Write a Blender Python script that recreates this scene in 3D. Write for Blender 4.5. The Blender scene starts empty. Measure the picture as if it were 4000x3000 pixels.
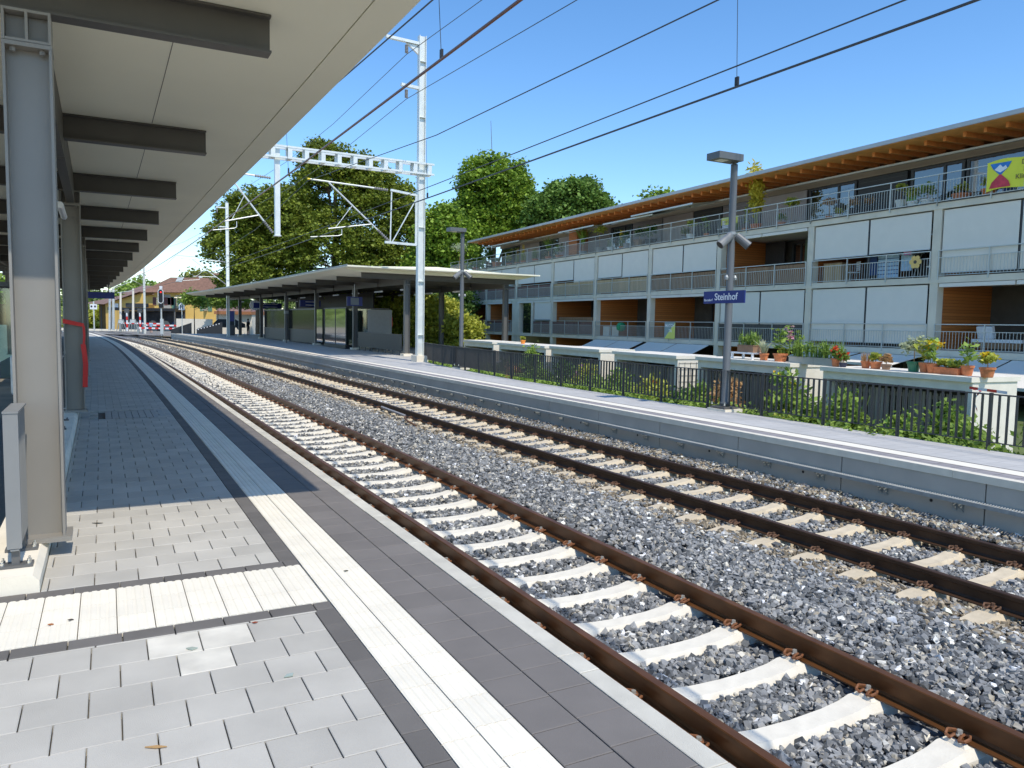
import bpy, math, random
import numpy as np
from mathutils import Matrix, Vector

R_ = math.radians
scene = bpy.context.scene
COL = scene.collection
random.seed(7)
rng = np.random.default_rng(11)

# ------------------------------------------------------------------ camera
CAM_H = 1.791
PITCH, ROLL = R_(4.5175), R_(1.0086)
cd = bpy.data.cameras.new("camera")
cam = bpy.data.objects.new("camera", cd)
COL.objects.link(cam)
scene.camera = cam
cd.sensor_width = 36.0
cd.lens = 26.93
cd.clip_start = 0.05
cd.clip_end = 4000
_f = Vector((0, math.cos(PITCH), -math.sin(PITCH)))
_u = Vector((0, math.sin(PITCH), math.cos(PITCH)))
_r = Vector((1, 0, 0))
_r2 = math.cos(ROLL) * _r + math.sin(ROLL) * _u
_u2 = -math.sin(ROLL) * _r + math.cos(ROLL) * _u
cam.matrix_world = Matrix(((_r2.x, _u2.x, -_f.x, 0), (_r2.y, _u2.y, -_f.y, 0), (_r2.z, _u2.z, -_f.z, CAM_H), (0, 0, 0, 1)))

# ------------------------------------------------------------------ sky, sun, exposure
SUN_AZ = math.atan2(0.545, -0.839)      # clockwise from +Y
SUN_EL = R_(57.0)
world = bpy.data.worlds.new("World")
scene.world = world
world.use_nodes = True
wn = world.node_tree
bg = wn.nodes["Background"]
sky = wn.nodes.new("ShaderNodeTexSky")
sky.sky_type = 'NISHITA'
sky.sun_disc = False
sky.sun_elevation = SUN_EL
sky.sun_rotation = SUN_AZ
sky.altitude = 500
sky.air_density = 1.0
sky.dust_density = 0.2
sky.ozone_density = 3.0
hsv = wn.nodes.new("ShaderNodeHueSaturation")
hsv.inputs["Saturation"].default_value = 1.2
wn.links.new(sky.outputs[0], hsv.inputs["Color"])
wn.links.new(hsv.outputs[0], bg.inputs[0])
bg.inputs[1].default_value = 0.14

sd = bpy.data.lights.new("sun", 'SUN')
sun = bpy.data.objects.new("sun", sd)
COL.objects.link(sun)
sd.energy = 2.35
sd.angle = R_(0.55)
sd.color = (1.0, 0.935, 0.83)
_sv = Vector((math.sin(SUN_AZ) * math.cos(SUN_EL), math.cos(SUN_AZ) * math.cos(SUN_EL), math.sin(SUN_EL)))
sun.rotation_euler = _sv.to_track_quat('Z', 'Y').to_euler()
sun.location = (30, -40, 60)

scene.view_settings.view_transform = 'Standard'
scene.view_settings.look = 'None'
scene.view_settings.gamma = 1.0
scene.view_settings.exposure = 0.68
scene.render.engine = 'CYCLES'
scene.cycles.max_bounces = 7
scene.cycles.transparent_max_bounces = 12
scene.cycles.use_denoising = True

# ------------------------------------------------------------------ track frame: s along the near rail, o to its right, z from platform top
_S = np.arange(-60, 260, 0.25)
_x = np.clip(_S, -4, 92) / 50.0
_kap = (0.222 - 0.7524 * _x + 0.9146 * _x ** 2 - 0.2938 * _x ** 3) / 100.0
_th = np.concatenate([[0], np.cumsum((_kap[1:] + _kap[:-1]) / 2 * 0.25)])
_th += 0.4748 - np.interp(0, _S, _th)
_X = np.concatenate([[0], np.cumsum(-(np.sin(_th[1:]) + np.sin(_th[:-1])) / 2 * 0.25)])
_Y = np.concatenate([[0], np.cumsum((np.cos(_th[1:]) + np.cos(_th[:-1])) / 2 * 0.25)])
_X += 3.5742 - np.interp(0, _S, _X)
_Y -= np.interp(0, _S, _Y)


def TH(s):
    return float(np.interp(s, _S, _th))


def T(s, o, z=0.0):
    t = np.interp(s, _S, _th)
    return Vector((float(np.interp(s, _S, _X) + o * np.cos(t)), float(np.interp(s, _S, _Y) + o * np.sin(t)), float(z)))


def TN(s, o, z):
    s = np.asarray(s, float); o = np.asarray(o, float); z = np.asarray(z, float)
    t = np.interp(s, _S, _th)
    return np.stack([np.interp(s, _S, _X) + o * np.cos(t), np.interp(s, _S, _Y) + o * np.sin(t), np.broadcast_to(z, s.shape)], -1)


def at(u, v, Y):
    """world point that lies Y metres ahead, where a survey sight (u, v of the 4000 x 3000 photo) meets that distance"""
    d = _r2 * ((u - 2000) / 2992.3) - _u2 * ((v - 1500) / 2992.3) + _f
    k = Y / d.y
    return Vector((d.x * k, Y, CAM_H + d.z * k))


FTH = R_(25.2)            # yaw of the apartment house, the fence and the garden huts
F_T = Vector((-math.sin(FTH), math.cos(FTH), 0))
F_N = Vector((math.cos(FTH), math.sin(FTH), 0))


def F(u, d, z=0.0):
    return F_T * u + F_N * d + Vector((0, 0, z))


# ------------------------------------------------------------------ materials
MATS = {}


def C_(c, k=1.27):
    """surface colours brightened and warmed: a white balance against blue skylight put into them"""
    return tuple(min(.86, x * k * w) for x, w in zip(c[:3], (1.06, 1.0, .90)))


def mat(name, color, rough=0.7, metal=0.0, var=0.12, scale=6.0, bump=0.0, bscale=60.0, island=0.0, spec=None, detail=4.0):
    if name in MATS:
        return MATS[name]
    color = C_(color)
    m = bpy.data.materials.new(name)
    m.use_nodes = True
    nt = m.node_tree
    b = nt.nodes["Principled BSDF"]
    b.inputs["Roughness"].default_value = rough
    b.inputs["Metallic"].default_value = metal
    if spec is not None:
        b.inputs["Specular IOR Level"].default_value = spec
    tc = nt.nodes.new("ShaderNodeTexCoord")
    col = None
    if var > 0:
        n = nt.nodes.new("ShaderNodeTexNoise")
        n.inputs["Scale"].default_value = scale
        n.inputs["Detail"].default_value = detail
        nt.links.new(tc.outputs["Object"], n.inputs["Vector"])
        r = nt.nodes.new("ShaderNodeValToRGB")
        r.color_ramp.elements[0].position = 0.3
        r.color_ramp.elements[1].position = 0.7
        r.color_ramp.elements[0].color = tuple(max(0, c * (1 - var)) for c in color) + (1,)
        r.color_ramp.elements[1].color = tuple(min(1, c * (1 + var)) for c in color) + (1,)
        nt.links.new(n.outputs["Fac"], r.inputs["Fac"])
        col = r.outputs["Color"]
    if island > 0:
        g = nt.nodes.new("ShaderNodeNewGeometry")
        mr = nt.nodes.new("ShaderNodeMapRange")
        mr.inputs["To Min"].default_value = 1 - island
        mr.inputs["To Max"].default_value = 1 + island
        nt.links.new(g.outputs["Random Per Island"], mr.inputs["Value"])
        hs = nt.nodes.new("ShaderNodeHueSaturation")
        if col is not None:
            nt.links.new(col, hs.inputs["Color"])
        else:
            hs.inputs["Color"].default_value = tuple(color) + (1,)
        nt.links.new(mr.outputs["Result"], hs.inputs["Value"])
        col = hs.outputs["Color"]
    if col is not None:
        nt.links.new(col, b.inputs["Base Color"])
    else:
        b.inputs["Base Color"].default_value = tuple(color) + (1,)
    if bump > 0:
        n2 = nt.nodes.new("ShaderNodeTexNoise")
        n2.inputs["Scale"].default_value = bscale
        n2.inputs["Detail"].default_value = 3
        nt.links.new(tc.outputs["Object"], n2.inputs["Vector"])
        bm_ = nt.nodes.new("ShaderNodeBump")
        bm_.inputs["Strength"].default_value = bump
        bm_.inputs["Distance"].default_value = 0.01
        nt.links.new(n2.outputs["Fac"], bm_.inputs["Height"])
        nt.links.new(bm_.outputs["Normal"], b.inputs["Normal"])
    MATS[name] = m
    return m


def leaf_mat(name, c_dark, c_light, trans=0.35, rough=0.55):
    if name in MATS:
        return MATS[name]
    m = bpy.data.materials.new(name)
    m.use_nodes = True
    nt = m.node_tree
    b = nt.nodes["Principled BSDF"]
    out = nt.nodes["Material Output"]
    g = nt.nodes.new("ShaderNodeNewGeometry")
    tc = nt.nodes.new("ShaderNodeTexCoord")
    n = nt.nodes.new("ShaderNodeTexNoise")
    n.inputs["Scale"].default_value = 0.55
    n.inputs["Detail"].default_value = 3
    nt.links.new(tc.outputs["Object"], n.inputs["Vector"])
    ad = nt.nodes.new("ShaderNodeMath"); ad.operation = 'MULTIPLY_ADD'
    ad.inputs[1].default_value = 0.55; ad.inputs[2].default_value = -0.05
    nt.links.new(g.outputs["Random Per Island"], ad.inputs[0])
    ad2 = nt.nodes.new("ShaderNodeMath"); ad2.operation = 'MULTIPLY_ADD'
    ad2.inputs[1].default_value = 0.8
    nt.links.new(n.outputs["Fac"], ad2.inputs[0]); nt.links.new(ad.outputs[0], ad2.inputs[2])
    r = nt.nodes.new("ShaderNodeValToRGB")
    r.color_ramp.elements[0].position = 0.2; r.color_ramp.elements[1].position = 0.95
    r.color_ramp.elements[0].color = C_(c_dark, 1.7) + (1,)
    r.color_ramp.elements[1].color = C_(c_light, 1.95) + (1,)
    nt.links.new(ad2.outputs[0], r.inputs["Fac"])
    nt.links.new(r.outputs["Color"], b.inputs["Base Color"])
    b.inputs["Roughness"].default_value = rough
    b.inputs["Specular IOR Level"].default_value = 0.25
    tr = nt.nodes.new("ShaderNodeBsdfTranslucent")
    nt.links.new(r.outputs["Color"], tr.inputs["Color"])
    mx = nt.nodes.new("ShaderNodeMixShader")
    mx.inputs[0].default_value = trans
    nt.links.new(b.outputs[0], mx.inputs[1]); nt.links.new(tr.outputs[0], mx.inputs[2])
    nt.links.new(mx.outputs[0], out.inputs["Surface"])
    MATS[name] = m
    return m


def stone_mat(name, stops, rough=0.85):
    m = bpy.data.materials.new(name)
    m.use_nodes = True
    nt = m.node_tree
    b = nt.nodes["Principled BSDF"]
    b.inputs["Roughness"].default_value = rough
    b.inputs["Specular IOR Level"].default_value = 0.3
    g = nt.nodes.new("ShaderNodeNewGeometry")
    r = nt.nodes.new("ShaderNodeValToRGB")
    while len(r.color_ramp.elements) < len(stops):
        r.color_ramp.elements.new(0.5)
    for e, (p, c) in zip(r.color_ramp.elements, stops):
        e.position = p; e.color = C_(c, 1.5) + (1,)
    nt.links.new(g.outputs["Random Per Island"], r.inputs["Fac"])
    tc = nt.nodes.new("ShaderNodeTexCoord")
    n = nt.nodes.new("ShaderNodeTexNoise")
    n.inputs["Scale"].default_value = 45; n.inputs["Detail"].default_value = 4
    nt.links.new(tc.outputs["Object"], n.inputs["Vector"])
    mr = nt.nodes.new("ShaderNodeMapRange"); mr.inputs["To Min"].default_value = 0.7; mr.inputs["To Max"].default_value = 1.3
    nt.links.new(n.outputs["Fac"], mr.inputs["Value"])
    hs = nt.nodes.new("ShaderNodeHueSaturation")
    nt.links.new(r.outputs["Color"], hs.inputs["Color"]); nt.links.new(mr.outputs["Result"], hs.inputs["Value"])
    nt.links.new(hs.outputs["Color"], b.inputs["Base Color"])
    MATS[name] = m
    return m


def glass_mat(name, tint=(0.75, 0.9, 0.85), alpha=0.35, rough=0.05):
    m = bpy.data.materials.new(name)
    m.use_nodes = True
    nt = m.node_tree
    out = nt.nodes["Material Output"]
    nt.nodes.remove(nt.nodes["Principled BSDF"])
    gl = nt.nodes.new("ShaderNodeBsdfGlossy"); gl.inputs["Roughness"].default_value = rough
    tr = nt.nodes.new("ShaderNodeBsdfTransparent"); tr.inputs["Color"].default_value = tuple(tint) + (1,)
    fr = nt.nodes.new("ShaderNodeFresnel"); fr.inputs["IOR"].default_value = 1.5
    ma = nt.nodes.new("ShaderNodeMath"); ma.operation = 'MULTIPLY_ADD'
    ma.inputs[1].default_value = 1.4; ma.inputs[2].default_value = alpha
    nt.links.new(fr.outputs[0], ma.inputs[0])
    mx = nt.nodes.new("ShaderNodeMixShader")
    nt.links.new(ma.outputs[0], mx.inputs[0])
    nt.links.new(tr.outputs[0], mx.inputs[1]); nt.links.new(gl.outputs[0], mx.inputs[2])
    nt.links.new(mx.outputs[0], out.inputs["Surface"])
    MATS[name] = m
    return m


def wood_mat(name, c1, c2, pitch=0.11, vertical=False, rough=0.7):
    c1, c2 = C_(c1), C_(c2)
    m = bpy.data.materials.new(name)
    m.use_nodes = True
    nt = m.node_tree
    b = nt.nodes["Principled BSDF"]; b.inputs["Roughness"].default_value = rough
    tc = nt.nodes.new("ShaderNodeTexCoord")
    sp = nt.nodes.new("ShaderNodeSeparateXYZ")
    nt.links.new(tc.outputs["Object"], sp.inputs[0])
    mu = nt.nodes.new("ShaderNodeMath"); mu.operation = 'DIVIDE'; mu.inputs[1].default_value = pitch
    nt.links.new(sp.outputs["Y" if vertical else "Z"], mu.inputs[0])
    fl = nt.nodes.new("ShaderNodeMath"); fl.operation = 'FLOOR'; nt.links.new(mu.outputs[0], fl.inputs[0])
    fr = nt.nodes.new("ShaderNodeMath"); fr.operation = 'FRACT'; nt.links.new(mu.outputs[0], fr.inputs[0])
    wn_ = nt.nodes.new("ShaderNodeTexWhiteNoise"); wn_.noise_dimensions = '1D'
    nt.links.new(fl.outputs[0], wn_.inputs["W"])
    n = nt.nodes.new("ShaderNodeTexNoise"); n.inputs["Scale"].default_value = 5; n.inputs["Detail"].default_value = 6
    mp = nt.nodes.new("ShaderNodeMapping")
    mp.inputs["Scale"].default_value = (6, 6, 0.6) if vertical else (0.8, 0.8, 12)
    nt.links.new(tc.outputs["Object"], mp.inputs[0]); nt.links.new(mp.outputs[0], n.inputs["Vector"])
    ad = nt.nodes.new("ShaderNodeMath"); ad.operation = 'ADD'
    nt.links.new(wn_.outputs["Value"], ad.inputs[0]); nt.links.new(n.outputs["Fac"], ad.inputs[1])
    h = nt.nodes.new("ShaderNodeMath"); h.operation = 'MULTIPLY'; h.inputs[1].default_value = 0.55
    nt.links.new(ad.outputs[0], h.inputs[0])
    r = nt.nodes.new("ShaderNodeValToRGB")
    r.color_ramp.elements[0].color = tuple(c1) + (1,); r.color_ramp.elements[1].color = tuple(c2) + (1,)
    nt.links.new(h.outputs[0], r.inputs["Fac"])
    gap = nt.nodes.new("ShaderNodeMath"); gap.operation = 'GREATER_THAN'; gap.inputs[1].default_value = 0.07
    nt.links.new(fr.outputs[0], gap.inputs[0])
    mx = nt.nodes.new("ShaderNodeMix"); mx.data_type = 'RGBA'
    mx.inputs["A"].default_value = (c1[0] * .25, c1[1] * .25, c1[2] * .25, 1)
    nt.links.new(gap.outputs[0], mx.inputs["Factor"]); nt.links.new(r.outputs["Color"], mx.inputs["B"])
    nt.links.new(mx.outputs["Result"], b.inputs["Base Color"])
    MATS[name] = m
    return m


# ------------------------------------------------------------------ mesh building
class MB:
    def __init__(self):
        self.v = []; self.f = []

    def add(self, verts, faces):
        k = len(self.v)
        self.v.extend(tuple(p) for p in verts)
        self.f.extend(tuple(i + k for i in f) for f in faces)
        return self

    def box(self, x0, x1, y0, y1, z0, z1):
        return self.add([(x0, y0, z0), (x1, y0, z0), (x1, y1, z0), (x0, y1, z0), (x0, y0, z1), (x1, y0, z1), (x1, y1, z1), (x0, y1, z1)],
                        [(0, 3, 2, 1), (4, 5, 6, 7), (0, 1, 5, 4), (1, 2, 6, 5), (2, 3, 7, 6), (3, 0, 4, 7)])

    def obox(self, c, ax, ay, az, lx, ly, lz):
        c = Vector(c); ax = Vector(ax) * lx / 2; ay = Vector(ay) * ly / 2; az = Vector(az) * lz / 2
        p = [c - ax - ay - az, c + ax - ay - az, c + ax + ay - az, c - ax + ay - az, c - ax - ay + az, c + ax - ay + az, c + ax + ay + az, c - ax + ay + az]
        return self.add(p, [(0, 3, 2, 1), (4, 5, 6, 7), (0, 1, 5, 4), (1, 2, 6, 5), (2, 3, 7, 6), (3, 0, 4, 7)])

    def beam(self, a, b, w, h=None, up=(0, 0, 1)):
        a = Vector(a); b = Vector(b); d = (b - a); L = d.length
        if L < 1e-6: return self
        d /= L; up = Vector(up)
        if abs(d.dot(up)) > 0.98: up = Vector((1, 0, 0))
        x = d.cross(up).normalized(); y = x.cross(d).normalized()
        return self.obox((a + b) / 2, x, d, y, w, L, h or w)

    def tube(self, a, b, r, n=8, r2=None, caps=True):
        a = Vector(a); b = Vector(b); d = (b - a)
        if d.length < 1e-6: return self
        d.normalize(); r2 = r if r2 is None else r2
        up = Vector((0, 0, 1)) if abs(d.z) < 0.95 else Vector((1, 0, 0))
        x = d.cross(up).normalized(); y = x.cross(d)
        vs = []
        for P_, rr in ((a, r), (b, r2)):
            for i in range(n):
                t = 2 * math.pi * i / n
                vs.append(P_ + x * math.cos(t) * rr + y * math.sin(t) * rr)
        fs = [(i, (i + 1) % n, n + (i + 1) % n, n + i) for i in range(n)]
        if caps: fs += [tuple(range(n))[::-1], tuple(range(n, 2 * n))]
        return self.add(vs, fs)

    def poly(self, pts, r, n=6):
        pts = [Vector(p) for p in pts]
        for a, b in zip(pts[:-1], pts[1:]): self.tube(a, b, r, n)
        return self

    def lathe(self, c, prof, n=16):
        c = Vector(c); vs = []; fs = []
        for r, z in prof:
            for i in range(n):
                t = 2 * math.pi * i / n
                vs.append((c.x + r * math.cos(t), c.y + r * math.sin(t), c.z + z))
        for j in range(len(prof) - 1):
            for i in range(n):
                fs.append((j * n + i, j * n + (i + 1) % n, (j + 1) * n + (i + 1) % n, (j + 1) * n + i))
        fs.append(tuple(range(n))[::-1]); fs.append(tuple((len(prof) - 1) * n + i for i in range(n)))
        return self.add(vs, fs)

    def prism(self, base, off):
        """closed polygon base (3-D points) extruded by off"""
        n = len(base); off = Vector(off)
        vs = [Vector(p) for p in base] + [Vector(p) + off for p in base]
        return self.add(vs, [tuple(range(n))[::-1], tuple(range(n, 2 * n))] + [(i, (i + 1) % n, n + (i + 1) % n, n + i) for i in range(n)])

    def quad(self, a, b, c, d):
        return self.add([a, b, c, d], [(0, 1, 2, 3)])

    def sweep(self, prof, ss, caps=True):
        """closed profile of (o, z) swept along the track through the stations ss"""
        n = len(prof); vs = []
        for s in ss:
            for o, z in prof: vs.append(T(s, o, z))
        fs = []
        for j in range(len(ss) - 1):
            for i in range(n):
                fs.append((j * n + i, j * n + (i + 1) % n, (j + 1) * n + (i + 1) % n, (j + 1) * n + i))
        if caps:
            fs += [tuple(range(n))[::-1], tuple((len(ss) - 1) * n + i for i in range(n))]
        return self.add(vs, fs)

    def build(self, name, m, parent=None, world=False, smooth=False):
        vs = self.v
        if world and parent is not None:
            inv = parent.matrix_basis.inverted()
            vs = [inv @ Vector(p) for p in vs]
        me = bpy.data.meshes.new(name)
        me.from_pydata([tuple(p) for p in vs], [], self.f)
        me.materials.append(m)
        if smooth:
            me.polygons.foreach_set("use_smooth", [True] * len(me.polygons))
        me.update()
        o = bpy.data.objects.new(name, me)
        COL.objects.link(o)
        if parent is not None: o.parent = parent
        return o


def mesh_np(name, V, Fc, mats, parent=None, midx=None, smooth=False):
    me = bpy.data.meshes.new(name)
    nf, k = Fc.shape
    me.vertices.add(len(V)); me.vertices.foreach_set("co", np.ascontiguousarray(V, np.float32).ravel())
    me.loops.add(nf * k); me.loops.foreach_set("vertex_index", np.ascontiguousarray(Fc, np.int32).ravel())
    me.polygons.add(nf)
    me.polygons.foreach_set("loop_start", np.arange(0, nf * k, k, dtype=np.int32))
    if midx is not None: me.polygons.foreach_set("material_index", np.ascontiguousarray(midx, np.int32))
    for m in (mats if isinstance(mats, (list, tuple)) else [mats]): me.materials.append(m)
    me.update(calc_edges=True)
    me.polygons.foreach_set("use_smooth", np.full(nf, bool(smooth)))
    o = bpy.data.objects.new(name, me)
    COL.objects.link(o)
    if parent is not None: o.parent = parent
    return o


def tag(o, label=None, cat=None, group=None, kind=None):
    if label: o["label"] = label
    if cat: o["category"] = cat
    if group: o["group"] = group
    if kind: o["kind"] = kind
    return o


def thing(name, label, cat, loc=(0, 0, 0), rz=0.0, group=None):
    o = bpy.data.objects.new(name, None)
    COL.objects.link(o)
    o.empty_display_size = 0.2
    o.location = loc; o.rotation_euler = (0, 0, rz)
    o.matrix_basis = Matrix.Translation(Vector(loc)) @ Matrix.Rotation(rz, 4, 'Z')
    return tag(o, label, cat, group)


def dup(root, loc=None, rz=None, label=None, group=None):
    def cp(o, parent):
        c = o.copy(); COL.objects.link(c)
        c.parent = parent
        for ch in list(o.children): cp(ch, c)
        return c
    r = cp(root, root.parent)
    if loc is not None: r.location = loc
    if rz is not None: r.rotation_euler = (0, 0, rz)
    if label: r["label"] = label
    if group: r["group"] = group
    return r


def structure(o):
    o["kind"] = "structure"; return o


def text_mesh(name, body, size, m, parent, loc, rot, depth=0.004, align='CENTER', bold=0.0):
    cu = bpy.data.curves.new(name, 'FONT')
    cu.body = body; cu.size = size; cu.extrude = depth; cu.align_x = align; cu.align_y = 'CENTER'; cu.offset = bold
    tmp = bpy.data.objects.new(name, cu)
    COL.objects.link(tmp)
    bpy.context.view_layer.update()
    me = bpy.data.meshes.new_from_object(tmp.evaluated_get(bpy.context.evaluated_depsgraph_get()))
    bpy.data.objects.remove(tmp)
    me.materials.clear(); me.materials.append(m)
    o = bpy.data.objects.new(name, me)
    COL.objects.link(o)
    o.parent = parent; o.location = loc; o.rotation_euler = rot
    return o


# ------------------------------------------------------------------ foliage
def leaves(name, centers, m, parent=None, n_leaf=30, spread=0.4, flat=0.6, size=0.1, seed=0, up=0.5, aspect=1.6, vary=0.4):
    """leaf-sized quads scattered round clump centres (coordinates local to parent)"""
    g = np.random.default_rng(seed)
    C = np.asarray(centers, float)
    n = len(C) * n_leaf
    P = np.repeat(C, n_leaf, 0)
    d = g.normal(size=(n, 3)) * spread * 0.55
    d[:, 2] *= flat
    P = P + d
    N = g.normal(size=(n, 3)); N[:, 2] = np.abs(N[:, 2]) + up
    N /= np.linalg.norm(N, axis=1)[:, None]
    A = np.cross(N, g.normal(size=(n, 3))); A /= np.linalg.norm(A, axis=1)[:, None]
    B = np.cross(N, A)
    s = size * (1 + vary * (g.random(n) * 2 - 1))
    a = A * (s * aspect / 2)[:, None]; b = B * (s / 2)[:, None]
    fold = N * (s * 0.18)[:, None]
    V = np.stack([P - a, P + b * 1.0 - fold * 0 + a * 0.1, P + a, P - b + a * 0.1], 1).reshape(-1, 3)
    Fc = np.arange(4 * n).reshape(-1, 4)
    return mesh_np(name, V, Fc, m, parent)


def crown_centers(lobes, n, seed=0, shell=0.72):
    g = np.random.default_rng(seed)
    w = np.array([(l[3] * l[4] * l[5]) ** 0.667 for l in lobes]); w /= w.sum()
    idx = g.choice(len(lobes), n, p=w)
    L = np.array(lobes)[idx]
    d = g.normal(size=(n, 3)); d /= np.linalg.norm(d, axis=1)[:, None]
    low = d[:, 2] < -0.3
    d[low, 2] *= -0.6
    r = shell + (1 - shell) * g.random(n) ** 0.7
    inner = g.random(n) < 0.16
    r[inner] = 0.35 + 0.4 * g.random(inner.sum())
    return L[:, :3] + d * L[:, 3:6] * r[:, None]


def blades(name, base, m, parent=None, n=60, h=0.4, lean=0.35, w=0.02, seed=0, r=0.1):
    g = np.random.default_rng(seed)
    B = np.asarray(base, float)
    idx = g.integers(0, len(B), n)
    P = B[idx] + np.c_[g.normal(size=(n, 2)) * r * 0.5, np.zeros(n)]
    az = g.random(n) * 2 * math.pi
    hh = h * (0.55 + 0.6 * g.random(n)); ln = lean * g.random(n) * hh
    D = np.c_[np.cos(az), np.sin(az), np.zeros(n)]
    Pp = np.c_[-np.sin(az), np.cos(az), np.zeros(n)] * (w / 2)
    mid = P + D * (ln * 0.35)[:, None] + np.c_[np.zeros((n, 2)), hh * 0.6]
    tip = P + D * ln[:, None] + np.c_[np.zeros((n, 2)), hh]
    V = np.stack([P - Pp, P + Pp, mid + Pp, mid - Pp, mid - Pp, mid + Pp, tip + Pp * .15, tip - Pp * .15], 1).reshape(-1, 3)
    k = np.arange(n)[:, None] * 8
    Fc = np.concatenate([k + np.array([[0, 1, 2, 3]]), k + np.array([[4, 5, 6, 7]])])
    return mesh_np(name, V, Fc, m, parent)


# common materials
M_STEEL = mat("dark grey steel", (0.085, 0.088, 0.092), 0.45, 0.0, 0.06, 3)
M_STEEL_L = mat("grey painted steel", (0.17, 0.18, 0.19), 0.5, 0.0, 0.05, 3, bump=.05, bscale=200)
M_GALV = mat("galvanised steel", (0.50, 0.54, 0.57), 0.42, 0.35, 0.10, 9)
M_GALV_D = mat("dull galvanised steel", (0.27, 0.30, 0.32), 0.5, 0.3, 0.15, 12)
M_CONC = mat("concrete", (0.40, 0.39, 0.36), 0.9, 0, 0.10, 3.0, bump=.15, bscale=40)
M_CONC_L = mat("pale concrete", (0.62, 0.59, 0.52), 0.9, 0, 0.08, 4.0, bump=.1, bscale=50)
M_CONC_W = mat("white concrete", (0.60, 0.585, 0.54), 0.85, 0, 0.05, 5.0)
M_WHITE = mat("white paint", (0.80, 0.80, 0.78), 0.6, 0, 0.03, 3)
M_BLACK = mat("near black", (0.012, 0.012, 0.014), 0.5, 0, 0)
M_BLUE = mat("deep blue enamel", (0.010, 0.022, 0.16), 0.4, 0, 0.03, 3)
M_TERRA = mat("terracotta", (0.47, 0.17, 0.075), 0.85, 0, 0.18, 14)
M_RED = mat("red paint", (0.55, 0.025, 0.02), 0.55, 0, 0.05)
M_CHROME = mat("bright steel", (0.7, 0.7, 0.7), 0.25, 1.0, 0)
L_MID = leaf_mat("green leaves", (0.05, 0.09, 0.02), (0.20, 0.29, 0.06))
L_DARK = leaf_mat("dark leaves", (0.018, 0.045, 0.012), (0.07, 0.13, 0.03))
L_YEL = leaf_mat("yellow green leaves", (0.12, 0.16, 0.025), (0.34, 0.36, 0.07))
L_OLIVE = leaf_mat("olive green leaves", (0.050, 0.070, 0.016), (0.19, 0.21, 0.045))
L_GREY = leaf_mat("silver green leaves", (0.14, 0.18, 0.12), (0.33, 0.36, 0.26))
L_DRY = leaf_mat("dry leaves", (0.16, 0.09, 0.045), (0.38, 0.26, 0.13))
L_RED = leaf_mat("red petals", (0.45, 0.02, 0.01), (0.75, 0.06, 0.03))
L_ORANGE = leaf_mat("orange petals", (0.7, 0.22, 0.01), (0.85, 0.45, 0.03))
L_WHITE = leaf_mat("white petals", (0.65, 0.65, 0.6), (0.85, 0.85, 0.8))
L_PINK = leaf_mat("pink petals", (0.5, 0.15, 0.25), (0.7, 0.3, 0.4))
# ================================================================== GROUND, TRACKS, PLATFORMS
RAIL_Z = -0.547
NEAR_C, FAR_C = 0.7175, 4.662            # track centre lines (o)
RAILS = (NEAR_C - 0.7535, NEAR_C + 0.7535, FAR_C - 0.7535, FAR_C + 0.7535)


def ss_range(a, b, st):
    n = max(1, int(round((b - a) / st)))
    return [a + (b - a) * i / n for i in range(n + 1)]


# terrain far and wide
M_EARTH = mat("dry earth", (0.16, 0.14, 0.10), 0.95, 0, 0.3, 0.4)
M_GRASS = mat("mown grass", (0.09, 0.12, 0.035), 0.95, 0, 0.35, 0.8, bump=.5, bscale=8)
g_ = MB(); g_.quad((-900, -300, -2.05), (900, -300, -2.05), (900, 1600, -2.05), (-900, 1600, -2.05))
structure(g_.build("ground", M_EARTH))
# garden soil between the far platform and the house
g_ = MB()
ga = [F(-14, 11.3, -0.75), F(110, 11.3, -0.75), F(110, 18, -1.0), F(-14, 18, -1.0), F(110, 60, -1.05), F(-14, 60, -1.05)]
g_.add(ga, [(0, 3, 2, 1), (3, 5, 4, 2)])
structure(g_.build("garden_ground", M_GRASS))


# ballast bed --------------------------------------------------------------
def hb(o):
    return np.interp(o, [-0.95, -0.5, -0.1, 0.2, 1.2, 1.55, 1.95, 2.25, 2.9, 3.3, 3.6, 4.1, 5.2, 5.6, 6.0, 6.46],
                     [-0.80, -0.795, -0.785, -0.79, -0.79, -0.775, -0.742, -0.685, -0.67, -0.71, -0.748, -0.79, -0.79, -0.75, -0.665, -0.64])


def gravel_sheet_mat():
    m = bpy.data.materials.new("ballast bed")
    m.use_nodes = True
    nt = m.node_tree; b = nt.nodes["Principled BSDF"]; b.inputs["Roughness"].default_value = 0.95
    tc = nt.nodes.new("ShaderNodeTexCoord")
    v = nt.nodes.new("ShaderNodeTexVoronoi"); v.inputs["Scale"].default_value = 17
    nt.links.new(tc.outputs["Object"], v.inputs["Vector"])
    r = nt.nodes.new("ShaderNodeValToRGB")
    cs = [(0.0, (.05, .052, .055)), (0.35, (.13, .135, .145)), (0.7, (.22, .225, .235)), (1.0, (.36, .355, .34))]
    while len(r.color_ramp.elements) < len(cs): r.color_ramp.elements.new(.5)
    for e, (p, c) in zip(r.color_ramp.elements, cs): e.position = p; e.color = c + (1,)
    sp = nt.nodes.new("ShaderNodeSeparateColor"); nt.links.new(v.outputs["Color"], sp.inputs[0])
    nt.links.new(sp.outputs[0], r.inputs["Fac"])
    nt.links.new(r.outputs["Color"], b.inputs["Base Color"])
    bm_ = nt.nodes.new("ShaderNodeBump"); bm_.inputs["Strength"].default_value = 0.9; bm_.inputs["Distance"].default_value = 0.03
    bm_.invert = True
    nt.links.new(v.outputs["Distance"], bm_.inputs["Height"]); nt.links.new(bm_.outputs["Normal"], b.inputs["Normal"])
    return m


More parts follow.
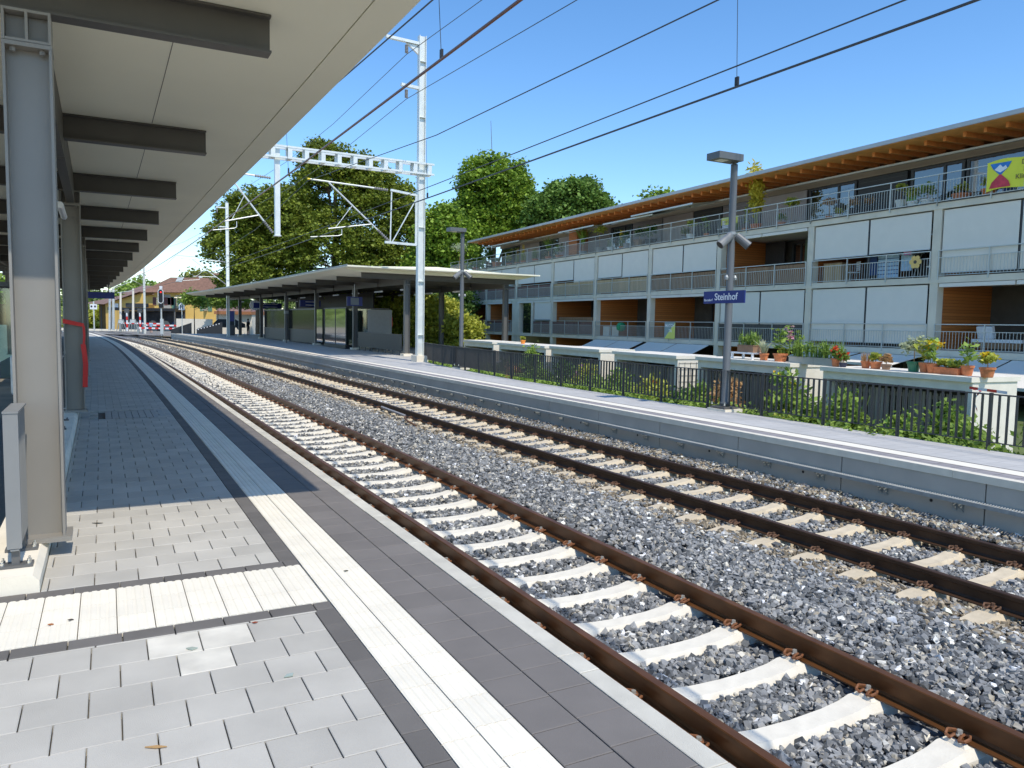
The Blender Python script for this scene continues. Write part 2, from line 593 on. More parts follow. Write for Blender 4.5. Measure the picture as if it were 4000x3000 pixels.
M_BED = gravel_sheet_mat()
oo = np.array([-0.94, -0.5, 0, .2, .75, 1.2, 1.55, 1.95, 2.25, 2.6, 2.9, 3.3, 3.6, 4.1, 4.7, 5.2, 5.6, 6.0, 6.452])
sv = np.array(ss_range(-6, 130, 0.5))
SS, OO = np.meshgrid(sv, oo, indexing='ij')
V = TN(SS.ravel(), OO.ravel(), (hb(OO) - 0.045).ravel())
no = len(oo)
ii, jj = np.meshgrid(np.arange(len(sv) - 1), np.arange(no - 1), indexing='ij')
k0 = (ii * no + jj).ravel()
structure(mesh_np("ballast_bed", V, np.stack([k0, k0 + 1, k0 + no + 1, k0 + no], 1), M_BED))

# loose stones
NEAR_S0, NEAR_P = 4.37, 0.641
FAR_S0, FAR_P = 5.59, 0.639
_phi = (1 + 5 ** .5) / 2
ICO = np.array([(-1, _phi, 0), (1, _phi, 0), (-1, -_phi, 0), (1, -_phi, 0), (0, -1, _phi), (0, 1, _phi), (0, -1, -_phi), (0, 1, -_phi),
                (_phi, 0, -1), (_phi, 0, 1), (-_phi, 0, -1), (-_phi, 0, 1)]) / 1.902
ICOF = np.array([(0, 11, 5), (0, 5, 1), (0, 1, 7), (0, 7, 10), (0, 10, 11), (1, 5, 9), (5, 11, 4), (11, 10, 2), (10, 7, 6), (7, 1, 8),
                 (3, 9, 4), (3, 4, 2), (3, 2, 6), (3, 6, 8), (3, 8, 9), (4, 9, 5), (2, 4, 11), (6, 2, 10), (8, 6, 7), (9, 8, 1)])
CUB = np.array([(x, y, z) for x in (-1, 1) for y in (-1, 1) for z in (-1, 1)], float) * 0.62
CUB2 = CUB * 1.12
CUBF = np.array([(0, 1, 3), (0, 3, 2), (4, 6, 7), (4, 7, 5), (0, 4, 5), (0, 5, 1), (2, 3, 7), (2, 7, 6), (0, 2, 6), (0, 6, 4), (1, 5, 7), (1, 7, 3)])


def stones(s0, s1, dens, size, base, faces, g):
    n = int((s1 - s0) * 7.2 * dens)
    s = s0 + (s1 - s0) * g.random(n); o = -0.75 + 7.2 * g.random(n)
    keep = np.ones(n, bool)
    dn = np.abs((s - NEAR_S0 + NEAR_P / 2) % NEAR_P - NEAR_P / 2)
    keep &= ~((dn < 0.115 + size * .22) & (np.abs(o - NEAR_C) < 1.23))
    df = np.abs((s - FAR_S0 + FAR_P / 2) % FAR_P - FAR_P / 2)
    keep &= ~((df < 0.115 + size * .22) & (np.abs(o - FAR_C) < 1.33))
    for rc in RAILS: keep &= np.abs(o - rc) > 0.085
    keep &= o < 6.43
    s, o = s[keep], o[keep]; n = len(s)
    sz = size * (0.55 + 0.75 * g.random(n) ** 1.5)
    z = hb(o) + 0.012 * np.sin(s * 5.1 + o * 3) * np.sin(o * 6.7) + (g.random(n) - 0.75) * size * 0.6
    nv = len(base)
    ax = np.stack([np.ones(n), 0.6 + 0.35 * g.random(n), 0.5 + 0.35 * g.random(n)], 1) * sz[:, None] * 0.6
    q = g.normal(size=(n, 4)); q /= np.linalg.norm(q, axis=1)[:, None]
    w, x, y, zz = q.T
    Rm = np.stack([np.stack([1 - 2 * (y * y + zz * zz), 2 * (x * y - zz * w), 2 * (x * zz + y * w)], -1),
                   np.stack([2 * (x * y + zz * w), 1 - 2 * (x * x + zz * zz), 2 * (y * zz - x * w)], -1),
                   np.stack([2 * (x * zz - y * w), 2 * (y * zz + x * w), 1 - 2 * (x * x + y * y)], -1)], 1)
    P = base[None] * (0.62 + 0.62 * g.random((n, nv)))[:, :, None] + g.normal(size=(n, nv, 3)) * (0.16 if nv == 8 else 0.06)
    P = P * ax[:, None, :]
    P = np.einsum('nij,nkj->nki', Rm, P)
    P[:, :, 2] *= 0.85
    C = TN(s, o, z)
    V = (P + C[:, None, :]).reshape(-1, 3)
    Fc = (faces[None] + (np.arange(n) * nv)[:, None, None]).reshape(-1, 3)
    rust = np.exp(-((o - RAILS[2] + 0.35) / 0.35) ** 2) + 0.8 * np.exp(-((o - RAILS[3]) / 0.3) ** 2) + 0.55 * (o > 5.5)
    mi = (g.random(n) < 0.75 * rust).astype(int)
    return V, Fc, np.repeat(mi, len(faces))


ST_G = stone_mat("crushed limestone", [(0.0, (.055, .060, .066)), (0.25, (.105, .113, .122)), (0.55, (.175, .185, .198)), (0.8, (.26, .27, .28)),
                                        (0.93, (.30, .28, .235)), (0.97, (.55, .54, .50)), (1.0, (.70, .69, .66))])
ST_T = stone_mat("rust stained limestone", [(0.0, (.07, .06, .045)), (0.4, (.16, .135, .10)), (0.75, (.26, .225, .17)), (0.95, (.36, .32, .25)), (1.0, (.6, .57, .5))])
Vs, Fs, Ms, kv = [], [], [], 0
for a, b, dn, sz, bs, fc in ((1.2, 8, 1000, 0.060, CUB2, CUBF), (1.2, 8, 420, 0.058, ICO, ICOF), (8, 16, 640, 0.064, CUB2, CUBF), (8, 16, 240, 0.062, ICO, ICOF), (16, 32, 480, 0.066, CUB2, CUBF), (32, 60, 190, 0.082, CUB, CUBF), (60, 100, 70, 0.10, CUB, CUBF)):
    v_, f_, m_ = stones(a, b, dn, sz, bs, fc, rng)
    Vs.append(v_); Fs.append(f_ + kv); Ms.append(m_); kv += len(v_)
tag(mesh_np("ballast_stones", np.concatenate(Vs), np.concatenate(Fs), [ST_G, ST_T], midx=np.concatenate(Ms)),
    "grey crushed stone ballast heaped around the sleepers and between the tracks", "ballast", kind="stuff")

# rails ----------------------------------------------------------------------
M_RAIL_N = mat("fresh rust brown rail steel", (0.105, 0.045, 0.016), 0.42, 0.25, 0.22, 5, spec=.35)
M_RAIL_F = mat("dark weathered rail steel", (0.050, 0.028, 0.017), 0.5, 0.2, 0.2, 5, spec=.3)
RP = [(-.075, -.172), (.075, -.172), (.075, -.162), (.022, -.147), (.009, -.13), (.009, -.052), (.0355, -.040), (.0355, -.008), (.030, -.001), (.012, 0),
      (-.012, 0), (-.030, -.001), (-.0355, -.008), (-.0355, -.040), (-.009, -.052), (-.009, -.13), (-.022, -.147), (-.075, -.162)]
RS = ss_range(-5, 30, 0.5) + ss_range(31, 140, 1.5)
for rc, m_, lb in ((RAILS[0], M_RAIL_N, "brown rail nearest the paved platform edge"), (RAILS[1], M_RAIL_N, "brown rail of the white sleeper track, farther from the paved platform"),
                   (RAILS[2], M_RAIL_F, "dark rail of the tan sleeper track, on the gravel side"), (RAILS[3], M_RAIL_F, "dark rail nearest the grey platform wall with the steel ledge")):
    r = MB().sweep([(rc + a, RAIL_Z + b) for a, b in RP], RS)
    o_ = thing("rail", lb, "rail", T(10, rc, RAIL_Z - .172), 0, "railway rails")
    r.build("rail_bar", m_, o_, world=True)

# sleepers with their fastenings ---------------------------------------------
M_SLP_N = mat("new white concrete", (0.60, 0.585, 0.53), 0.9, 0, 0.06, 9, bump=.15, bscale=70)
M_SLP_F = mat("rust tinted concrete", (0.50, 0.44, 0.335), 0.9, 0, 0.17, 5, bump=.2, bscale=50)
M_CLIP_N = mat("orange rust", (0.17, 0.072, 0.032), 0.7, 0.1, 0.25, 30)
M_CLIP_F = mat("brown rust", (0.12, 0.066, 0.04), 0.8, 0.1, 0.25, 30)
M_BOLT = mat("zinc bolt", (0.42, 0.42, 0.40), 0.5, 0.5, 0.1, 30)


def sleeper_mesh(half, m, name):
    zt = RAIL_Z - 0.172 - 0.006
    st = [(-half, -.075, .085), (-half + .10, -.03, .10), (-1.02, -.004, .105), (-.93, 0, .105), (-.57, 0, .105), (-.47, -.022, .10), (-.30, -.038, .095), (0, -.046, .092),
          (.30, -.038, .095), (.47, -.022, .10), (.57, 0, .105), (.93, 0, .105), (1.02, -.004, .105), (half - .10, -.03, .10), (half, -.075, .085)]
    vs, fs = [], []
    for x, dz, w in st:
        z = zt + dz
        vs += [(x, -w - .035, -.96), (x, -w - .012, z - .05), (x, -w + .02, z), (x, w - .02, z), (x, w + .012, z - .05), (x, w + .035, -.96)]
    n = 6
    for j in range(len(st) - 1):
        for i in range(n - 1):
            fs.append((j * n + i, (j + 1) * n + i, (j + 1) * n + i + 1, j * n + i + 1))
    fs += [(0, 1, 2, 3, 4, 5), tuple((len(st) - 1) * n + i for i in range(n))[::-1]]
    mb = MB().add(vs, fs)
    # shoulders that hold the rail foot
    for rx in (-.7535, .7535):
        for sg in (-1, 1):
            x = rx + sg * .115
            mb.add([(x - .028, -.07, zt), (x + .028, -.07, zt), (x + .028, .07, zt), (x - .028, .07, zt), (x - .016, -.055, zt + .018), (x + .016, -.055, zt + .018), (x + .016, .055, zt + .018), (x - .016, .055, zt + .018)],
                   [(4, 5, 6, 7), (0, 1, 5, 4), (1, 2, 6, 5), (2, 3, 7, 6), (3, 0, 4, 7)])
    return mb.build(name, m)


def clip_mesh(m, mbolt):
    mb = MB()
    pts = []
    for sg in (-1, 1):
        loop = [(-.045, 0, .015), (-.03, sg * .035, .03), (.005, sg * .055, .034), (.034, sg * .045, .022), (.036, sg * .022, .016), (.010, sg * .015, .03), (-.02, sg * .012, .03)]
        mb.poly(loop, .0075, 5)
    nf = len(mb.f)
    mb.lathe((-.004, 0, .026), [(.021, 0), (.021, .006), (.013, .007), (.013, .026)], 6)
    o = mb.build("rail_clip", m)
    o.data.materials.append(mbolt)
    mi = np.zeros(len(o.data.polygons), np.int32); mi[nf:] = 1
    o.data.polygons.foreach_set("material_index", mi)
    return o


def lay_sleepers(c, s0, p, k0, n, half, m, mclip, mbolt, label, group, clip_to):
    sl = sleeper_mesh(half, m, "railway_sleeper")
    cl = clip_mesh(mclip, mbolt)
    tag(sl, label, "sleeper", group)
    zc = RAIL_Z - 0.166
    clips = []
    for rx in (-.7535, .7535):
        for sg in (-1, 1):
            q = cl if not clips else cl.copy()
            if clips: COL.objects.link(q)
            q.parent = sl; q.location = (rx + sg * .093, 0, zc); q.rotation_euler = (0, 0, math.pi if sg < 0 else 0)
            q.scale = (1.3, 1.3, 1.3)
            clips.append(q)
    for i in range(n):
        s = s0 + p * (k0 + i)
        if i == 0: o = sl
        else:
            o = sl.copy(); COL.objects.link(o)
            if s < clip_to:
                for q in clips:
                    d = q.copy(); COL.objects.link(d); d.parent = o
        o.location = T(s, c, 0); o.rotation_euler = (0, 0, TH(s) + random.uniform(-.004, .004))


lay_sleepers(NEAR_C, NEAR_S0, NEAR_P, -4, 149, 1.23, M_SLP_N, M_CLIP_N, M_BOLT, "new white concrete sleeper under the brown rails beside the paved platform", "white sleepers of the near track", 62)
lay_sleepers(FAR_C, FAR_S0, FAR_P, -4, 149, 1.33, M_SLP_F, M_CLIP_F, M_CLIP_F, "rust tinted concrete sleeper under the dark rails beside the platform wall", "tan sleepers of the far track", 62)
# the darker cable pipe lying by the tan track
tag(MB().poly([T(20.2, 3.62, -.62), T(20.9, 3.6, -.60), T(21.5, 3.7, -.63), T(22.3, 3.72, -.62)], .035, 7).build("cable_conduit", mat("grey plastic pipe", (.25, .25, .27), .5, 0, .05)),
    "grey plastic cable conduit lying along the dark rail", "pipe")
tag(MB().poly([T(18.6, 3.3, -.66), T(19.0, 3.25, -.6), T(19.5, 3.35, -.58), T(20.1, 3.6, -.62)], .025, 6).build("cable_loop", M_CLIP_F),
    "rusty cable loop lying on gravel by the dark rail", "cable")


# ------------------------------------------------------------------ near platform
def slabs(name, rects, m, gap_s=0.004, gap_o=0.006, z=0.0, depth=0.045, ch=0.004, cham=0.003):
    """one mesh of paving stones, each with its own bevelled edges; rects = (s0, s1, o0, o1)"""
    R = np.array(rects, float)
    a = R[:, 0] + gap_s / 2; b = R[:, 1] - gap_s / 2; c = R[:, 2] + gap_o / 2; d = R[:, 3] - gap_o / 2
    dz = (np.random.default_rng(5).random(len(R)) - .5) * .0025
    L = []
    for zz, q in ((-depth, 0), (-cham, 0), (0, ch)):
        for (s, o) in ((a + q, c + q), (a + q, d - q), (b - q, d - q), (b - q, c + q)):
            L.append(TN(s, o, z + zz + dz))
    V = np.stack(L, 1).reshape(-1, 3)
    t = []
    for j in (0, 4):
        for i in range(4): t.append((j + i, j + 4 + i, j + 4 + (i + 1) % 4, j + (i + 1) % 4))
    t.append((8, 11, 10, 9))
    t = [tuple(reversed(x)) for x in t]
    Fc = (np.array(t)[None] + (np.arange(len(R)) * 12)[:, None, None]).reshape(-1, 4)
    return mesh_np(name, V, Fc, m)


M_PAVER = mat("light grey concrete pavers", (0.375, 0.37, 0.35), 0.9, 0, 0.09, 2.2, bump=.35, bscale=240, island=.085)
M_DARKSLAB = mat("dark grey concrete slabs", (0.142, 0.134, 0.132), 0.88, 0, 0.08, 2.6, bump=.35, bscale=240, island=.07)
M_DARKBAND = mat("charcoal border stones", (0.115, 0.110, 0.107), 0.9, 0, 0.10, 3, bump=.35, bscale=240, island=.10)
M_TACT = mat("white tactile slabs", (0.64, 0.62, 0.56), 0.85, 0, 0.04, 5, bump=.1, bscale=150, island=.03)
M_JOINT = mat("joint sand", (0.10, 0.095, 0.085), 0.95, 0, 0.2, 20)
M_EDGE = mat("platform edge concrete", (0.50, 0.495, 0.455), 0.9, 0, 0.10, 5, bump=.6, bscale=330, island=.07)
SB = ss_range(-8, 110, 1.0)
structure(MB().sweep([(-6.5, -1.3), (-0.985, -1.3), (-0.985, -.036), (-6.5, -.036)], ss_range(-8, 7.35, .75)).build("platform_base", M_JOINT))
structure(MB().sweep([(-3.66, -1.3), (-0.985, -1.3), (-0.985, -.036), (-3.66, -.036)], ss_range(7.35, 110, 1.0)).build("platform_base", M_JOINT))
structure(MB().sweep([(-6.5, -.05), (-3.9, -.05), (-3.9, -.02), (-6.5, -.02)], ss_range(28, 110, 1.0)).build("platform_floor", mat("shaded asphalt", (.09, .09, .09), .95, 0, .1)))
pav, band = [], []
P_ = 0.268
# field in front of the cross strip
s = 6.277; row = 0
pav += [(6.283, 6.303, o, o + .40) for o in np.arange(-6.1, -2.3, .402)]
rows = [(6.277, 5.985)]
while rows[-1][1] > -3.0: rows.append((rows[-1][1], rows[-1][1] - P_))
for j, (s1, s0) in enumerate(rows):
    o1 = -2.10; first = .134 if j % 2 == 0 else .268
    while o1 > -6.2:
        pav.append((s0, s1, o1 - first, o1)); o1 -= first; first = .268
# field beyond the strip, up to the kerb
s0 = 7.385; j = 0
while s0 < 96:
    o1 = -2.10; first = .134 if j % 2 == 0 else .268
    while o1 > -3.605:
        lo = max(o1 - first, -3.615)
        if not (16.75 < s0 < 17.9 and o1 > -3.2 and o1 < -2.2): pav.append((s0, s0 + P_, lo, o1))
        o1 -= first; first = .268
    s0 += P_; j += 1
LIME = [(6.131, -2.62), (6.131, -2.90), (5.851, -2.75)]
lime = [p for p in pav if any(p[0] < a < p[1] and p[2] < c < p[3] for a, c in LIME)]
pav = [p for p in pav if p not in lime]
structure(slabs("paving", lime, mat("lime bloomed pavers", (.52, .51, .47), .9, 0, .16, 4, bump=.3, bscale=200), gap_s=.004, gap_o=.006))
structure(slabs("paving", pav, M_PAVER, gap_s=.004, gap_o=.006))
# the ribbed cover plate let into the paving
structure(slabs("cover_plate", [(s_, s_ + .107, o_, o_ + .107) for s_ in np.arange(16.8, 18.0, .11) for o_ in np.arange(-3.2, -2.15, .11)], mat("zinc tread plate", (.30, .31, .32), .6, .3, .1, 20), z=.001))
for s_ in np.arange(6.305 - .2665 * 34, 6.30, .2665): band.append((s_, s_ + .2665, -2.10, -1.97))
for s_ in np.arange(7.385, 96, .2665): band.append((s_, s_ + .2665, -2.10, -1.97))
for o_ in np.arange(-6.37, -1.98, .268):
    o2_ = min(o_ + .268, -1.972)
    band.append((6.305, 6.435, o_, o2_)); band.append((7.255, 7.383, o_, o2_))
structure(slabs("border_stones", band, M_DARKBAND))
dk = []
for s_ in np.arange(6.607 - .268 * 36, 96, .268):
    dk.append((s_, s_ + .268, -1.585, -1.333)); dk.append((s_ + .03, s_ + .298, -1.333, -1.078))
structure(slabs("platform_slabs", dk, M_DARKSLAB, gap_s=.005, gap_o=.006))
structure(slabs("platform_edge", [(s_, s_ + l_, -1.076, -0.95) for s_, l_ in zip(np.cumsum([-8] + [.22, .95] * 90), [.22, .95] * 90)], M_EDGE, depth=.34, gap_s=.004))


def tactile(name, cells, m, z=0.002, n_rib=4):
    """ribbed guide slabs; cells = (s0, s1, o0, o1), the ribs run along the track"""
    prof = []
    w = 1.0 / n_rib
    for i in range(n_rib):
        a = i * w
        prof += [(a + .10 * w, -.0045), (a + .28 * w, 0), (a + .72 * w, 0), (a + .90 * w, -.0045)]
    prof = [(0.0, -.03), (0.005, -.0045)] + prof + [(0.995, -.0045), (1.0, -.03)]
    n = len(prof)
    C = np.array(cells, float)
    px_ = np.array([p[0] for p in prof]); pz = np.array([p[1] for p in prof])
    rows_ = []
    for q, dz in ((0, -.03), (.003, 0), (.997, 0), (1.0, -.03)):
        sa = C[:, 0] + .0015 + (C[:, 1] - C[:, 0] - .003) * q
        O = C[:, 2:3] + .0018 + (C[:, 3:4] - C[:, 2:3] - .0036) * px_[None]
        rows_.append(TN(np.repeat(sa[:, None], n, 1), O, z + np.minimum(pz + 0, pz)[None] + (dz if dz == 0 else 0) + np.where(dz < 0, -.03, 0) + np.zeros_like(O)))
    V = np.stack(rows_, 1).reshape(-1, 3)
    t = [(r * n + i, r * n + i + 1, (r + 1) * n + i + 1, (r + 1) * n + i) for r in range(3) for i in range(n - 1)]
    Fc = (np.array(t)[None] + (np.arange(len(C)) * 4 * n)[:, None, None]).reshape(-1, 4)
    return mesh_np(name, V, Fc, m)


tc_ = []
for s_ in np.arange(6.22 - .2665 * 40, 96, .2665):
    tc_.append((s_, s_ + .2665, -1.785, -1.587)); tc_.append((s_ - .06, s_ + .2065, -1.970, -1.787))
structure(tactile("tactile_paving", tc_, M_TACT))
tc_ = []
for o_ in np.arange(-1.979 - .2 * 21, -1.985, .2):
    for k in range(3): tc_.append((6.440 + .271 * k, 6.440 + .271 * (k + 1), o_, o_ + .2))
structure(tactile("tactile_paving", tc_, M_TACT))
# kerb under the canopy posts
structure(MB().sweep([(-3.97, -1.3), (-3.617, -1.3), (-3.617, .07), (-3.655, .115), (-3.97, .115)], ss_range(7.39, 100, .75)).build("kerb", M_CONC_L))
# floor of the underpass ramp behind the kerb
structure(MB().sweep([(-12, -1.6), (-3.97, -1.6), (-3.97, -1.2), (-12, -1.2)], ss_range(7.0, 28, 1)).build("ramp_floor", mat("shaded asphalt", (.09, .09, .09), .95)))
tag(MB().sweep([(-6.6, -1.3), (-4.45, -1.3), (-4.45, .50), (-6.6, .50)], ss_range(7.9, 8.9, .5)).build("parapet_wall", M_CONC_W), "white concrete parapet seen left of the canopy post", "wall")

# ------------------------------------------------------------------ far platform
def back(s):
    return float(np.interp(s, [-8, 8, 13, 16, 23.5, 28, 32, 35, 38, 38.01, 100], [8.95, 8.66, 8.62, 8.48, 8.5, 8.95, 9.45, 10.05, 11.0, 18.4, 18.4]))


def sheet(name, ss, f0, f1, z, m):
    mb = MB()
    vs, uv = [], []
    for s_ in ss:
        for o_ in (f0(s_), f1(s_)):
            vs.append(T(s_, o_, z)); uv.append((o_, s_))
    fs = [(2 * i, 2 * i + 1, 2 * i + 3, 2 * i + 2) for i in range(len(ss) - 1)]
    o = mb.add(vs, fs).build(name, m)
    ul = o.data.uv_layers.new(name="uv")
    for l in o.data.loops: ul.data[l.index].uv = uv[l.vertex_index]
    return o


def brick_mat(name, c1, c2, cm, w, h, off=.5, mortar=.012):
    m = bpy.data.materials.new(name); m.use_nodes = True
    nt = m.node_tree; b = nt.nodes["Principled BSDF"]; b.inputs["Roughness"].default_value = .9
    uvn = nt.nodes.new("ShaderNodeUVMap"); uvn.uv_map = "uv"
    br = nt.nodes.new("ShaderNodeTexBrick"); br.offset = off
    br.inputs["Scale"].default_value = 1; br.inputs["Brick Width"].default_value = w; br.inputs["Row Height"].default_value = h
    br.inputs["Mortar Size"].default_value = mortar; br.inputs["Color1"].default_value = c1 + (1,); br.inputs["Color2"].default_value = c2 + (1,); br.inputs["Mortar"].default_value = cm + (1,)
    nt.links.new(uvn.outputs[0], br.inputs["Vector"])
    tc = nt.nodes.new("ShaderNodeTexCoord"); n = nt.nodes.new("ShaderNodeTexNoise"); n.inputs["Scale"].default_value = 1.3; n.inputs["Detail"].default_value = 5
    nt.links.new(tc.outputs["Object"], n.inputs["Vector"])
    mr = nt.nodes.new("ShaderNodeMapRange"); mr.inputs["To Min"].default_value = .85; mr.inputs["To Max"].default_value = 1.15
    nt.links.new(n.outputs["Fac"], mr.inputs["Value"])
    hs = nt.nodes.new("ShaderNodeHueSaturation"); nt.links.new(br.outputs["Color"], hs.inputs["Color"]); nt.links.new(mr.outputs["Result"], hs.inputs["Value"])
    nt.links.new(hs.outputs["Color"], b.inputs["Base Color"])
    return m


M_FPAVE = brick_mat("far platform pavers", (.50, .48, .44), (.535, .515, .475), (.40, .385, .36), .268, .268, .5, .008)
M_FDARK = brick_mat("far platform dark slabs", (.30, .275, .265), (.34, .31, .30), (.2, .185, .18), .268, .268, 0)
FS = ss_range(-6, 36, 1.0) + [37.2, 37.99, 38.0] + ss_range(38.5, 95, 1.5)
mb = MB()
for i in range(len(FS) - 1):
    a, b = FS[i], FS[i + 1]
    pa = [T(a, 6.50, -1.3), T(a, back(a), -1.3), T(a, back(a), -.012), T(a, 6.50, -.012)]
    pb = [T(b, 6.50, -1.3), T(b, back(b), -1.3), T(b, back(b), -.012), T(b, 6.50, -.012)]
    mb.add(pa + pb, [(3, 2, 6, 7), (1, 5, 6, 2), (0, 3, 7, 4)])
mb.add([T(95, 6.5, -1.3), T(95, 18.4, -1.3), T(95, 18.4, -.012), T(95, 6.5, -.012)], [(0, 1, 2, 3)])
structure(mb.build("platform_base", M_CONC))
structure(sheet("platform_slabs", FS, lambda s: 6.575, lambda s: 6.86, -.002, M_FDARK))
structure(sheet("tactile_paving", FS, lambda s: 6.86, lambda s: 7.17, .003, M_TACT))
structure(sheet("border_stones", FS, lambda s: 7.17, lambda s: 7.24, 0.0, M_DARKBAND))
structure(sheet("paving", FS, lambda s: 7.24, lambda s: back(s) - .02, -.002, M_FPAVE))
M_FEDGE = mat("white edge stones", (.58, .56, .50), .9, 0, .06, 6, island=.05)
structure(slabs("platform_edge", [(s_, s_ + 1.05, 6.44, 6.577) for s_ in np.arange(-6, 95, 1.05)], M_FEDGE, depth=.10, z=.001))
# wall of concrete panels
M_WALL = mat("grey wall concrete", (.345, .335, .315), .85, 0, .10, 1.4, bump=.12, bscale=30)
mb = MB()
for s_ in np.arange(7.227 - 2.104 * 7, 95, 2.104):
    for a in (0, 1):
        p0 = s_ + .006 + a * 1.046; p1 = p0 + 1.052 - (.012 if a else 0)
        mb.sweep([(6.456, -1.3), (6.60, -1.3), (6.60, -.10), (6.456, -.10)], [p0, p1], caps=True)
        if s_ < 36: pass
structure(mb.build("platform_wall", M_WALL))
mb = MB()
for s_ in ss_range(37.4, 93, 1.08): mb.sweep([(6.405, -.40), (6.452, -.46), (6.452, -.33), (6.405, -.33)], [s_, s_ + 1.06])
structure(mb.build("wall_ledge", M_WALL))
# anchor holes in the wall
mb = MB()
for s_ in np.arange(7.92 - 2.104 * 6, 36, 2.104):
    for ds, zz, rr in ((0, -.455, .022), (.36, -.41, .011), (-.70, -.42, .011)):
        c = T(s_ + ds, 6.4545, zz); n_ = T(s_ + ds, 6.0, zz) - c; n_.normalize()
        mb.tube(c, c + n_ * .004, rr, 10)
tag(mb.build("wall_anchor_holes", M_BLACK), kind="structure")
# steel walkway ledge on the wall
wk = thing("steel_walkway", "galvanised grating ledge on brackets along the grey platform wall", "walkway", T(16, 6.40, -.39))
mb = MB().sweep([(6.300, -.385), (6.318, -.385), (6.318, -.335), (6.300, -.335)], ss_range(-5, 37, .5))
mb.sweep([(6.430, -.375), (6.440, -.375), (6.440, -.335), (6.430, -.335)], ss_range(-5, 37, .5))
mb.build("side_rail", M_GALV_D, wk, world=True)
mb = MB()
for s_ in np.arange(-5, 37, .034 if True else .05):
    if s_ > 16 and int(s_ / .034) % 2: continue
    a, b = T(s_, 6.319, -.342), T(s_ + .03, 6.43, -.342)
    mb.beam(a, b, .012, .014)
mb.build("grating", M_GALV, wk, world=True)
for s_ in np.arange(7.53 - 1.066 * 11, 36.8, 1.066):
    mb = MB()
    for ds in (-.045, .035):
        mb.prism([T(s_ + ds, 6.454, -.386), T(s_ + ds, 6.315, -.386), T(s_ + ds, 6.454, -.52)], T(s_ + ds + .01, 6.4, 0) - T(s_ + ds, 6.4, 0))
    mb.sweep([(6.444, -.52), (6.454, -.52), (6.454, -.388), (6.444, -.388)], [s_ - .05, s_ + .10])
    mb.build("bracket", M_GALV_D, wk, world=True)
# ================================================================== CANOPIES
M_SOFFIT = mat("canopy soffit", (0.69, 0.65, 0.575), 0.8, 0, 0.03, .6)
M_ROOFTOP = mat("canopy roofing", (0.45, 0.45, 0.43), 0.8, 0, 0.1, 2)
M_BEAM = mat("dark canopy steel", (0.070, 0.068, 0.064), 0.5, 0, 0.08, 3)
M_COLM = mat("canopy column paint", (0.20, 0.197, 0.19), 0.42, 0.05, 0.05, 2, bump=.04, bscale=120)
M_COLF = mat("shade darkened column paint", (0.105, 0.108, 0.112), 0.42, 0.05, 0.05, 2)  # column paint darkened to put the far canopy's shade into the colour
M_TUBE = mat("fluorescent tube cover", (0.75, 0.76, 0.76), 0.4, 0, 0)
M_SEAM = mat("joint shadow gap", (0.16, 0.15, 0.14), 0.9, 0, 0)


def axes(s):
    t = TH(s)
    return Vector((math.cos(t), math.sin(t), 0)), Vector((-math.sin(t), math.cos(t), 0)), Vector((0, 0, 1))


def tbox(mb, s, o, z, ls, lo, lz):
    """box centred at track position (s, o, z), squared to the track"""
    ao, as_, az = axes(s)
    return mb.obox(T(s, o, z), ao, as_, az, lo, ls, lz)


def h_column(parent, s, o, z0, z1, d=.30, w=.24, name="column", m=None):
    mb = MB(); zc = (z0 + z1) / 2; h = z1 - z0
    tbox(mb, s, o - d / 2 + .009, zc, w, .018, h); tbox(mb, s, o + d / 2 - .009, zc, w, .018, h)
    tbox(mb, s, o, zc, .012, d - .036, h)
    tbox(mb, s, o, z0 + .018, w + .06, d + .08, .036)
    tbox(mb, s, o, z1 - .014, w + .004, d + .004, .028)
    c = mb.build(name, m or M_COLM, parent, world=True)
    mb = MB()
    for a in (-.09, .09):
        for b in (-.07, .07): mb.lathe(T(s + b, o + a, z1 - .06), [(.02, 0), (.02, .03)], 6)
    b_ = mb.build("bolt", M_CHROME if z1 < 0 else M_COLM, c); b_.parent = c
    inv = parent.matrix_basis.inverted(); b_.data.transform(inv)
    mb = MB(); zs = z1 + .004; hs = .222
    for oo_ in (-d / 2 + .01, 0, d / 2 - .01): tbox(mb, s, o + oo_, zs + hs / 2, w, .018, hs)
    tbox(mb, s, o, zs + .009, w - .002, d - .04, .018); tbox(mb, s, o, zs + hs - .009, w - .002, d - .04, .018)
    tbox(mb, s, o, zs + hs / 2, .012, d - .04, hs - .04)
    mb.build("column_head", m or M_COLM, parent, world=True)


def i_beam(parent, s, o0, o1, z0, z1, w=.16, name="cross_beam"):
    mb = MB(); oc = (o0 + o1) / 2; L = o1 - o0
    tbox(mb, s, oc, z0 + .009, w, L, .018); tbox(mb, s, oc, z1 - .009, w, L, .018); tbox(mb, s, oc, (z0 + z1) / 2, .012, L, z1 - z0 - .036)
    return mb.build(name, M_BEAM, parent, world=True)


def light_tube(parent, s, o, z, L=1.25):
    mb = MB(); ao, as_, az = axes(s)
    mb.tube(T(s, o, z) - as_ * L / 2, T(s, o, z) + as_ * L / 2, .05, 10)
    tb = mb.build("light_tube", M_TUBE, parent, world=True)
    mb = MB()
    for q in (-.4, .4): mb.beam(T(s, o, z) + as_ * L * q + Vector((0, 0, .045)), T(s, o, z) + as_ * L * q + Vector((0, 0, .24)), .02)
    mb.build("hanger", M_BEAM, parent, world=True)
    return tb


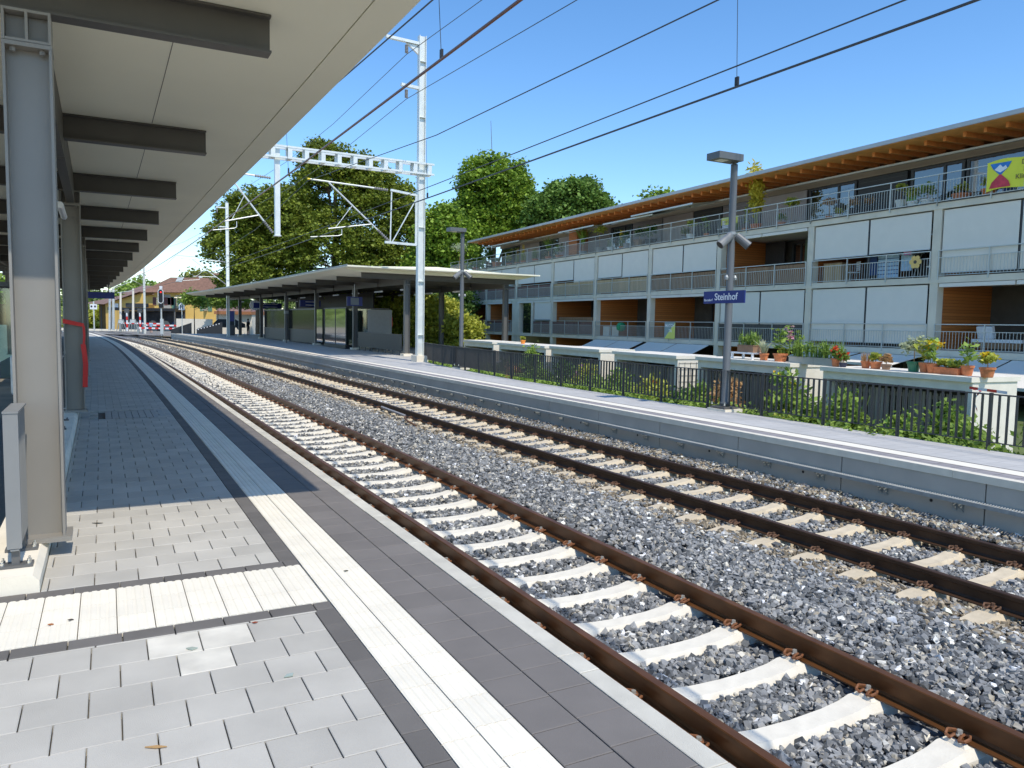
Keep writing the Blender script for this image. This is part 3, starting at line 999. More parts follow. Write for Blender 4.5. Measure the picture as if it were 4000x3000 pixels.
NB = [8.32 + 4.39 * k for k in range(16)]
nc = thing("platform_canopy", "long canopy with cream soffit and dark cross beams over the near paved platform", "canopy", T(10, -3.65, 0))
rs = ss_range(6.9, 76, 1.0)
MB().sweep([(-7.6, 4.235), (-1.34, 4.235), (-1.34, 4.36), (-7.6, 4.36)], rs).build("soffit", M_SOFFIT, nc, world=True)
MB().sweep([(-1.325, 4.238), (-1.02, 4.245), (-1.0, 4.262), (-1.0, 4.34), (-1.06, 4.36), (-1.325, 4.36)], rs).build("edge_board", M_SOFFIT, nc, world=True)
MB().sweep([(-1.345, 4.30), (-1.32, 4.30), (-1.32, 4.31), (-1.345, 4.31)], rs).build("joint_strip", M_SEAM, nc, world=True)
MB().sweep([(-7.6, 4.364), (-1.02, 4.364), (-1.02, 4.39), (-4, 4.55), (-7.6, 4.55)], rs).build("roof_covering", M_ROOFTOP, nc, world=True)
MB().sweep([(-1.05, 4.362), (-.985, 4.362), (-.985, 4.40), (-1.05, 4.40)], rs).build("gutter_trim", M_GALV_D, nc, world=True)
for k, s_ in enumerate(NB):
    i_beam(nc, s_, -7.5, -1.97, 3.935, 4.232)
    if k % 2 == 0:
        h_column(nc, s_, -3.65, .115, 3.70)
        h_column(nc, s_, -6.6, -1.2 if s_ < 28 else -.02, 3.70)
    if k < 15:
        mb = MB()
        for o_ in (-3.65, -6.6):
            mb.sweep([(o_ - .06, 3.945), (o_ + .06, 3.945), (o_ + .06, 4.20), (o_ - .06, 4.20)], [s_ + .09, s_ + 2.2, s_ + 4.30])
            mb.build("long_beam", M_BEAM, nc, world=True); mb = MB()
        MB().sweep([(-3.70, 3.71), (-3.585, 3.71), (-3.585, 3.92), (-3.70, 3.92)], [s_ + (.16 if k % 2 == 0 else .01), s_ + 2.2, s_ + (4.37 if k % 2 == 0 else 4.22)]).build("long_beam", M_BEAM, nc, world=True)
        light_tube(nc, s_ + 3.3, -3.74, 3.45, 1.6)
# the soffit sheets meet under every beam: fine cover strips between
for k in range(15):
    mb = MB().sweep([(-2.62, 4.2325), (-2.612, 4.2325), (-2.612, 4.2345), (-2.62, 4.2345)], [NB[k] + .1, NB[k] + 2.2, NB[k] + 4.28])
    mb.build("joint_strip", M_SEAM, nc, world=True)

# railing panels on the kerb between the posts
for k, (s0, s1) in enumerate(((8.75, 16.5), (17.5, 25.3), (26.3, 34.1), (35.1, 42.9), (43.9, 51.6))):
    r = thing("railing_panel", ["dark sheet metal railing on the kerb right behind the nearest canopy post", "dark sheet metal railing between the second and third canopy posts", "dark railing panel along the kerb farther down the canopy", "far dark railing panel behind the row of canopy posts", "farthest dark railing panel by the canopy posts"][k], "railing", T((s0 + s1) / 2, -3.80, .115), 0, "railing panels of the near canopy")
    MB().sweep([(-3.815, .30), (-3.795, .30), (-3.795, 1.12), (-3.815, 1.12)], ss_range(s0, s1, 1.0)).build("sheet_panel", mat("perforated dark sheet", (.045, .044, .042), .45, 0.1, .1, 5), r, world=True)
    MB().sweep([(-3.835, 1.122), (-3.775, 1.122), (-3.775, 1.145), (-3.835, 1.145)], ss_range(s0, s1, 1.0)).build("handrail", M_STEEL_L, r, world=True)
    for s_ in np.arange(s0 + .35, s1, 1.12):
        mb = MB(); tbox(mb, s_, -3.83, .61, .05, .03, .98); tbox(mb, s_, -3.80, .125, .09, .16, .016)
        for b in (-.025, .025): mb.lathe(T(s_ + b, -3.745, .13), [(.012, 0), (.012, .025), (.004, .032)], 8)
        mb.build("foot_post", M_STEEL, r, world=True)
# short end railing
r = thing("end_railing", "short grey louvred railing with a flat front bar in front of the nearest canopy post", "railing", T(7.8, -3.86, .115))
EO = -3.765
mb = MB(); tbox(mb, 7.58, EO, .70, .012, .085, .90); mb.build("front_bar", M_STEEL_L, r, world=True)
for i in range(9):
    mb = MB(); tbox(mb, 7.63 + i * .062, EO, .70, .012, .07, .88); mb.build("louvre", M_STEEL_L, r, world=True)
mb = MB(); tbox(mb, 7.86, EO, 1.155, .58, .09, .012); mb.build("top_rail", M_STEEL_L, r, world=True)
mb = MB(); tbox(mb, 7.86, EO, .24, .56, .05, .012); mb.build("bottom_rail", M_STEEL_L, r, world=True)
for s_ in (7.64, 8.06):
    mb = MB(); tbox(mb, s_, EO, .22, .06, .045, .22); fp = mb.build("foot_post", M_STEEL, r, world=True)
    mb = MB(); tbox(mb, s_, EO, .125, .11, .20, .018); mb.build("foot_plate", M_STEEL, r, world=True)
    mb = MB()
    for a in (-.075, .075):
        for b in (-.03, .03): mb.lathe(T(s_ + b, EO + a, .134), [(.014, 0), (.014, .018), (.007, .02), (.007, .035)], 8)
    mb.build("bolt", M_CHROME, r, world=True)
# warning tape tied to the second post
r = thing("barrier_tape", "red barrier tape tied round the second canopy post with a loose end hanging", "tape", T(16.9, -3.65, 1.5))
mb = MB()
s_ = NB[2] - .128
mb.add([T(s_, -3.81, 1.66), T(s_, -3.49, 1.60), T(s_, -3.49, 1.66), T(s_, -3.81, 1.74)], [(0, 1, 2, 3)])
pts = [(-3.485, 1.62), (-3.478, 1.45), (-3.49, 1.3), (-3.47, 1.12), (-3.46, .95), (-3.47, .72), (-3.475, .55)]
for (a, z0), (b, z1) in zip(pts[:-1], pts[1:]):
    wv = .03 if z1 > 1.15 else .06
    mb.add([T(s_ - .005, a - wv, z0), T(s_ - .005, a + wv * .3, z0), T(s_ - .005, b + wv * .3, z1), T(s_ - .005, b - wv, z1)], [(0, 1, 2, 3)])
mb.build("tape_strip", M_RED, r, world=True)
# hanging blue platform board
r = thing("hanging_sign", "blue board hanging under the far end of the near canopy", "sign", T(48, -3, 2.7))
mb = MB(); tbox(mb, 48, -2.95, 2.90, .12, 1.45, .34); mb.build("sign_board", M_BLUE, r, world=True)
mb = MB()
for o_ in (-3.4, -2.5): mb.beam(T(48, o_, 3.07), T(48, o_, 3.94), .04)
mb.build("hanger", M_BEAM, r, world=True)
# glass shelter under the near canopy
G_CLEAR = glass_mat("clear green glass", (.72, .86, .80), .06)
G_DARK = glass_mat("smoky glass", (.16, .20, .20), .12)
r = thing("glass_shelter", "green tinted glass waiting shelter seen past the nearest canopy post", "shelter", T(24, -5, 0))
for o0, o1 in ((-6.3, -5.35), (-5.3, -4.3)):
    mb = MB(); tbox(mb, 23.2, (o0 + o1) / 2, 1.35, .016, o1 - o0, 2.1); mb.build("glass_pane", G_CLEAR, r, world=True)
for s0 in (23.3, 25.4): MB().sweep([(-4.28, .3), (-4.264, .3), (-4.264, 2.4), (-4.28, 2.4)], [s0, s0 + 2.0]).build("glass_pane", G_CLEAR, r, world=True)
mb = MB()
for s_, o_ in ((23.2, -6.35), (23.2, -4.27), (27.5, -4.27), (27.5, -6.35)): tbox(mb, s_, o_, 1.2, .06, .06, 2.6)
mb.sweep([(-6.4, 2.45), (-4.2, 2.45), (-4.2, 2.55), (-6.4, 2.55)], [23.1, 25.4, 27.6]); mb.build("frame", M_STEEL, r, world=True)
tag(MB().lathe(T(22.4, -4.85, -.02), [(.17, 0), (.19, .05), (.19, .85), (.15, .9), (.15, .95)], 14).build("litter_bin", M_GALV, smooth=False), "round grey metal bin behind the glass by the second canopy post", "bin")

# ------------------------------------------------------------------ far canopy
fc = thing("platform_canopy", "canopy with cream eaves on the far platform, in front of the big tree", "canopy", T(60, 12, 0))
rs2 = ss_range(39.0, 92, 1.25)
MB().sweep([(7.45, 4.385), (8.15, 4.235), (17.6, 4.235), (18.25, 4.385), (18.25, 4.465), (12.5, 4.66), (7.45, 4.465)], rs2).build("roof_slab", M_SOFFIT, fc, world=True)
MB().sweep([(7.45, 4.392), (18.25, 4.392), (18.25, 4.462), (7.45, 4.462)], [38.1, 38.998]).build("front_eave", M_SOFFIT, fc, world=True)
MB().sweep([(7.42, 4.45), (7.449, 4.45), (7.449, 4.50), (7.42, 4.50)], [38.1] + rs2).build("gutter_trim", M_GALV_D, fc, world=True)
FB = [39.55 + 4.35 * k for k in range(12)]
for k, s_ in enumerate(FB):
    i_beam(fc, s_, 8.6, 17.5, 3.95, 4.232)
    if k % 2 == 0:
        h_column(fc, s_, 11.05, .02, 3.72, .28, .22, m=M_COLF); h_column(fc, s_, 16.9, .02, 3.72, .28, .22, m=M_COLF)
        mb = MB(); tbox(mb, s_, 11.05, .05, .5, .5, .14); mb.build("footing", M_CONC_L, fc, world=True)
    if k < 11:
        mb = MB()
        for o_ in (11.05, 16.9): MB().sweep([(o_ - .06, 3.74), (o_ + .06, 3.74), (o_ + .06, 4.2), (o_ - .06, 4.2)], [s_ + .1, s_ + 4.25]).build("long_beam", M_BEAM, fc, world=True)
    for o_ in (11.8, 15.0):
        if k < 11:
            light_tube(fc, s_ + 2.2, o_, 3.55, 1.3)
# walls, shelters and furniture under it
M_DPANEL = mat("charcoal sheet panel", (.026, .028, .032), .45, 0, .1, 4)
r = thing("railing_panel", "charcoal sheet railing on small feet between the first two posts of the far canopy", "railing", T(44, 11.05, 0), 0)
MB().sweep([(11.03, .22), (11.06, .22), (11.06, 1.08), (11.03, 1.08)], ss_range(40.2, 47.6, 1.0)).build("sheet_panel", M_DPANEL, r, world=True)
MB().sweep([(11.0, 1.083), (11.09, 1.083), (11.09, 1.11), (11.0, 1.11)], ss_range(40.2, 47.6, 1.0)).build("handrail", M_STEEL, r, world=True)
for s_ in np.arange(40.6, 47.6, 1.15):
    mb = MB(); tbox(mb, s_, 11.085, .5, .05, .04, 1.0); tbox(mb, s_, 11.02, .03, .1, .2, .02); mb.build("foot_post", M_STEEL, r, world=True)
r = thing("info_board", "plain grey upright board with a red edge behind the charcoal railing", "board", T(46.3, 12.0, 0))
mb = MB(); tbox(mb, 46.4, 12.0, 1.5, .12, 1.5, 1.95); mb.build("board_panel", mat("grey board", (.22, .23, .24), .7, 0, .04), r, world=True)
mb = MB(); tbox(mb, 46.4, 12.77, 1.75, .10, .03, .55); mb.build("red_edge", M_RED, r, world=True)
mb = MB(); tbox(mb, 46.4, 11.4, .3, .1, .1, .7); tbox(mb, 46.4, 12.6, .3, .1, .1, .7); mb.build("leg", M_STEEL, r, world=True)
r = thing("glass_shelter", "large clear glass waiting room under the far canopy", "shelter", T(52, 11, 0))
mb = MB()
for s0, s1 in ((49.2, 51.4), (51.45, 53.9), (55.2, 56.6)):
    for o_ in ((10.75, 13.6) if s0 < 55 else (10.95, 13.6)): MB().sweep([(o_, .25), (o_ + .016, .25), (o_ + .016, 2.55), (o_, 2.55)], [s0, s1]).build("glass_pane", G_CLEAR, r, world=True)
for o0, o1 in ((10.8, 12.1), (12.15, 13.55)):
    mb = MB(); tbox(mb, 49.15, (o0 + o1) / 2, 1.4, .016, o1 - o0, 2.3); mb.build("glass_pane", G_CLEAR, r, world=True)
MB().sweep([(10.70, .02), (13.7, .02), (13.7, .24), (10.70, .24)], [49.1, 53.95]).build("plinth", M_BLACK, r, world=True)
mb = MB()
for s_, o_ in ((49.12, 10.74), (49.12, 13.62), (53.95, 10.74), (53.95, 13.62), (51.43, 10.75)): tbox(mb, s_, o_, 1.4, .05, .05, 2.4)
mb.sweep([(10.72, 2.56), (13.65, 2.56), (13.65, 2.62), (10.72, 2.62)], [49.1, 51.5, 53.97]); mb.build("frame", M_STEEL, r, world=True)
for i in range(4):
    mb = MB(); s_ = 50 + i * .75
    tbox(mb, s_, 13.0, .70, .45, .42, .05); tbox(mb, s_, 13.22, .95, .42, .05, .5); mb.tube(T(s_, 13.0, .24), T(s_, 13.0, .68), .04, 8)
    tag(mb.build("waiting_seat", M_GALV_D), ["steel seat inside the glass waiting room, nearest its end wall", "second steel seat inside the glass waiting room", "third steel seat inside the glass waiting room", "last steel seat inside the glass waiting room, before the dark kiosk"][i], "seat", "seats in the glass waiting room")
r = thing("concrete_bench", "low concrete bench with a red label on top beside the glass waiting room", "bench", T(48.3, 11.9, 0))
mb = MB(); tbox(mb, 48.75, 11.8, .66, .7, .75, .10); mb.build("seat", M_CONC, r, world=True)
for q in (-.27, .27):
    mb = MB(); tbox(mb, 48.75 + q, 11.8, .31, .12, .68, .60); mb.build("leg", M_CONC, r, world=True)
mb = MB(); tbox(mb, 48.75, 11.8, .725, .3, .55, .03); mb.build("red_label", M_RED, r, world=True)
r = thing("ticket_kiosk", "black glazed kiosk with pale notices under the middle of the far canopy", "kiosk", T(65, 12, 0))
MB().sweep([(11.2, .05), (11.26, .05), (11.26, 1.05), (11.2, 1.05)], ss_range(58.0, 74, 2)).build("lower_panel", M_DPANEL, r, world=True)
MB().sweep([(11.22, 1.06), (11.24, 1.06), (11.24, 2.55), (11.22, 2.55)], ss_range(58.0, 74, 2)).build("dark_glazing", mat("black glazing", (.012, .014, .015), .12, 0, 0, spec=.4), r, world=True)
MB().sweep([(14.6, .05), (14.7, .05), (14.7, 3.9), (14.6, 3.9)], ss_range(55.0, 75, 2)).build("back_wall", M_BLACK, r, world=True)
MB().sweep([(11.2, 2.56), (14.6, 2.56), (14.6, 2.66), (11.2, 2.66)], ss_range(58.0, 74, 2)).build("top_frame", M_STEEL, r, world=True)
mb = MB(); tbox(mb, 57.9, 12.9, 1.3, .06, 3.3, 2.5); mb.build("side_wall", M_DPANEL, r, world=True)
for s0, s1, z0, z1 in ((70.2, 72.6, 1.2, 1.95), (67.8, 69.4, 1.2, 1.75)):
    MB().sweep([(11.30, z0), (11.31, z0), (11.31, z1), (11.30, z1)], [s0, s1]).build("notice", mat("pale notice paper", (.55, .50, .42), .7, 0, .2, 3), r, world=True)
    # fixed on the outside of the glazing
for s0, o0, L in ((61, 11.7, 1.6), (75.5, 11.9, 2.6), (79.3, 12.2, 1.4)):
    z0 = 3.05
    r = thing("departure_board", {61: "blue departure board hanging above the glass waiting room", 75.5: "long blue departure board hanging near the clock", 79.3: "small blue platform number board hanging at the far end of the far canopy"}[s0], "sign", T(s0, o0, z0))
    mb = MB(); tbox(mb, s0, o0, z0, .14, L, .5); mb.build("sign_board", M_BLUE, r, world=True)
    mb = MB(); mb.beam(T(s0, o0, z0 + .25), T(s0, o0, 3.96), .05); mb.build("hanger", M_BEAM, r, world=True)
    mb = MB(); tbox(mb, s0 - .074, o0 + .1, z0 + .12, .006, L * .6, .035); tbox(mb, s0 - .074, o0 + .1, z0 - .12, .006, L * .6, .035)
    mb.build("text_line", M_WHITE, r, world=True)
r = thing("station_clock", "round white station clock hanging beside the long blue departure board", "clock", T(77.5, 11.3, 3.1))
mb = MB(); ao, as_, az = axes(77.5); mb.tube(T(77.5, 11.2, 3.1) - as_ * .09, T(77.5, 11.2, 3.1) + as_ * .09, .48, 24); mb.build("clock_face", M_WHITE, r, world=True)
mb = MB(); c_ = T(77.5, 11.2, 3.1) - as_ * .094
for i in range(12):
    a_ = i * math.pi / 6; d_ = ao * math.sin(a_) + az * math.cos(a_); mb.beam(c_ + d_ * .36, c_ + d_ * .44, .03, .01, up=as_)
mb.build("hour_marks", M_BLACK, r, world=True)
mb = MB(); mb.beam(c_ - az * .05, c_ + az * .36, .035, .008, up=as_); mb.build("minute_hand", M_BLACK, r, world=True)
mb = MB(); mb.beam(c_, c_ + ao * .2 - az * .14, .045, .008, up=as_); mb.build("hour_hand", M_BLACK, r, world=True)
mb = MB(); mb.beam(T(77.5, 11.2, 3.58), T(77.5, 11.2, 3.96), .05); mb.build("hanger", M_BEAM, r, world=True)
r = thing("hanging_display", "blue square display on a single rod above the charcoal railing", "sign", T(46.8, 10.6, 3))
mb = MB(); tbox(mb, 46.8, 10.55, 2.95, .10, .95, .55); mb.build("display_box", M_BLUE, r, world=True)
mb = MB(); tbox(mb, 46.745, 10.55, 2.95, .006, .5, .42); mb.build("display_face", mat("grey display face", (.10, .14, .2), .3, 0, 0), r, world=True)
mb = MB(); mb.tube(T(46.8, 10.55, 3.23), T(46.8, 10.55, 3.96), .025, 8); mb.build("rod", M_GALV, r, world=True)
r = thing("slim_pole", "slim dark pole with a small box standing before the black kiosk", "pole", T(61.5, 9.9, 0))
mb = MB(); mb.tube(T(61.5, 10.0, 0), T(61.5, 10.0, 3.9), .055, 8); mb.build("pole_shaft", M_STEEL, r, world=True)
mb = MB(); tbox(mb, 61.5, 10.0, 2.35, .22, .3, .22); mb.build("pole_box", M_GALV_D, r, world=True)
r = thing("timetable_stand", "narrow timetable stand with a dark blue screen between the far canopy posts", "stand", at(902, 1308, 82))
mb = MB(); c_ = at(902, 1308, 82)
mb.box(c_.x - .45, c_.x - .38, c_.y - .03, c_.y + .03, 0, 2.6); mb.box(c_.x + .38, c_.x + .45, c_.y - .03, c_.y + .03, 0, 2.6); mb.build("frame", M_GALV_D, r, world=True)
MB().box(c_.x - .38, c_.x + .38, c_.y - .04, c_.y + .04, 1.5, 2.6).build("screen", M_BLUE, r, world=True)
MB().box(c_.x - .38, c_.x + .38, c_.y - .2, c_.y + .2, 0, 1.1).build("base_cabinet", M_DPANEL, r, world=True)

# ------------------------------------------------------------------ lamp posts
M_LAMP = mat("anthracite lamp paint", (.095, .105, .115), .45, .1, .05, 4)


def lamp_post(s, o, label, zb):
    L = thing("lamp_post", label, "lamp", T(s, o, 0), TH(s), "platform lamps")
    # local frame: x across the track (away from it), y along the track
    MB().box(-.25, .25, -.27, .27, -.03, .045).build("plinth", M_CONC_L, L)
    MB().box(-.22, .22, -.22, .22, .055, .09).build("base_plate", M_STEEL, L)
    mb = MB()
    for a in (-.19, .19):
        for b in (-.19, .19): mb.lathe((a, b, .125), [(.02, 0), (.02, .03), (.01, .032), (.01, .06)], 8)
    mb.build("bolt", M_CHROME, L)
    mb = MB(); mb.lathe((0, 0, .125), [(.115, 0), (.105, .05), (.085, .07), (.085, .75), (.0855, .752), (.082, .76), (.073, 5.05), (.073, 5.09)], 20)
    mb.build("pole", M_LAMP, L, smooth=True)
    mb = MB(); mb.lathe((0, 0, 5.09), [(.045, 0), (.045, .17)], 14); mb.box(-.05, .05, -.05, .05, 5.24, 5.30); mb.build("neck", M_LAMP, L)
    h = MB().box(-.60, .07, -.19, .19, 5.26, 5.40).build("lamp_head", M_LAMP, L)
    h.rotation_euler = (0, 0, 0)
    q = MB().box(-.48, -.26, -.10, .10, 5.254, 5.259).build("led_panel", mat("led panel", (.72, .72, .66), .4, 0, 0), L)
    # two loudspeakers
    for sg in (-1, 1):
        mb = MB(); a = Vector((sg * .08, -.06, 3.73)); d = Vector((.50, -.52, -.62) if sg > 0 else (-.72, .12, -.62)).normalized()
        mb.tube(a, a + d * .34, .085, 14, .095); sp = mb.build("loudspeaker", M_LAMP if sg > 0 else M_STEEL_L, L)
        mb = MB(); mb.tube(a + d * .341, a + d * .345, .08, 14); g2 = mb.build("grille", M_BLACK, sp)
        mb = MB(); mb.beam(Vector((0, 0, 3.78)), a + d * .08 + Vector((0, 0, .05)), .03); mb.build("speaker_arm", M_LAMP, L)
    MB().lathe((0, 0, 3.75), [(.085, 0), (.085, .06)], 14).build("clamp", M_GALV_D, L)
    mb = MB()
    for sg in (-1, 1):
        mb.lathe((sg * .12, -.02, 2.80), [(.035, 0), (.045, .05), (.02, .1)], 8); mb.beam((0, 0, 2.86), (sg * .12, 0, 2.86), .02)
    mb.build("cable_bracket", M_GALV_D, L)
    return L


LP1 = lamp_post(14.02, 8.62, "anthracite lamp post on the fence line that carries the blue station name sign", 0)
LP2 = lamp_post(28.9, 9.22, "anthracite lamp post beside the end of the far canopy, without any sign", 0)
# the station name sign
ss_ = thing("station_name_sign", "blue station name sign with white lettering on the nearer lamp post", "sign", T(14.02, 8.62, 2.30), TH(14.02))
MB().box(-.115, -.088, -.56, .66, 0, .265).build("sign_board", M_BLUE, ss_)
mb = MB()
for y_ in (-.05, .05): mb.box(-.088, .088, y_ - .012, y_ + .012, .03, .26)
mb.build("sign_bracket", M_GALV_D, ss_)
M_LETTER = mat("white lettering", (.82, .82, .80), .5, 0, 0)
# lettering on the face that looks to the tracks (normal -x): text runs towards -y
rotL = (math.pi / 2, 0, -math.pi / 2)
text_mesh("lettering", "Steinhof", .205, M_LETTER, ss_, (-.1175, -.02, .135), rotL, .0015, 'CENTER', .003)
text_mesh("lettering", "Burgdorf", .072, M_LETTER, ss_, (-.1175, .64, .075), rotL, .0015, 'LEFT', .0012)

# ------------------------------------------------------------------ fence behind the far platform
fn = thing("metal_fence", "dark vertical bar fence along the back of the far platform", "fence", T(15, back(15), 0))
posts = [7.0 - 1.5 * 5 + 1.5 * k for k in range(27)]
posts = [p for p in posts if p < 37.5]
M_FEN = mat("dark fence paint", (.045, .045, .047), .5, .1, .08, 6)
for i, s_ in enumerate(posts):
    mb = MB(); tbox(mb, s_, back(s_) + .02, .36, .035, .06, 1.02); mb.build("post", M_FEN, fn, world=True)
    if i + 1 < len(posts):
        s2 = posts[i + 1]; mb = MB()
        a = T(s_, back(s_) + .02, 0); b = T(s2, back(s2) + .02, 0)
        for z_ in (.115, .845): mb.beam(a + Vector((0, 0, z_)), b + Vector((0, 0, z_)), .045, .012 if z_ < .5 else .02)
        for j in range(1, 12):
            c = a.lerp(b, j / 12); mb.beam(c + Vector((0, 0, .12)), c + Vector((0, 0, .84)), .038, .022, up=(b - a))
        mb.build("bar_panel", M_FEN, fn, world=True)
mb = MB(); tbox(mb, 34.6, 9.75, .03, 1.1, .35, .16); tag(mb.build("concrete_block", M_CONC_L), "low concrete footing block beside the catenary mast", "block")
# ================================================================== CATENARY MASTS AND WIRES
M_MAST = mat("bright galvanised mast", (0.56, 0.61, 0.64), 0.45, 0.25, 0.07, 4)
M_INS = mat("grey insulator", (.20, .20, .21), .4, 0, .1)
M_YEL = mat("yellow cap", (.75, .5, .03), .5, 0, 0)


def insulator(parent, a, b, r=.055, n=7):
    a = Vector(a); b = Vector(b); mb = MB()
    mb.tube(a, b, r * .45, 8)
    for i in range(n):
        c = a.lerp(b, (i + .5) / n); d = (b - a).normalized() * (b - a).length / n * .28
        mb.tube(c - d, c + d, r, 10)
    return mb.build("insulator", M_INS, parent, world=True)


def h_mast(parent, s, o, z0, z1, d=.30, w=.26):
    mb = MB(); ao, as_, az = axes(s); zc = (z0 + z1) / 2
    tbox(mb, s, o - d / 2, zc, w, .022, z1 - z0); tbox(mb, s, o + d / 2, zc, w, .022, z1 - z0); tbox(mb, s, o, zc, .014, d - .022, z1 - z0)
    for k in range(int((z1 - z0) / 2.4)):
        tbox(mb, s, o, z0 + 1.6 + k * 2.4, w - .03, d - .022, .016)
    return mb.build("mast_shaft", M_MAST, parent, world=True)


def cantilever(parent, s, o_root, z_top, z_bot, reach, zc, dirn=-1):
    """hinged bracket: top tube, diagonal, registration tube and steady arm, from o_root out by reach"""
    e = o_root + dirn * reach
    P = lambda o, z: T(s, o, z)
    j = o_root + dirn * (reach * .78)
    mb = MB(); mb.tube(P(o_root + dirn * .75, z_top + .03), P(e, z_top + .12), .035, 8); mb.build("top_tube", M_MAST, parent, world=True)
    MB().tube(P(e, z_top + .12), P(e + dirn * .12, z_top + .125), .037, 8).build("end_cap", M_YEL, parent, world=True)
    insulator(parent, P(o_root + dirn * .12, z_top), P(o_root + dirn * .75, z_top + .03))
    lo = P(o_root + dirn * .05, z_bot + .05); hi = P(j, z_top + .06)
    dg = hi - lo
    insulator(parent, lo, lo + dg * .20)
    MB().tube(lo + dg * .20, hi, .035, 8).build("diagonal_tube", M_MAST, parent, world=True)
    m1 = lo + dg * .30
    r0 = P(o_root + dirn * (reach * .70), zc + .50)
    MB().tube(m1, r0 + (r0 - m1).normalized() * .3, .025, 8).build("registration_tube", M_MAST, parent, world=True)
    MB().tube(lo + dg * .62, r0, .016, 6).build("stay_rod", M_MAST, parent, world=True)
    a1 = P(o_root + dirn * (reach * .62), zc + .46)
    mb = MB(); mb.tube(a1, a1 - Vector((0, 0, .22)), .014, 6)
    q = P(o_root + dirn * (reach * .66), zc + .18)
    mb.tube(a1 - Vector((0, 0, .22)), q, .018, 6); mb.tube(q, P(o_root + dirn * (reach * 1.0), zc + .05), .018, 6)
    mb.build("steady_arm", M_MAST, parent, world=True)


MS, MO = 34.2, 9.62
m1 = thing("catenary_mast", "tall bright steel catenary mast carrying a lattice boom, between the far canopy and the fence", "mast", T(MS, MO, 0))
h_mast(m1, MS, MO, -.4, 14.3)
mb = MB(); tbox(mb, MS, MO, .02, .7, .55, .5); mb.build("footing", M_CONC_L, m1, world=True)
# boom: box of angles with battens
mb = MB()
for ds in (-.22, .22):
    for z_ in (8.34, 8.78):
        mb.beam(T(MS + ds, 2.6, z_), T(MS + ds, 10.15, z_), .075, .075)
for i in range(11):
    o_ = 3.15 + i * .68
    for ds in (-.235, .235):
        mb.beam(T(MS + ds, o_, 8.34), T(MS + ds, o_, 8.78), .17, .012, up=T(MS + 1, 0, 0) - T(MS, 0, 0))
    for z_ in (8.30, 8.82): mb.beam(T(MS - .22, o_, z_), T(MS + .22, o_, z_), .16, .012)
mb.build("lattice_boom", M_MAST, m1, world=True)
mb = MB(); tbox(mb, MS, 3.35, 6.95, .2, .2, 3.5); tbox(mb, MS, 3.35, 5.2, .24, .26, .04); mb.build("drop_post", M_MAST, m1, world=True)
cantilever(m1, MS, 3.22, 7.5, 5.25, 2.35, 5.2)
# far track: stand-off frame on the mast
mb = MB()
mb.beam(T(MS, 9.42, 7.42), T(MS, 9.42, 5.2), .11); mb.beam(T(MS, 9.42, 7.40), T(MS, 8.2, 7.52), .09); mb.beam(T(MS, 9.42, 5.22), T(MS, 7.95, 5.25), .10)
mb.beam(T(MS, 8.25, 7.5), T(MS, 8.2, 5.27), .05); mb.beam(T(MS, 9.38, 7.2), T(MS, 8.3, 5.3), .04)
mb.build("standoff_frame", M_MAST, m1, world=True)
cantilever(m1, MS, 8.2, 7.5, 5.25, 3.5, 5.2)
for z_, L in ((13.95, 1.55), (12.05, .85)):
    mb = MB(); mb.beam(T(MS, 9.5, z_), T(MS, 9.5 - L, z_ + .04), .16, .12)
    if L > 1: mb.prism([T(MS, 9.45, z_ - .06), T(MS, 8.9, z_ - .06), T(MS, 9.45, z_ - .45)], T(MS + .1, 9, 0) - T(MS, 9, 0))
    mb.build("cross_arm", M_MAST, m1, world=True)
    insulator(m1, T(MS, 8.9, z_ - .14), T(MS, 8.9, z_ - .50), .075, 6)
mb = MB()
for z_ in (13.9, 13.65, 12.15, 11.9, 8.2, 8.0, 7.5, 5.3, 3.0): mb.beam(T(MS + .15, 9.40, z_), T(MS + .15, 9.85, z_), .02, .03)
mb.build("clamp_band", M_CHROME, m1, world=True)


def simple_mast(s, o, top, label, reach, zt=7.2, w=.24, arms=True):
    m = thing("catenary_mast", label, "mast", T(s, o, 0), 0, "catenary masts beyond the canopies")
    h_mast(m, s, o, -.9, top, w, w)
    if reach:
        cantilever(m, s, o - .1, zt, zt - 2.2, reach, 5.2)
    if arms:
        for z_, L in ((top - .5, 1.0), (top - 2.3, .7)):
            mb = MB(); mb.beam(T(s, o, z_), T(s, o - L, z_), .1); mb.build("cross_arm", M_MAST, m, world=True)
            insulator(m, T(s, o - L + .1, z_ - .1), T(s, o - L + .1, z_ - .5), .07, 5)
    return m


simple_mast(79.5, 9.15, 12.8, "bright catenary mast rising through the far end of the far canopy roof line", 3.9)
simple_mast(123, 7.7, 10.2, "slim catenary mast standing before the yellow station house, next to the red signal", 5.4, 8.4)
for (u, v0, v1, Y, lb) in ((520, 1127, 1262, 128, "pale pole in front of the yellow timber gable"), (471, 1143, 1258, 130, "pale pole left of the yellow timber gable, before the goods shed"), (429, 1132, 1290, 118, "left pole of a close pair beside the level crossing signal"), (443, 1128, 1290, 116, "right pole of a close pair beside the level crossing signal")):
    a = at(u, v1, Y); b = at(u, v0, Y)
    p = thing("pale_pole", lb, "pole", a)
    MB().tube(a, b, .2, 10, .15).build("pole_shaft", M_GALV if Y < 120 else M_CONC_W, p, world=True)
    if u == 520:
        MB().beam(b - Vector((0, 0, .35)), b + Vector((-2.6, 0, -.75)), .12).build("cross_arm", M_MAST, p, world=True)

# wires -------------------------------------------------------------------
M_WIRE = mat("dark wire", (.055, .06, .07), .5, .3, 0)
M_COPPER = mat("new copper contact wire", (.16, .075, .045), .4, .5, 0)


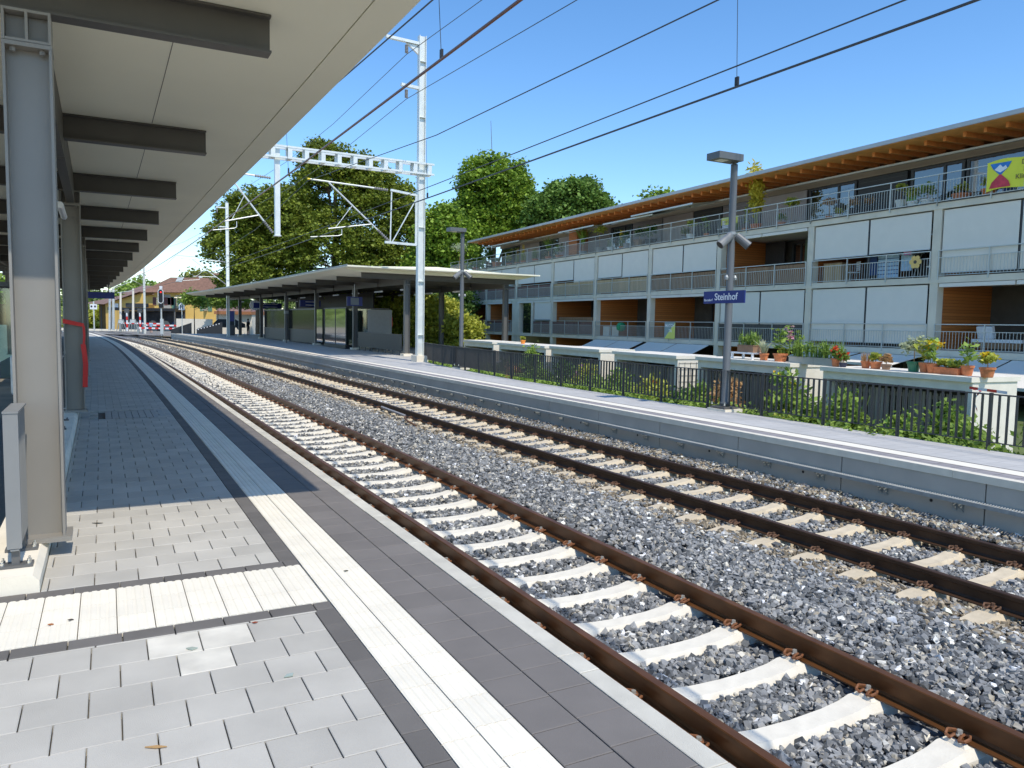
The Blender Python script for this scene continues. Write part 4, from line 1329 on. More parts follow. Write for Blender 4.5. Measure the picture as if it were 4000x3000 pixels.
def wire(name, label, pts, r, m, sag=None, n=24):
    P = []
    for (a, b) in zip(pts[:-1], pts[1:]):
        A = T(*a); B = T(*b); L = (B - A).length
        sg = (sag if sag is not None else 0) * (L / 50) ** 2
        k = n if sg else 6
        for i in range(k):
            f = i / k; p = A.lerp(B, f); p.z -= 4 * sg * f * (1 - f); P.append(p)
    P.append(T(*pts[-1]))
    return tag(MB().poly(P, r, 5).build(name, m), label, "wire", "overhead wires"), P


# the curve makes long spans chords, so supports are set at each bend of the line
def along(o, z0, z1, sags, ss=(-22, 6, 34.2, 57, 79.5, 101, 123, 150)):
    out = []
    for i in range(len(ss) - 1):
        for f in (0, .25, .5, .75):
            s = ss[i] + (ss[i + 1] - ss[i]) * f
            out.append((s, o, z0 - (z0 - z1) * 4 * f * (1 - f) * sags))
    out.append((ss[-1], o, z0))
    return out


SPN = (-20, 34.2, 79.5, 123, 165)
nearC, _ = wire("contact_wire", "thick copper brown contact wire over the white sleeper track", along(.78, 5.22, 5.22, 1, SPN), .020, M_COPPER)
wire("catenary_wire", "messenger wire above the copper brown contact wire", along(.78, 7.55, 5.95, 1, SPN), .012, M_WIRE)
wire("contact_wire", "dark contact wire over the tan sleeper track, lower of the close pair", along(4.72, 5.16, 5.16, 1, SPN), .017, M_WIRE)
wire("auxiliary_wire", "thin dark wire just above the contact wire of the tan sleeper track", along(4.66, 5.42, 5.42, 1, SPN), .011, M_WIRE)
wire("catenary_wire", "messenger wire swinging high over the tan sleeper track", along(4.60, 7.55, 6.35, 1, SPN), .012, M_WIRE)
wire("feeder_wire", "feeder wire hung from the top arm of the tall mast", along(8.9, 13.4, 12.7, 1, SPN), .014, M_WIRE)
wire("feeder_wire", "feeder wire hung from the shorter second arm of the tall mast", along(8.9, 11.5, 10.8, 1, SPN), .014, M_WIRE)


def dropper(s, o, z0, z1, label):
    p = thing("wire_dropper", label, "dropper", T(s, o, z0), 0, "droppers between messenger and contact wires")
    MB().tube(T(s, o - .05, z1), T(s, o, z0), .005, 5).build("hanger_wire", M_WIRE, p, world=True)
    mb = MB(); tbox(mb, s, o, z0 + .06, .06, .03, .12); mb.build("clamp", M_BLACK, p, world=True)


dropper(10.0, 4.72, 5.18, 6.42, "thin dropper hanging in the sky between the messenger and contact wire of the tan track")
dropper(11.3, .78, 5.24, 6.12, "wavy dropper clamped to the copper brown contact wire")
dropper(20.5, .78, 5.24, 6.35, "dropper on the copper brown wire in front of the big tree")
dropper(21.5, 4.72, 5.18, 6.7, "dropper over the tan track, seen left of the round chestnut tree")
# ================================================================== APARTMENT HOUSE  (local x = into the house, y = along the facade to the left, z up)
M_HCONC = mat("facade concrete", (.56, .53, .465), .9, 0, .09, 1.1, bump=.12, bscale=25)
M_BLIND = mat("white fabric blind", (.62, .605, .575), .8, 0, .02, 2)
M_WOODW = wood_mat("orange larch boards", (.30, .095, .022), (.46, .17, .045), .125)
M_LARCH = mat("larch soffit", (.66, .31, .10), .7, 0, .12, 3)
M_LARCH_D = mat("larch rafter", (.50, .20, .06), .7, 0, .12, 5)
M_REED = wood_mat("pale reed matting", (.26, .19, .11), (.50, .38, .235), .045, True)
M_REED_D = wood_mat("brown reed matting", (.135, .08, .045), (.29, .18, .105), .045, True)
M_PURP = wood_mat("purple brown willow screen", (.105, .06, .055), (.20, .125, .115), .05, True)
M_DSCR = wood_mat("charcoal screen", (.045, .043, .043), (.085, .08, .078), .06, True)
M_RAILG = mat("pale galvanised railing", (.42, .45, .46), .45, .3, .05, 5)
M_FRAME = mat("dark window frame", (.035, .037, .042), .45, 0, 0)
M_ZINC = mat("zinc roof edge", (.34, .36, .39), .4, .3, .05, 2)
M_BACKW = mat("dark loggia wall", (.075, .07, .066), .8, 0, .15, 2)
M_BEIGE = mat("beige render", (.30, .275, .24), .9, 0, .06, 1)
M_SLAT = wood_mat("grey slat shutter", (.15, .145, .155), (.21, .20, .215), .075)
M_SLAT_D = wood_mat("dark slat shutter", (.03, .033, .036), (.055, .06, .065), .075)


def window_glass():
    m = bpy.data.materials.new("window glass"); m.use_nodes = True
    nt = m.node_tree; b = nt.nodes["Principled BSDF"]
    b.inputs["Base Color"].default_value = (.012, .016, .018, 1); b.inputs["Roughness"].default_value = .03
    b.inputs["Specular IOR Level"].default_value = 1.0; b.inputs["IOR"].default_value = 1.9
    return m


M_WIN = window_glass()
H = thing("apartment_house", "long concrete apartment house with white fabric blinds, balconies and an orange larch roof soffit", "house", F(0, 27.5, 0), FTH)
YC = [20.15 + 6.28 * k for k in range(-2, 9)]          # column lines
Y0, Y1 = YC[0] - .2, 73.3
ZT, ZM, ZL = 6.69, 3.87, 1.05
for z in (ZT, ZM, ZL):
    mb = MB().box(-.05, 9.5, Y0, Y1, z - .24, z)
    mb.build("floor_slab", M_HCONC, H)
mb = MB().box(-.08, 0.02, Y0, Y1, ZT + .002, ZT + .05); mb.build("terrace_kerb", M_FRAME, H)
for k, y in enumerate(YC):
    for z0, z1 in ((ZM, ZT - .24), (ZL, ZM - .24), (-1.6, ZL - .24)):
        if k == 8 and z0 == ZL: continue
        MB().box(-.03, .32, y - .17, y + .17, z0, z1).build("column", M_HCONC, H)
for z0, z1 in ((ZL, ZM - .24), (-1.6, ZL - .24)):
    MB().box(-.03, 3.2, 57.25, 58.6, z0, z1).build("stair_wall", M_HCONC, H)
MB().box(-.02, .30, 72.95, 73.25, -1.6, ZT - .24).build("column", M_HCONC, H)
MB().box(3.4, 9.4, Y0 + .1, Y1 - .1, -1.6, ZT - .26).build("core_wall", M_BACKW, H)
# loggia partitions clad in larch, windows behind
for k, y in enumerate(YC[1:], 1):
    for z0, z1 in ((ZM, ZT - .24), (ZL, ZM - .24), (-1.6, ZL - .24)):
        if k in (8, 9) and z0 == ZL and k == 8: continue
        MB().box(.33, 3.39, y - .09, y + .09, z0 + .003, z1 - .003).build("loggia_partition", M_WOODW, H)
for k in range(len(YC) - 1):
    ya, yb = YC[k], YC[k + 1]
    for z0, z1 in ((ZM, ZT - .24), (ZL, ZM - .24), (-1.6, ZL - .24)):
        wdw = MB()
        for (a, b) in ((ya + .4, ya + 2.9), (ya + 3.2, yb - 1.9)):
            wdw.box(3.30, 3.36, a, b, z0 + .25, z1 - .2)
        w_ = wdw.build("window", M_WIN, H)
        fr = MB()
        for (a, b) in ((ya + .4, ya + 2.9), (ya + 3.2, yb - 1.9)):
            for yy in (a, (a + b) / 2, b): fr.box(3.26, 3.299, yy - .05, yy + .05, z0 + .25, z1 - .2)
            fr.box(3.262, 3.298, a, b, z0 + .18, z0 + .26); fr.box(3.262, 3.298, a, b, z1 - .24, z1 - .16)
        fr.build("frame", M_FRAME, w_)


def railing(ya, yb, z, solid=None, h=.98, x=-.07, zt=None):
    """balcony railing: posts, hand rail, bars, with a screen behind when given"""
    mb = MB(); n = max(2, int(round((yb - ya) / 2.05)))
    for i in range(n + 1):
        y = ya + (yb - ya) * i / n
        mb.box(x - .02, x + .02, y - .02, y + .02, z - .12, z + h + .02)
    mb.box(x - .025, x + .025, ya, yb, z + h, z + h + .035)
    mb.box(x - .012, x + .012, ya, yb, z + h - .27, z + h - .245); mb.box(x - .012, x + .012, ya, yb, z + .04, z + .065)
    m_ = int((yb - ya) / .125)
    for i in range(1, m_):
        y = ya + (yb - ya) * i / m_; mb.box(x - .007, x + .007, y - .007, y + .007, z + .065, z + h - .26)
    r = mb.build("balcony_railing", M_RAILG, H)
    if solid is not None:
        MB().box(x + .035, x + .05, ya + .05, yb - .05, z + .07, z + h - .06).build("privacy_screen", solid, r)
    return r


def blind(y0, y1, ztop, zbot, x=.02, label=None):
    b = MB().box(x, x + .012, y0, y1, zbot, ztop).build("blind", M_BLIND, H)
    MB().box(x - .02, x + .03, y0, y1, zbot - .03, zbot).build("bottom_bar", M_RAILG, b)
    return b


def blind_box(y0, y1, ztop):
    MB().box(-.04, .12, y0, y1, ztop - .15, ztop - .01).build("blind_cassette", M_BLIND, H)


# storey under the terrace: k counts bays from the right of the photograph; bay 1 = YC[1]..YC[2]
z1 = ZT - .24 - .05
UP = {0: (4.03, 4.03), 1: (4.03, 4.03), 2: (4.98, 4.96), 3: None, 4: (4.90, 4.88), 5: (4.93, 4.97), 6: (4.72, 5.02), 7: (5.05, 5.05), 8: (5.0, 5.0), 9: (5.0, 5.2)}
scr_up = {3: M_REED_D, 4: M_REED_D, 5: M_REED, 6: M_REED, 7: M_PURP, 8: M_PURP, 9: M_PURP}
LOW = {0: None, 1: None, 2: (1.27, 1.27), 3: (1.80, 1.50), 4: None, 5: None, 6: None, 7: None, 8: None, 9: None}
scr_low = {3: M_DSCR, 6: M_PURP, 7: M_PURP, 8: M_PURP, 9: M_REED_D}
NBAY = len(YC) - 1
for k in range(NBAY):
    ya, yb = YC[k] + .18, YC[k + 1] - .18
    ym = (ya + yb) / 2
    key = k
    u = UP[key] if key in UP else None
    if u:
        blind(ya + .10, ym - .05, z1, u[0]); blind(ym + .05, yb - .05, z1, u[1])
        MB().box(.05, .11, ym - .045, ym + .045, ZM, z1).build("guide_post", M_FRAME, H)
    else:
        blind_box(ya + .05, ym - .03, ZT - .25); blind_box(ym + .03, yb - .05, ZT - .25)
    railing(ya, yb, ZM, scr_up.get(key))
    if key == 8: ya = 58.7
    l = LOW[key]
    zl1 = ZM - .24 - .05
    if l:
        blind(ya + .10, ym - .05, zl1, l[1]); blind(ym + .05, yb - .05, zl1, l[0])
        MB().box(.05, .11, ym - .045, ym + .045, ZL, zl1).build("guide_post", M_FRAME, H)
    else:
        blind_box(ya + .05, ym - .03, ZM - .25); blind_box(ym + .03, yb - .05, ZM - .25)
    if key == 7:
        railing(ya, ya + 2.9, ZL, M_PURP); blind(ya + .05, ya + 2.8, zl1, 2.15)
        MB().box(.10, .16, ya + 3.2, ya + 5.0, ZL, zl1).build("stair_window", M_WIN, H)
        continue
    railing(ya, yb, ZL, scr_low.get(key))
MB().box(-.03, .32, 54.75, 55.05, ZL, ZM - .24).build("column", M_HCONC, H)
blind(70.75, 72.8, ZM - .29, 2.3)
MB().box(.0, .03, 45.6, 50.4, 1.95, 2.32).build("brown_screen_strip", M_REED_D, H)
# curtains behind the open upper bay, one painted green to imitate window reflections
MB().box(2.9, 2.95, 26.9, 29.6, ZM + .1, ZT - .3).build("window_curtain", mat("reflection green curtain", (.10, .16, .12), .6, 0, .35, 1.2), H)
MB().box(2.9, 2.95, 31.0, 32.4, ZM + .1, ZT - .3).build("window_curtain", mat("dark curtain", (.035, .033, .035), .7, 0, .1), H)
# attic storey, set back behind the terrace
AX = 2.3
MB().box(AX + .1, 9.4, Y0 + .2, 66.2, ZT + .001, 9.05).build("attic_core", M_FRAME, H)
MB().box(AX - .12, AX + .35, Y0 + .2, 66.2, 8.72, 9.10).build("lintel_band", M_BEIGE, H)
MB().box(AX - .9, AX - .78, Y0 + .2, 66.2, 8.82, 8.90).build("awning_box", M_RAILG, H)
att = [(8.0, 14.3, 'w'), (14.4, 20.7, 'w'), (20.75, 23.2, 'w'), (23.35, 25.9, 's'), (26.0, 28.9, 'w'), (29.0, 32.1, 'b'), (32.2, 35.2, 'g'), (35.3, 37.8, 's'), (37.9, 40.9, 'b'), (41.0, 44.3, 'g'), (44.4, 47.0, 'w'),
       (47.1, 50.2, 'g'), (50.3, 51.5, 'o'), (51.6, 54.8, 'b'), (54.9, 58.2, 'w'), (58.3, 62, 'b'), (62.1, 66, 'w')]
for a, b, t in att:
    if t == 'w':
        w_ = MB().box(AX - .02, AX + .04, a, b, ZT + .05, 8.70).build("window", M_WIN, H)
        fr = MB()
        for yy in (a + .08, a + (b - a) * .36, b - .08): fr.box(AX - .06, AX - .021, yy - .06, yy + .06, ZT + .05, 8.70)
        fr.box(AX - .055, AX - .022, a, b, 8.60, 8.70); fr.box(AX - .055, AX - .022, a, b, ZT + .05, ZT + .16)
        fr.build("frame", M_FRAME, w_)
    elif t in 'sg':
        MB().box(AX - .08, AX - .03, a, b, ZT + .05, 8.70).build("slat_shutter", M_SLAT_D if t == 's' else M_SLAT, H)
    elif t == 'o':
        MB().box(AX - 1.0, AX - .03, a, b, ZT + .05, 8.9).build("larch_wall", M_WOODW, H)
    else:
        MB().box(AX - .08, AX - .03, a, b, ZT + .05, 8.70).build("wall_panel", mat("mauve grey panel", (.29, .265, .27), .7, 0, .08, 1), H)
# roof with rafters under it
MB().add([(-.55, Y0 - .6, 9.22), (9.6, Y0 - .6, 9.42), (9.6, 67.4, 9.42), (-.55, 67.4, 9.22), (-.55, Y0 - .6, 9.30), (9.6, Y0 - .6, 9.50), (9.6, 67.4, 9.50), (-.55, 67.4, 9.30)],
         [(0, 3, 2, 1), (4, 5, 6, 7), (0, 1, 5, 4), (1, 2, 6, 5), (2, 3, 7, 6), (3, 0, 4, 7)]).build("roof_deck", M_LARCH, H)
MB().add([(-.62, Y0 - .7, 9.235), (-.56, Y0 - .7, 9.235), (-.56, 67.5, 9.235), (-.62, 67.5, 9.235), (-.62, Y0 - .7, 9.40), (-.50, Y0 - .7, 9.40), (-.50, 67.5, 9.40), (-.62, 67.5, 9.40)],
         [(0, 3, 2, 1), (4, 5, 6, 7), (0, 1, 5, 4), (1, 2, 6, 5), (2, 3, 7, 6), (3, 0, 4, 7)]).build("roof_edge", M_ZINC, H)
MB().add([(-.50, Y0 - .7, 9.302), (9.7, Y0 - .7, 9.505), (9.7, 67.5, 9.505), (-.50, 67.5, 9.302), (-.50, Y0 - .7, 9.40), (9.7, Y0 - .7, 9.6), (9.7, 67.5, 9.6), (-.50, 67.5, 9.40)],
         [(0, 3, 2, 1), (4, 5, 6, 7), (0, 1, 5, 4), (1, 2, 6, 5), (2, 3, 7, 6), (3, 0, 4, 7)]).build("roof_covering", M_ZINC, H)
raf = MB().add([(.15, -.06, 9.05), (2.4, -.06, 9.09), (2.4, .06, 9.09), (.15, .06, 9.05), (.15, -.06, 9.234), (2.4, -.06, 9.277), (2.4, .06, 9.277), (.15, .06, 9.234)],
               [(0, 3, 2, 1), (4, 5, 6, 7), (0, 1, 5, 4), (1, 2, 6, 5), (2, 3, 7, 6), (3, 0, 4, 7)]).build("rafter", M_LARCH_D, H)
ys = np.arange(9.0, 67, .80)
raf.location = (0, float(ys[0]), 0)
for y in ys[1:]:
    r_ = raf.copy(); COL.objects.link(r_); r_.location = (0, float(y), 0)
# terrace railing
for k in range(NBAY):
    railing(YC[k], YC[k + 1] if k < NBAY - 1 else 73.2, ZT, None, 1.06, -.11)
# folding arm awnings on the terrace, left part
for a, b, out, zz, lab in ((34.6, 40.6, 1.9, 8.55, None), (38.6, 44.2, 1.7, 8.45, None), (45.4, 50.4, 1.7, 8.52, None), (57.5, 64.5, 1.5, 8.6, None)):
    aw = MB().add([(AX - .8, a, 8.86), (AX - .8, b, 8.86), (AX - .8 - out, b, zz), (AX - .8 - out, a, zz)], [(0, 1, 2, 3)])
    aw.add([(AX - .8, a, 8.875), (AX - .8, b, 8.875), (AX - .8 - out, b, zz + .015), (AX - .8 - out, a, zz + .015)], [(0, 1, 2, 3)])
    w = aw.build("awning", M_BLIND, H)
    mb = MB(); mb.box(AX - .85 - out, AX - .8 - out, a, b, zz - .04, zz + .05)
    for yy in (a + .5, b - .5): mb.beam((AX - .8, yy, 8.80), (AX - .8 - out * .5, yy + .9, (8.8 + zz) / 2 - .08), .05); mb.beam((AX - .8 - out * .5, yy + .9, (8.8 + zz) / 2 - .08), (AX - .8 - out, yy, zz - .02), .05)
    mb.build("awning_arm", M_RAILG, w)
# ground floor awnings
for a, b, out, zz in ((10.2, 13.7, 2.5, .0), (14.0, 16.9, 2.5, .0), (17.0, 19.9, 2.5, .0), (20.4, 23.2, 1.7, .45), (23.4, 26.2, 1.7, .45), (33.2, 36.0, 2.6, -.30), (36.1, 38.9, 2.6, -.30), (39.4, 42.1, 2.6, -.30), (42.2, 45.0, 2.6, -.30)):
    w = MB().add([(-.1, a, .78), (-.1, b, .78), (-.1 - out, b, zz), (-.1 - out, a, zz), (-.1, a, .80), (-.1, b, .80), (-.1 - out, b, zz + .02), (-.1 - out, a, zz + .02)],
                 [(0, 1, 2, 3), (7, 6, 5, 4), (0, 4, 5, 1), (1, 5, 6, 2), (2, 6, 7, 3), (3, 7, 4, 0)]).build("awning", M_BLIND, H)
    MB().box(-.14 - out, -.08 - out, a, b, zz - .07, zz + .03).build("awning_bar", M_RAILG, w)

# banners and loose things hung on the balconies
bn = thing("climate_banner", "yellow banner with a blue and red hourglass hung on the terrace railing", "banner", F(17.2, 27.33, 7.2), FTH)
M_BY = mat("banner yellow", (.78, .66, .06), .75, 0, .03, 2)
vs, fs = [], []
for i in range(13):
    for j in range(5):
        y = 1.0 - 2.25 * i / 12; z = (.62 - 1.02 * j / 4) + .05 * math.sin(i * .6) - .012 * i
        vs.append((-.03 + .015 * math.sin(i * 1.1 + j * .5), y, z + .02 * i))
for i in range(12):
    for j in range(4): fs.append((i * 5 + j, (i + 1) * 5 + j, (i + 1) * 5 + j + 1, i * 5 + j + 1))
MB().add(vs, fs).build("banner_cloth", M_BY, bn)
M_BB = mat("banner blue", (.03, .17, .50), .75, 0, .2, 6); M_BR = mat("banner red", (.50, .05, .08), .75, 0, .2, 8); M_BT = mat("banner brown print", (.18, .15, .05), .8, 0, 0)
mb = MB(); cy, cz = .50, .12
up_ = [(-.052, cy + r * math.cos(t), cz + .42 + .18 * math.sin(t)) for t, r in [(math.pi * i / 10, .38) for i in range(11)]]
mb.add([(-.052, cy + .38, cz + .44), (-.052, cy - .38, cz + .44), (-.052, cy - .28, cz + .26), (-.052, cy - .04, cz + .03), (-.052, cy + .04, cz + .03), (-.052, cy + .28, cz + .26)], [(0, 1, 2, 3, 4, 5)]); mb.build("hourglass_top", M_BB, bn)
mb = MB(); mb.add([(-.052, cy - .04, cz + .03), (-.052, cy + .04, cz + .03), (-.052, cy + .30, cz - .22), (-.052, cy + .38, cz - .42), (-.052, cy - .38, cz - .42), (-.052, cy - .30, cz - .22)], [(0, 1, 2, 3, 4, 5)]); mb.build("hourglass_base", M_BR, bn)
mb = MB(); mb.add([(-.056, cy + .22, cz + .22), (-.056, cy + .02, cz + .38), (-.056, cy - .08, cz + .27), (-.056, cy - .18, cz + .33), (-.056, cy - .24, cz + .22), (-.056, cy, cz + .10)], [(0, 1, 2, 3, 4, 5)]); mb.build("snowy_peak", M_WHITE, bn)
for i, tx in enumerate(("Die Alpen", "brauchen", "Klimaschutz")):
    text_mesh("lettering", tx, .235, M_BT, bn, (-.058, -1.18, .46 - .24 * i), rotL, .001, 'RIGHT', .003)
MB().box(-.058, -.054, -1.22, -.35, -.36, -.16).build("white_strip", M_WHITE, bn)
b2 = thing("sports_banner", "grey and yellow banner with white letters on a lower balcony railing", "banner", F(36.65, 27.36, 1.1), FTH)
MB().box(-.012, 0, -.5, .5, -.03, .92).build("banner_cloth", mat("banner grey green", (.22, .30, .33), .8, 0, .05), b2)
MB().add([(-.015, -.5, .92), (-.015, -.5, -.03), (-.015, .5, -.03)], [(0, 1, 2)]).build("yellow_corner", mat("pale yellow print", (.55, .60, .15), .8, 0, 0), b2)
text_mesh("lettering", "MATCH", .25, M_LETTER, b2, (-.018, 0, .72), rotL, .001, 'CENTER', .004)
text_mesh("lettering", "TA", .25, M_LETTER, b2, (-.018, -.05, .42), rotL, .001, 'CENTER', .004)
b3 = thing("yellow_banner", "small yellow banner on the terrace seen behind the nearer lamp post", "banner", F(33.4, 28.6, 7.5), FTH)
MB().box(-.012, 0, -.75, .55, -.12, .28).build("banner_cloth", M_BY, b3)
text_mesh("lettering", "maschutz", .2, M_BT, b3, (-.016, 0, .06), rotL, .001, 'CENTER', .002)


def furn(name, label, cat, u, d, z, group=None):
    return thing(name, label, cat, F(u, 27.5 + d, z), FTH, group)


# balcony laundry and furniture (bay right of the second column from the right)
M_CLOTH = mat("pale blue cloth", (.35, .50, .66), .85, 0, .15, 7); M_CLOTHW = mat("white cloth", (.72, .73, .74), .85, 0, .05); M_CLOTHD = mat("navy cloth", (.03, .06, .17), .9, 0, .1)
r = furn("drying_rack", "drying rack hung with blue striped towels on the upper right balcony", "rack", 22.6, .75, ZM)
mb = MB()
for y in (-1.1, 1.1): mb.tube((-.25, y, 0), (.25, y, 1.05), .012, 6); mb.tube((.25, y, 0), (-.25, y, 1.05), .012, 6)
for x in (-.25, -.1, .1, .25): mb.tube((x, -1.2, 1.05), (x, 1.2, 1.05), .008, 5)
mb.build("rack_frame", M_RAILG, r)
MB().box(-.27, -.255, -.45, .55, .12, 1.04).build("towel", M_CLOTH, r)
mb = MB()
for i in range(5): mb.box(-.274, -.271, -.45, .55, .25 + i * .16, .28 + i * .16)
mb.build("towel_stripe", M_CLOTHD, r)
MB().box(-.26, -.24, .62, 1.1, .25, 1.04).build("hanging_shirt", M_CLOTHD, r)
MB().box(-.27, -.255, -1.05, -.55, .35, 1.04).build("hanging_shirt", M_CLOTH, r)
for y, lb, mt in ((20.9, "orange daisy ornament on the balcony railing below the terrace", mat("ochre flower paint", (.75, .45, .16), .7, 0, 0)), (21.55, "pink flower windmill above the laundry on the balcony", mat("pink flower paint", (.55, .18, .38), .7, 0, 0))):
    f_ = furn("flower_ornament", lb, "ornament", y, -.16 if 'daisy' in lb else .2, ZM + (.62 if 'daisy' in lb else 1.2))
    mb = MB()
    for i in range(6):
        a = i * math.pi / 3; mb.tube((-.01, .17 * math.cos(a), .17 * math.sin(a)), (.01, .17 * math.cos(a), .17 * math.sin(a)), .10, 10)
    mb.tube((-.008, 0, 0), (.008, 0, 0), .12, 10); mb.build("petals", mt, f_)
    MB().tube((-.02, 0, 0), (-.012, 0, 0), .07, 10).build("flower_heart", M_BACKW, f_)


def chair(label, u, d, z, m, rot=0., group=None, s=1.0):
    c = thing("balcony_chair", label, "chair", F(u, 27.5 + d, z), FTH + rot, group)
    MB().box(-.22 * s, .22 * s, -.22 * s, .22 * s, .42, .45).build("seat", m, c)
    mb = MB()
    for i in range(5): mb.box(.20, .22, -.22, .22, .52 + i * .085, .58 + i * .085)
    mb.build("backrest", m, c)
    for a in (-1, 1):
        for b in (-1, 1): MB().tube((a * .2, b * .2, 0), (a * .2, b * .2, .9 if a > 0 else .42), .014, 6).build("leg", M_RAILG, c)
    return c


chair("folded white chair at the right end of the laundry balcony", 20.55, .45, ZM, M_WHITE, .4, "balcony chairs")
chair("white slatted chair with a striped cover left on the laundry balcony", 24.6, .7, ZM, M_CLOTHW, -.5, "balcony chairs")
chair("green folding chair on the terrace above the laundry balcony", 22.3, 1.1, ZT, mat("green chair seat", (.16, .42, .05), .6, 0, 0), .3, "balcony chairs")
chair("white metal armchair on the terrace beside the green chair", 21.55, 1.0, ZT, M_WHITE, -.3, "balcony chairs")
chair("white plastic chair on the terrace behind the nearer lamp post", 33.6, .9, ZT, M_WHITE, .2, "balcony chairs")
chair("dark chair on the terrace among the pots left of the lamp post", 37.0, 1.1, ZT, M_FRAME, .2, "balcony chairs")
so = furn("day_bed", "low day bed with a white cushion on the lower right balcony before the larch wall", "sofa", 18.15, 1.3, ZL)
MB().box(-.4, .4, -.9, .95, .12, .34).build("bed_base", M_REED_D, so); MB().box(-.42, .42, -.92, .97, .342, .46).build("mattress", M_CLOTHW, so)
MB().obox((.1, .75, .72), (1, 0, .3), (0, 1, 0), (-.3, 0, 1), .14, .62, .45).build("cushion", M_CLOTHW, so)
for u_, lb in ((44.2, "pale board leaning on the balcony railing, left of a pair"), (43.1, "pale board leaning on the balcony railing, right of a pair")):
    q = furn("leaning_board", lb, "board", u_, .25, ZL); MB().box(0, .03, -.4, .4, .01, .66).build("board_panel", M_CONC_W, q)
q = furn("green_bag", "round green bag hanging behind the lower balcony railing", "bag", 42.2, .12, ZL + .35); MB().lathe((0, 0, 0), [(.05, 0), (.28, .12), (.32, .35), (.2, .55), (.05, .6)], 14).build("bag_body", mat("green bag cloth", (.02, .22, .10), .7, 0, .1), q)
q = furn("storage_chest", "pale storage chest on the laundry balcony next to the column", "chest", 25.4, .6, ZM); MB().box(-.3, .3, -.5, .5, 0, .85).build("chest_body", M_REED, q); MB().box(-.32, .32, -.52, .52, .852, .89).build("lid", M_REED_D, q)
# ================================================================== GARDEN SHEDS, POTS, PLANTS
M_SHED = mat("shed concrete", (.60, .585, .54), .9, 0, .07, 3)
M_SLATW = wood_mat("weathered slats", (.16, .135, .115), (.30, .265, .235), .145, True)
SHEDS = [(9.75, 13.3, "white concrete garden shed at the right end of the row behind the fence"), (14.45, 17.95, "garden shed behind the nearer lamp post, with plant boxes on its roof"),
         (19.05, 22.45, "garden shed with a wire trellis at its left, under the low white awnings"), (23.5, 27.1, "garden shed left of the one with the wire trellis, its roof bare"),
         (27.7, 32.2, "garden shed with a small orange pot on its roof near the farther lamp post"), (33.0, 36.6, "farthest garden shed, half hidden by the canopy posts")]
for i, (u0, u1, lb) in enumerate(SHEDS):
    S_ = thing("garden_shed", lb, "shed", F((u0 + u1) / 2, 15.5, -1.0), FTH, "garden sheds behind the fence")
    w = (u1 - u0) / 2; up = .02 * (i % 2)
    MB().box(-1.08, .45, -w - .10, w + .10, 1.80 + up, 1.90 + up).build("roof_slab", M_CONC_W, S_)
    for sg in (-1, 1):
        MB().box(-1.0, .40, sg * w - .07, sg * w + .07, -.05, 1.798 + up).build("side_wall", M_CONC_W, S_)
    MB().box(-1.0, -.92, -w + .072, w - .072, 1.62, 1.797 + up).build("front_fascia", M_SHED, S_)
    mb = MB(); y = -w + .12
    while y < w - .16:
        mb.box(-.72, -.70, y, y + .10, -.02, 1.50 + random.uniform(-.01, .01)); y += .145
    sp = mb.build("slat_panel", M_SLATW, S_)
    mb = MB(); mb.box(-.69, -.65, -w + .072, w - .072, 1.36, 1.44); mb.box(-.69, -.65, -w + .072, w - .072, .2, .28); mb.build("slat_rail", M_SLATW, sp)
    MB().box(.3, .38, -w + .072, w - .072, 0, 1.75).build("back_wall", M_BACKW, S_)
    if i == 2:
        tr = MB(); yy = -w - .085
        for j in range(9): tr.tube((-.95 + j * .22, yy, .1), (-.95 + j * .22, yy, 1.7), .006, 4)
        for j in range(9): tr.tube((-.95, yy, .15 + j * .19), (.85, yy, .15 + j * .19), .006, 4)
        tr.build("wire_trellis", M_STEEL, S_)

SOIL = mat("potting soil", (.05, .035, .025), .95, 0, .2, 30)


def pot(parent, r, h, m, shape='round', L=None):
    if shape == 'box':
        L = L or r * 2
        mb = MB(); mb.box(-r, r, -L / 2, L / 2, 0, h - .01); mb.box(-r - .015, r + .015, -L / 2 - .015, L / 2 + .015, h - .009, h + .015)
        p = mb.build("pot", m, parent)
        MB().box(-r + .01, r - .01, -L / 2 + .01, L / 2 - .01, h + .016, h + .02).build("soil", SOIL, p)
    else:
        p = MB().lathe((0, 0, 0), [(r * .68, 0), (r * .74, .01), (r * .95, h * .80), (r * 1.06, h * .80), (r * 1.08, h), (r * .96, h), (r * .93, h * .88)], 18).build("pot", m, parent, smooth=False)
    return p


_seed = [100]


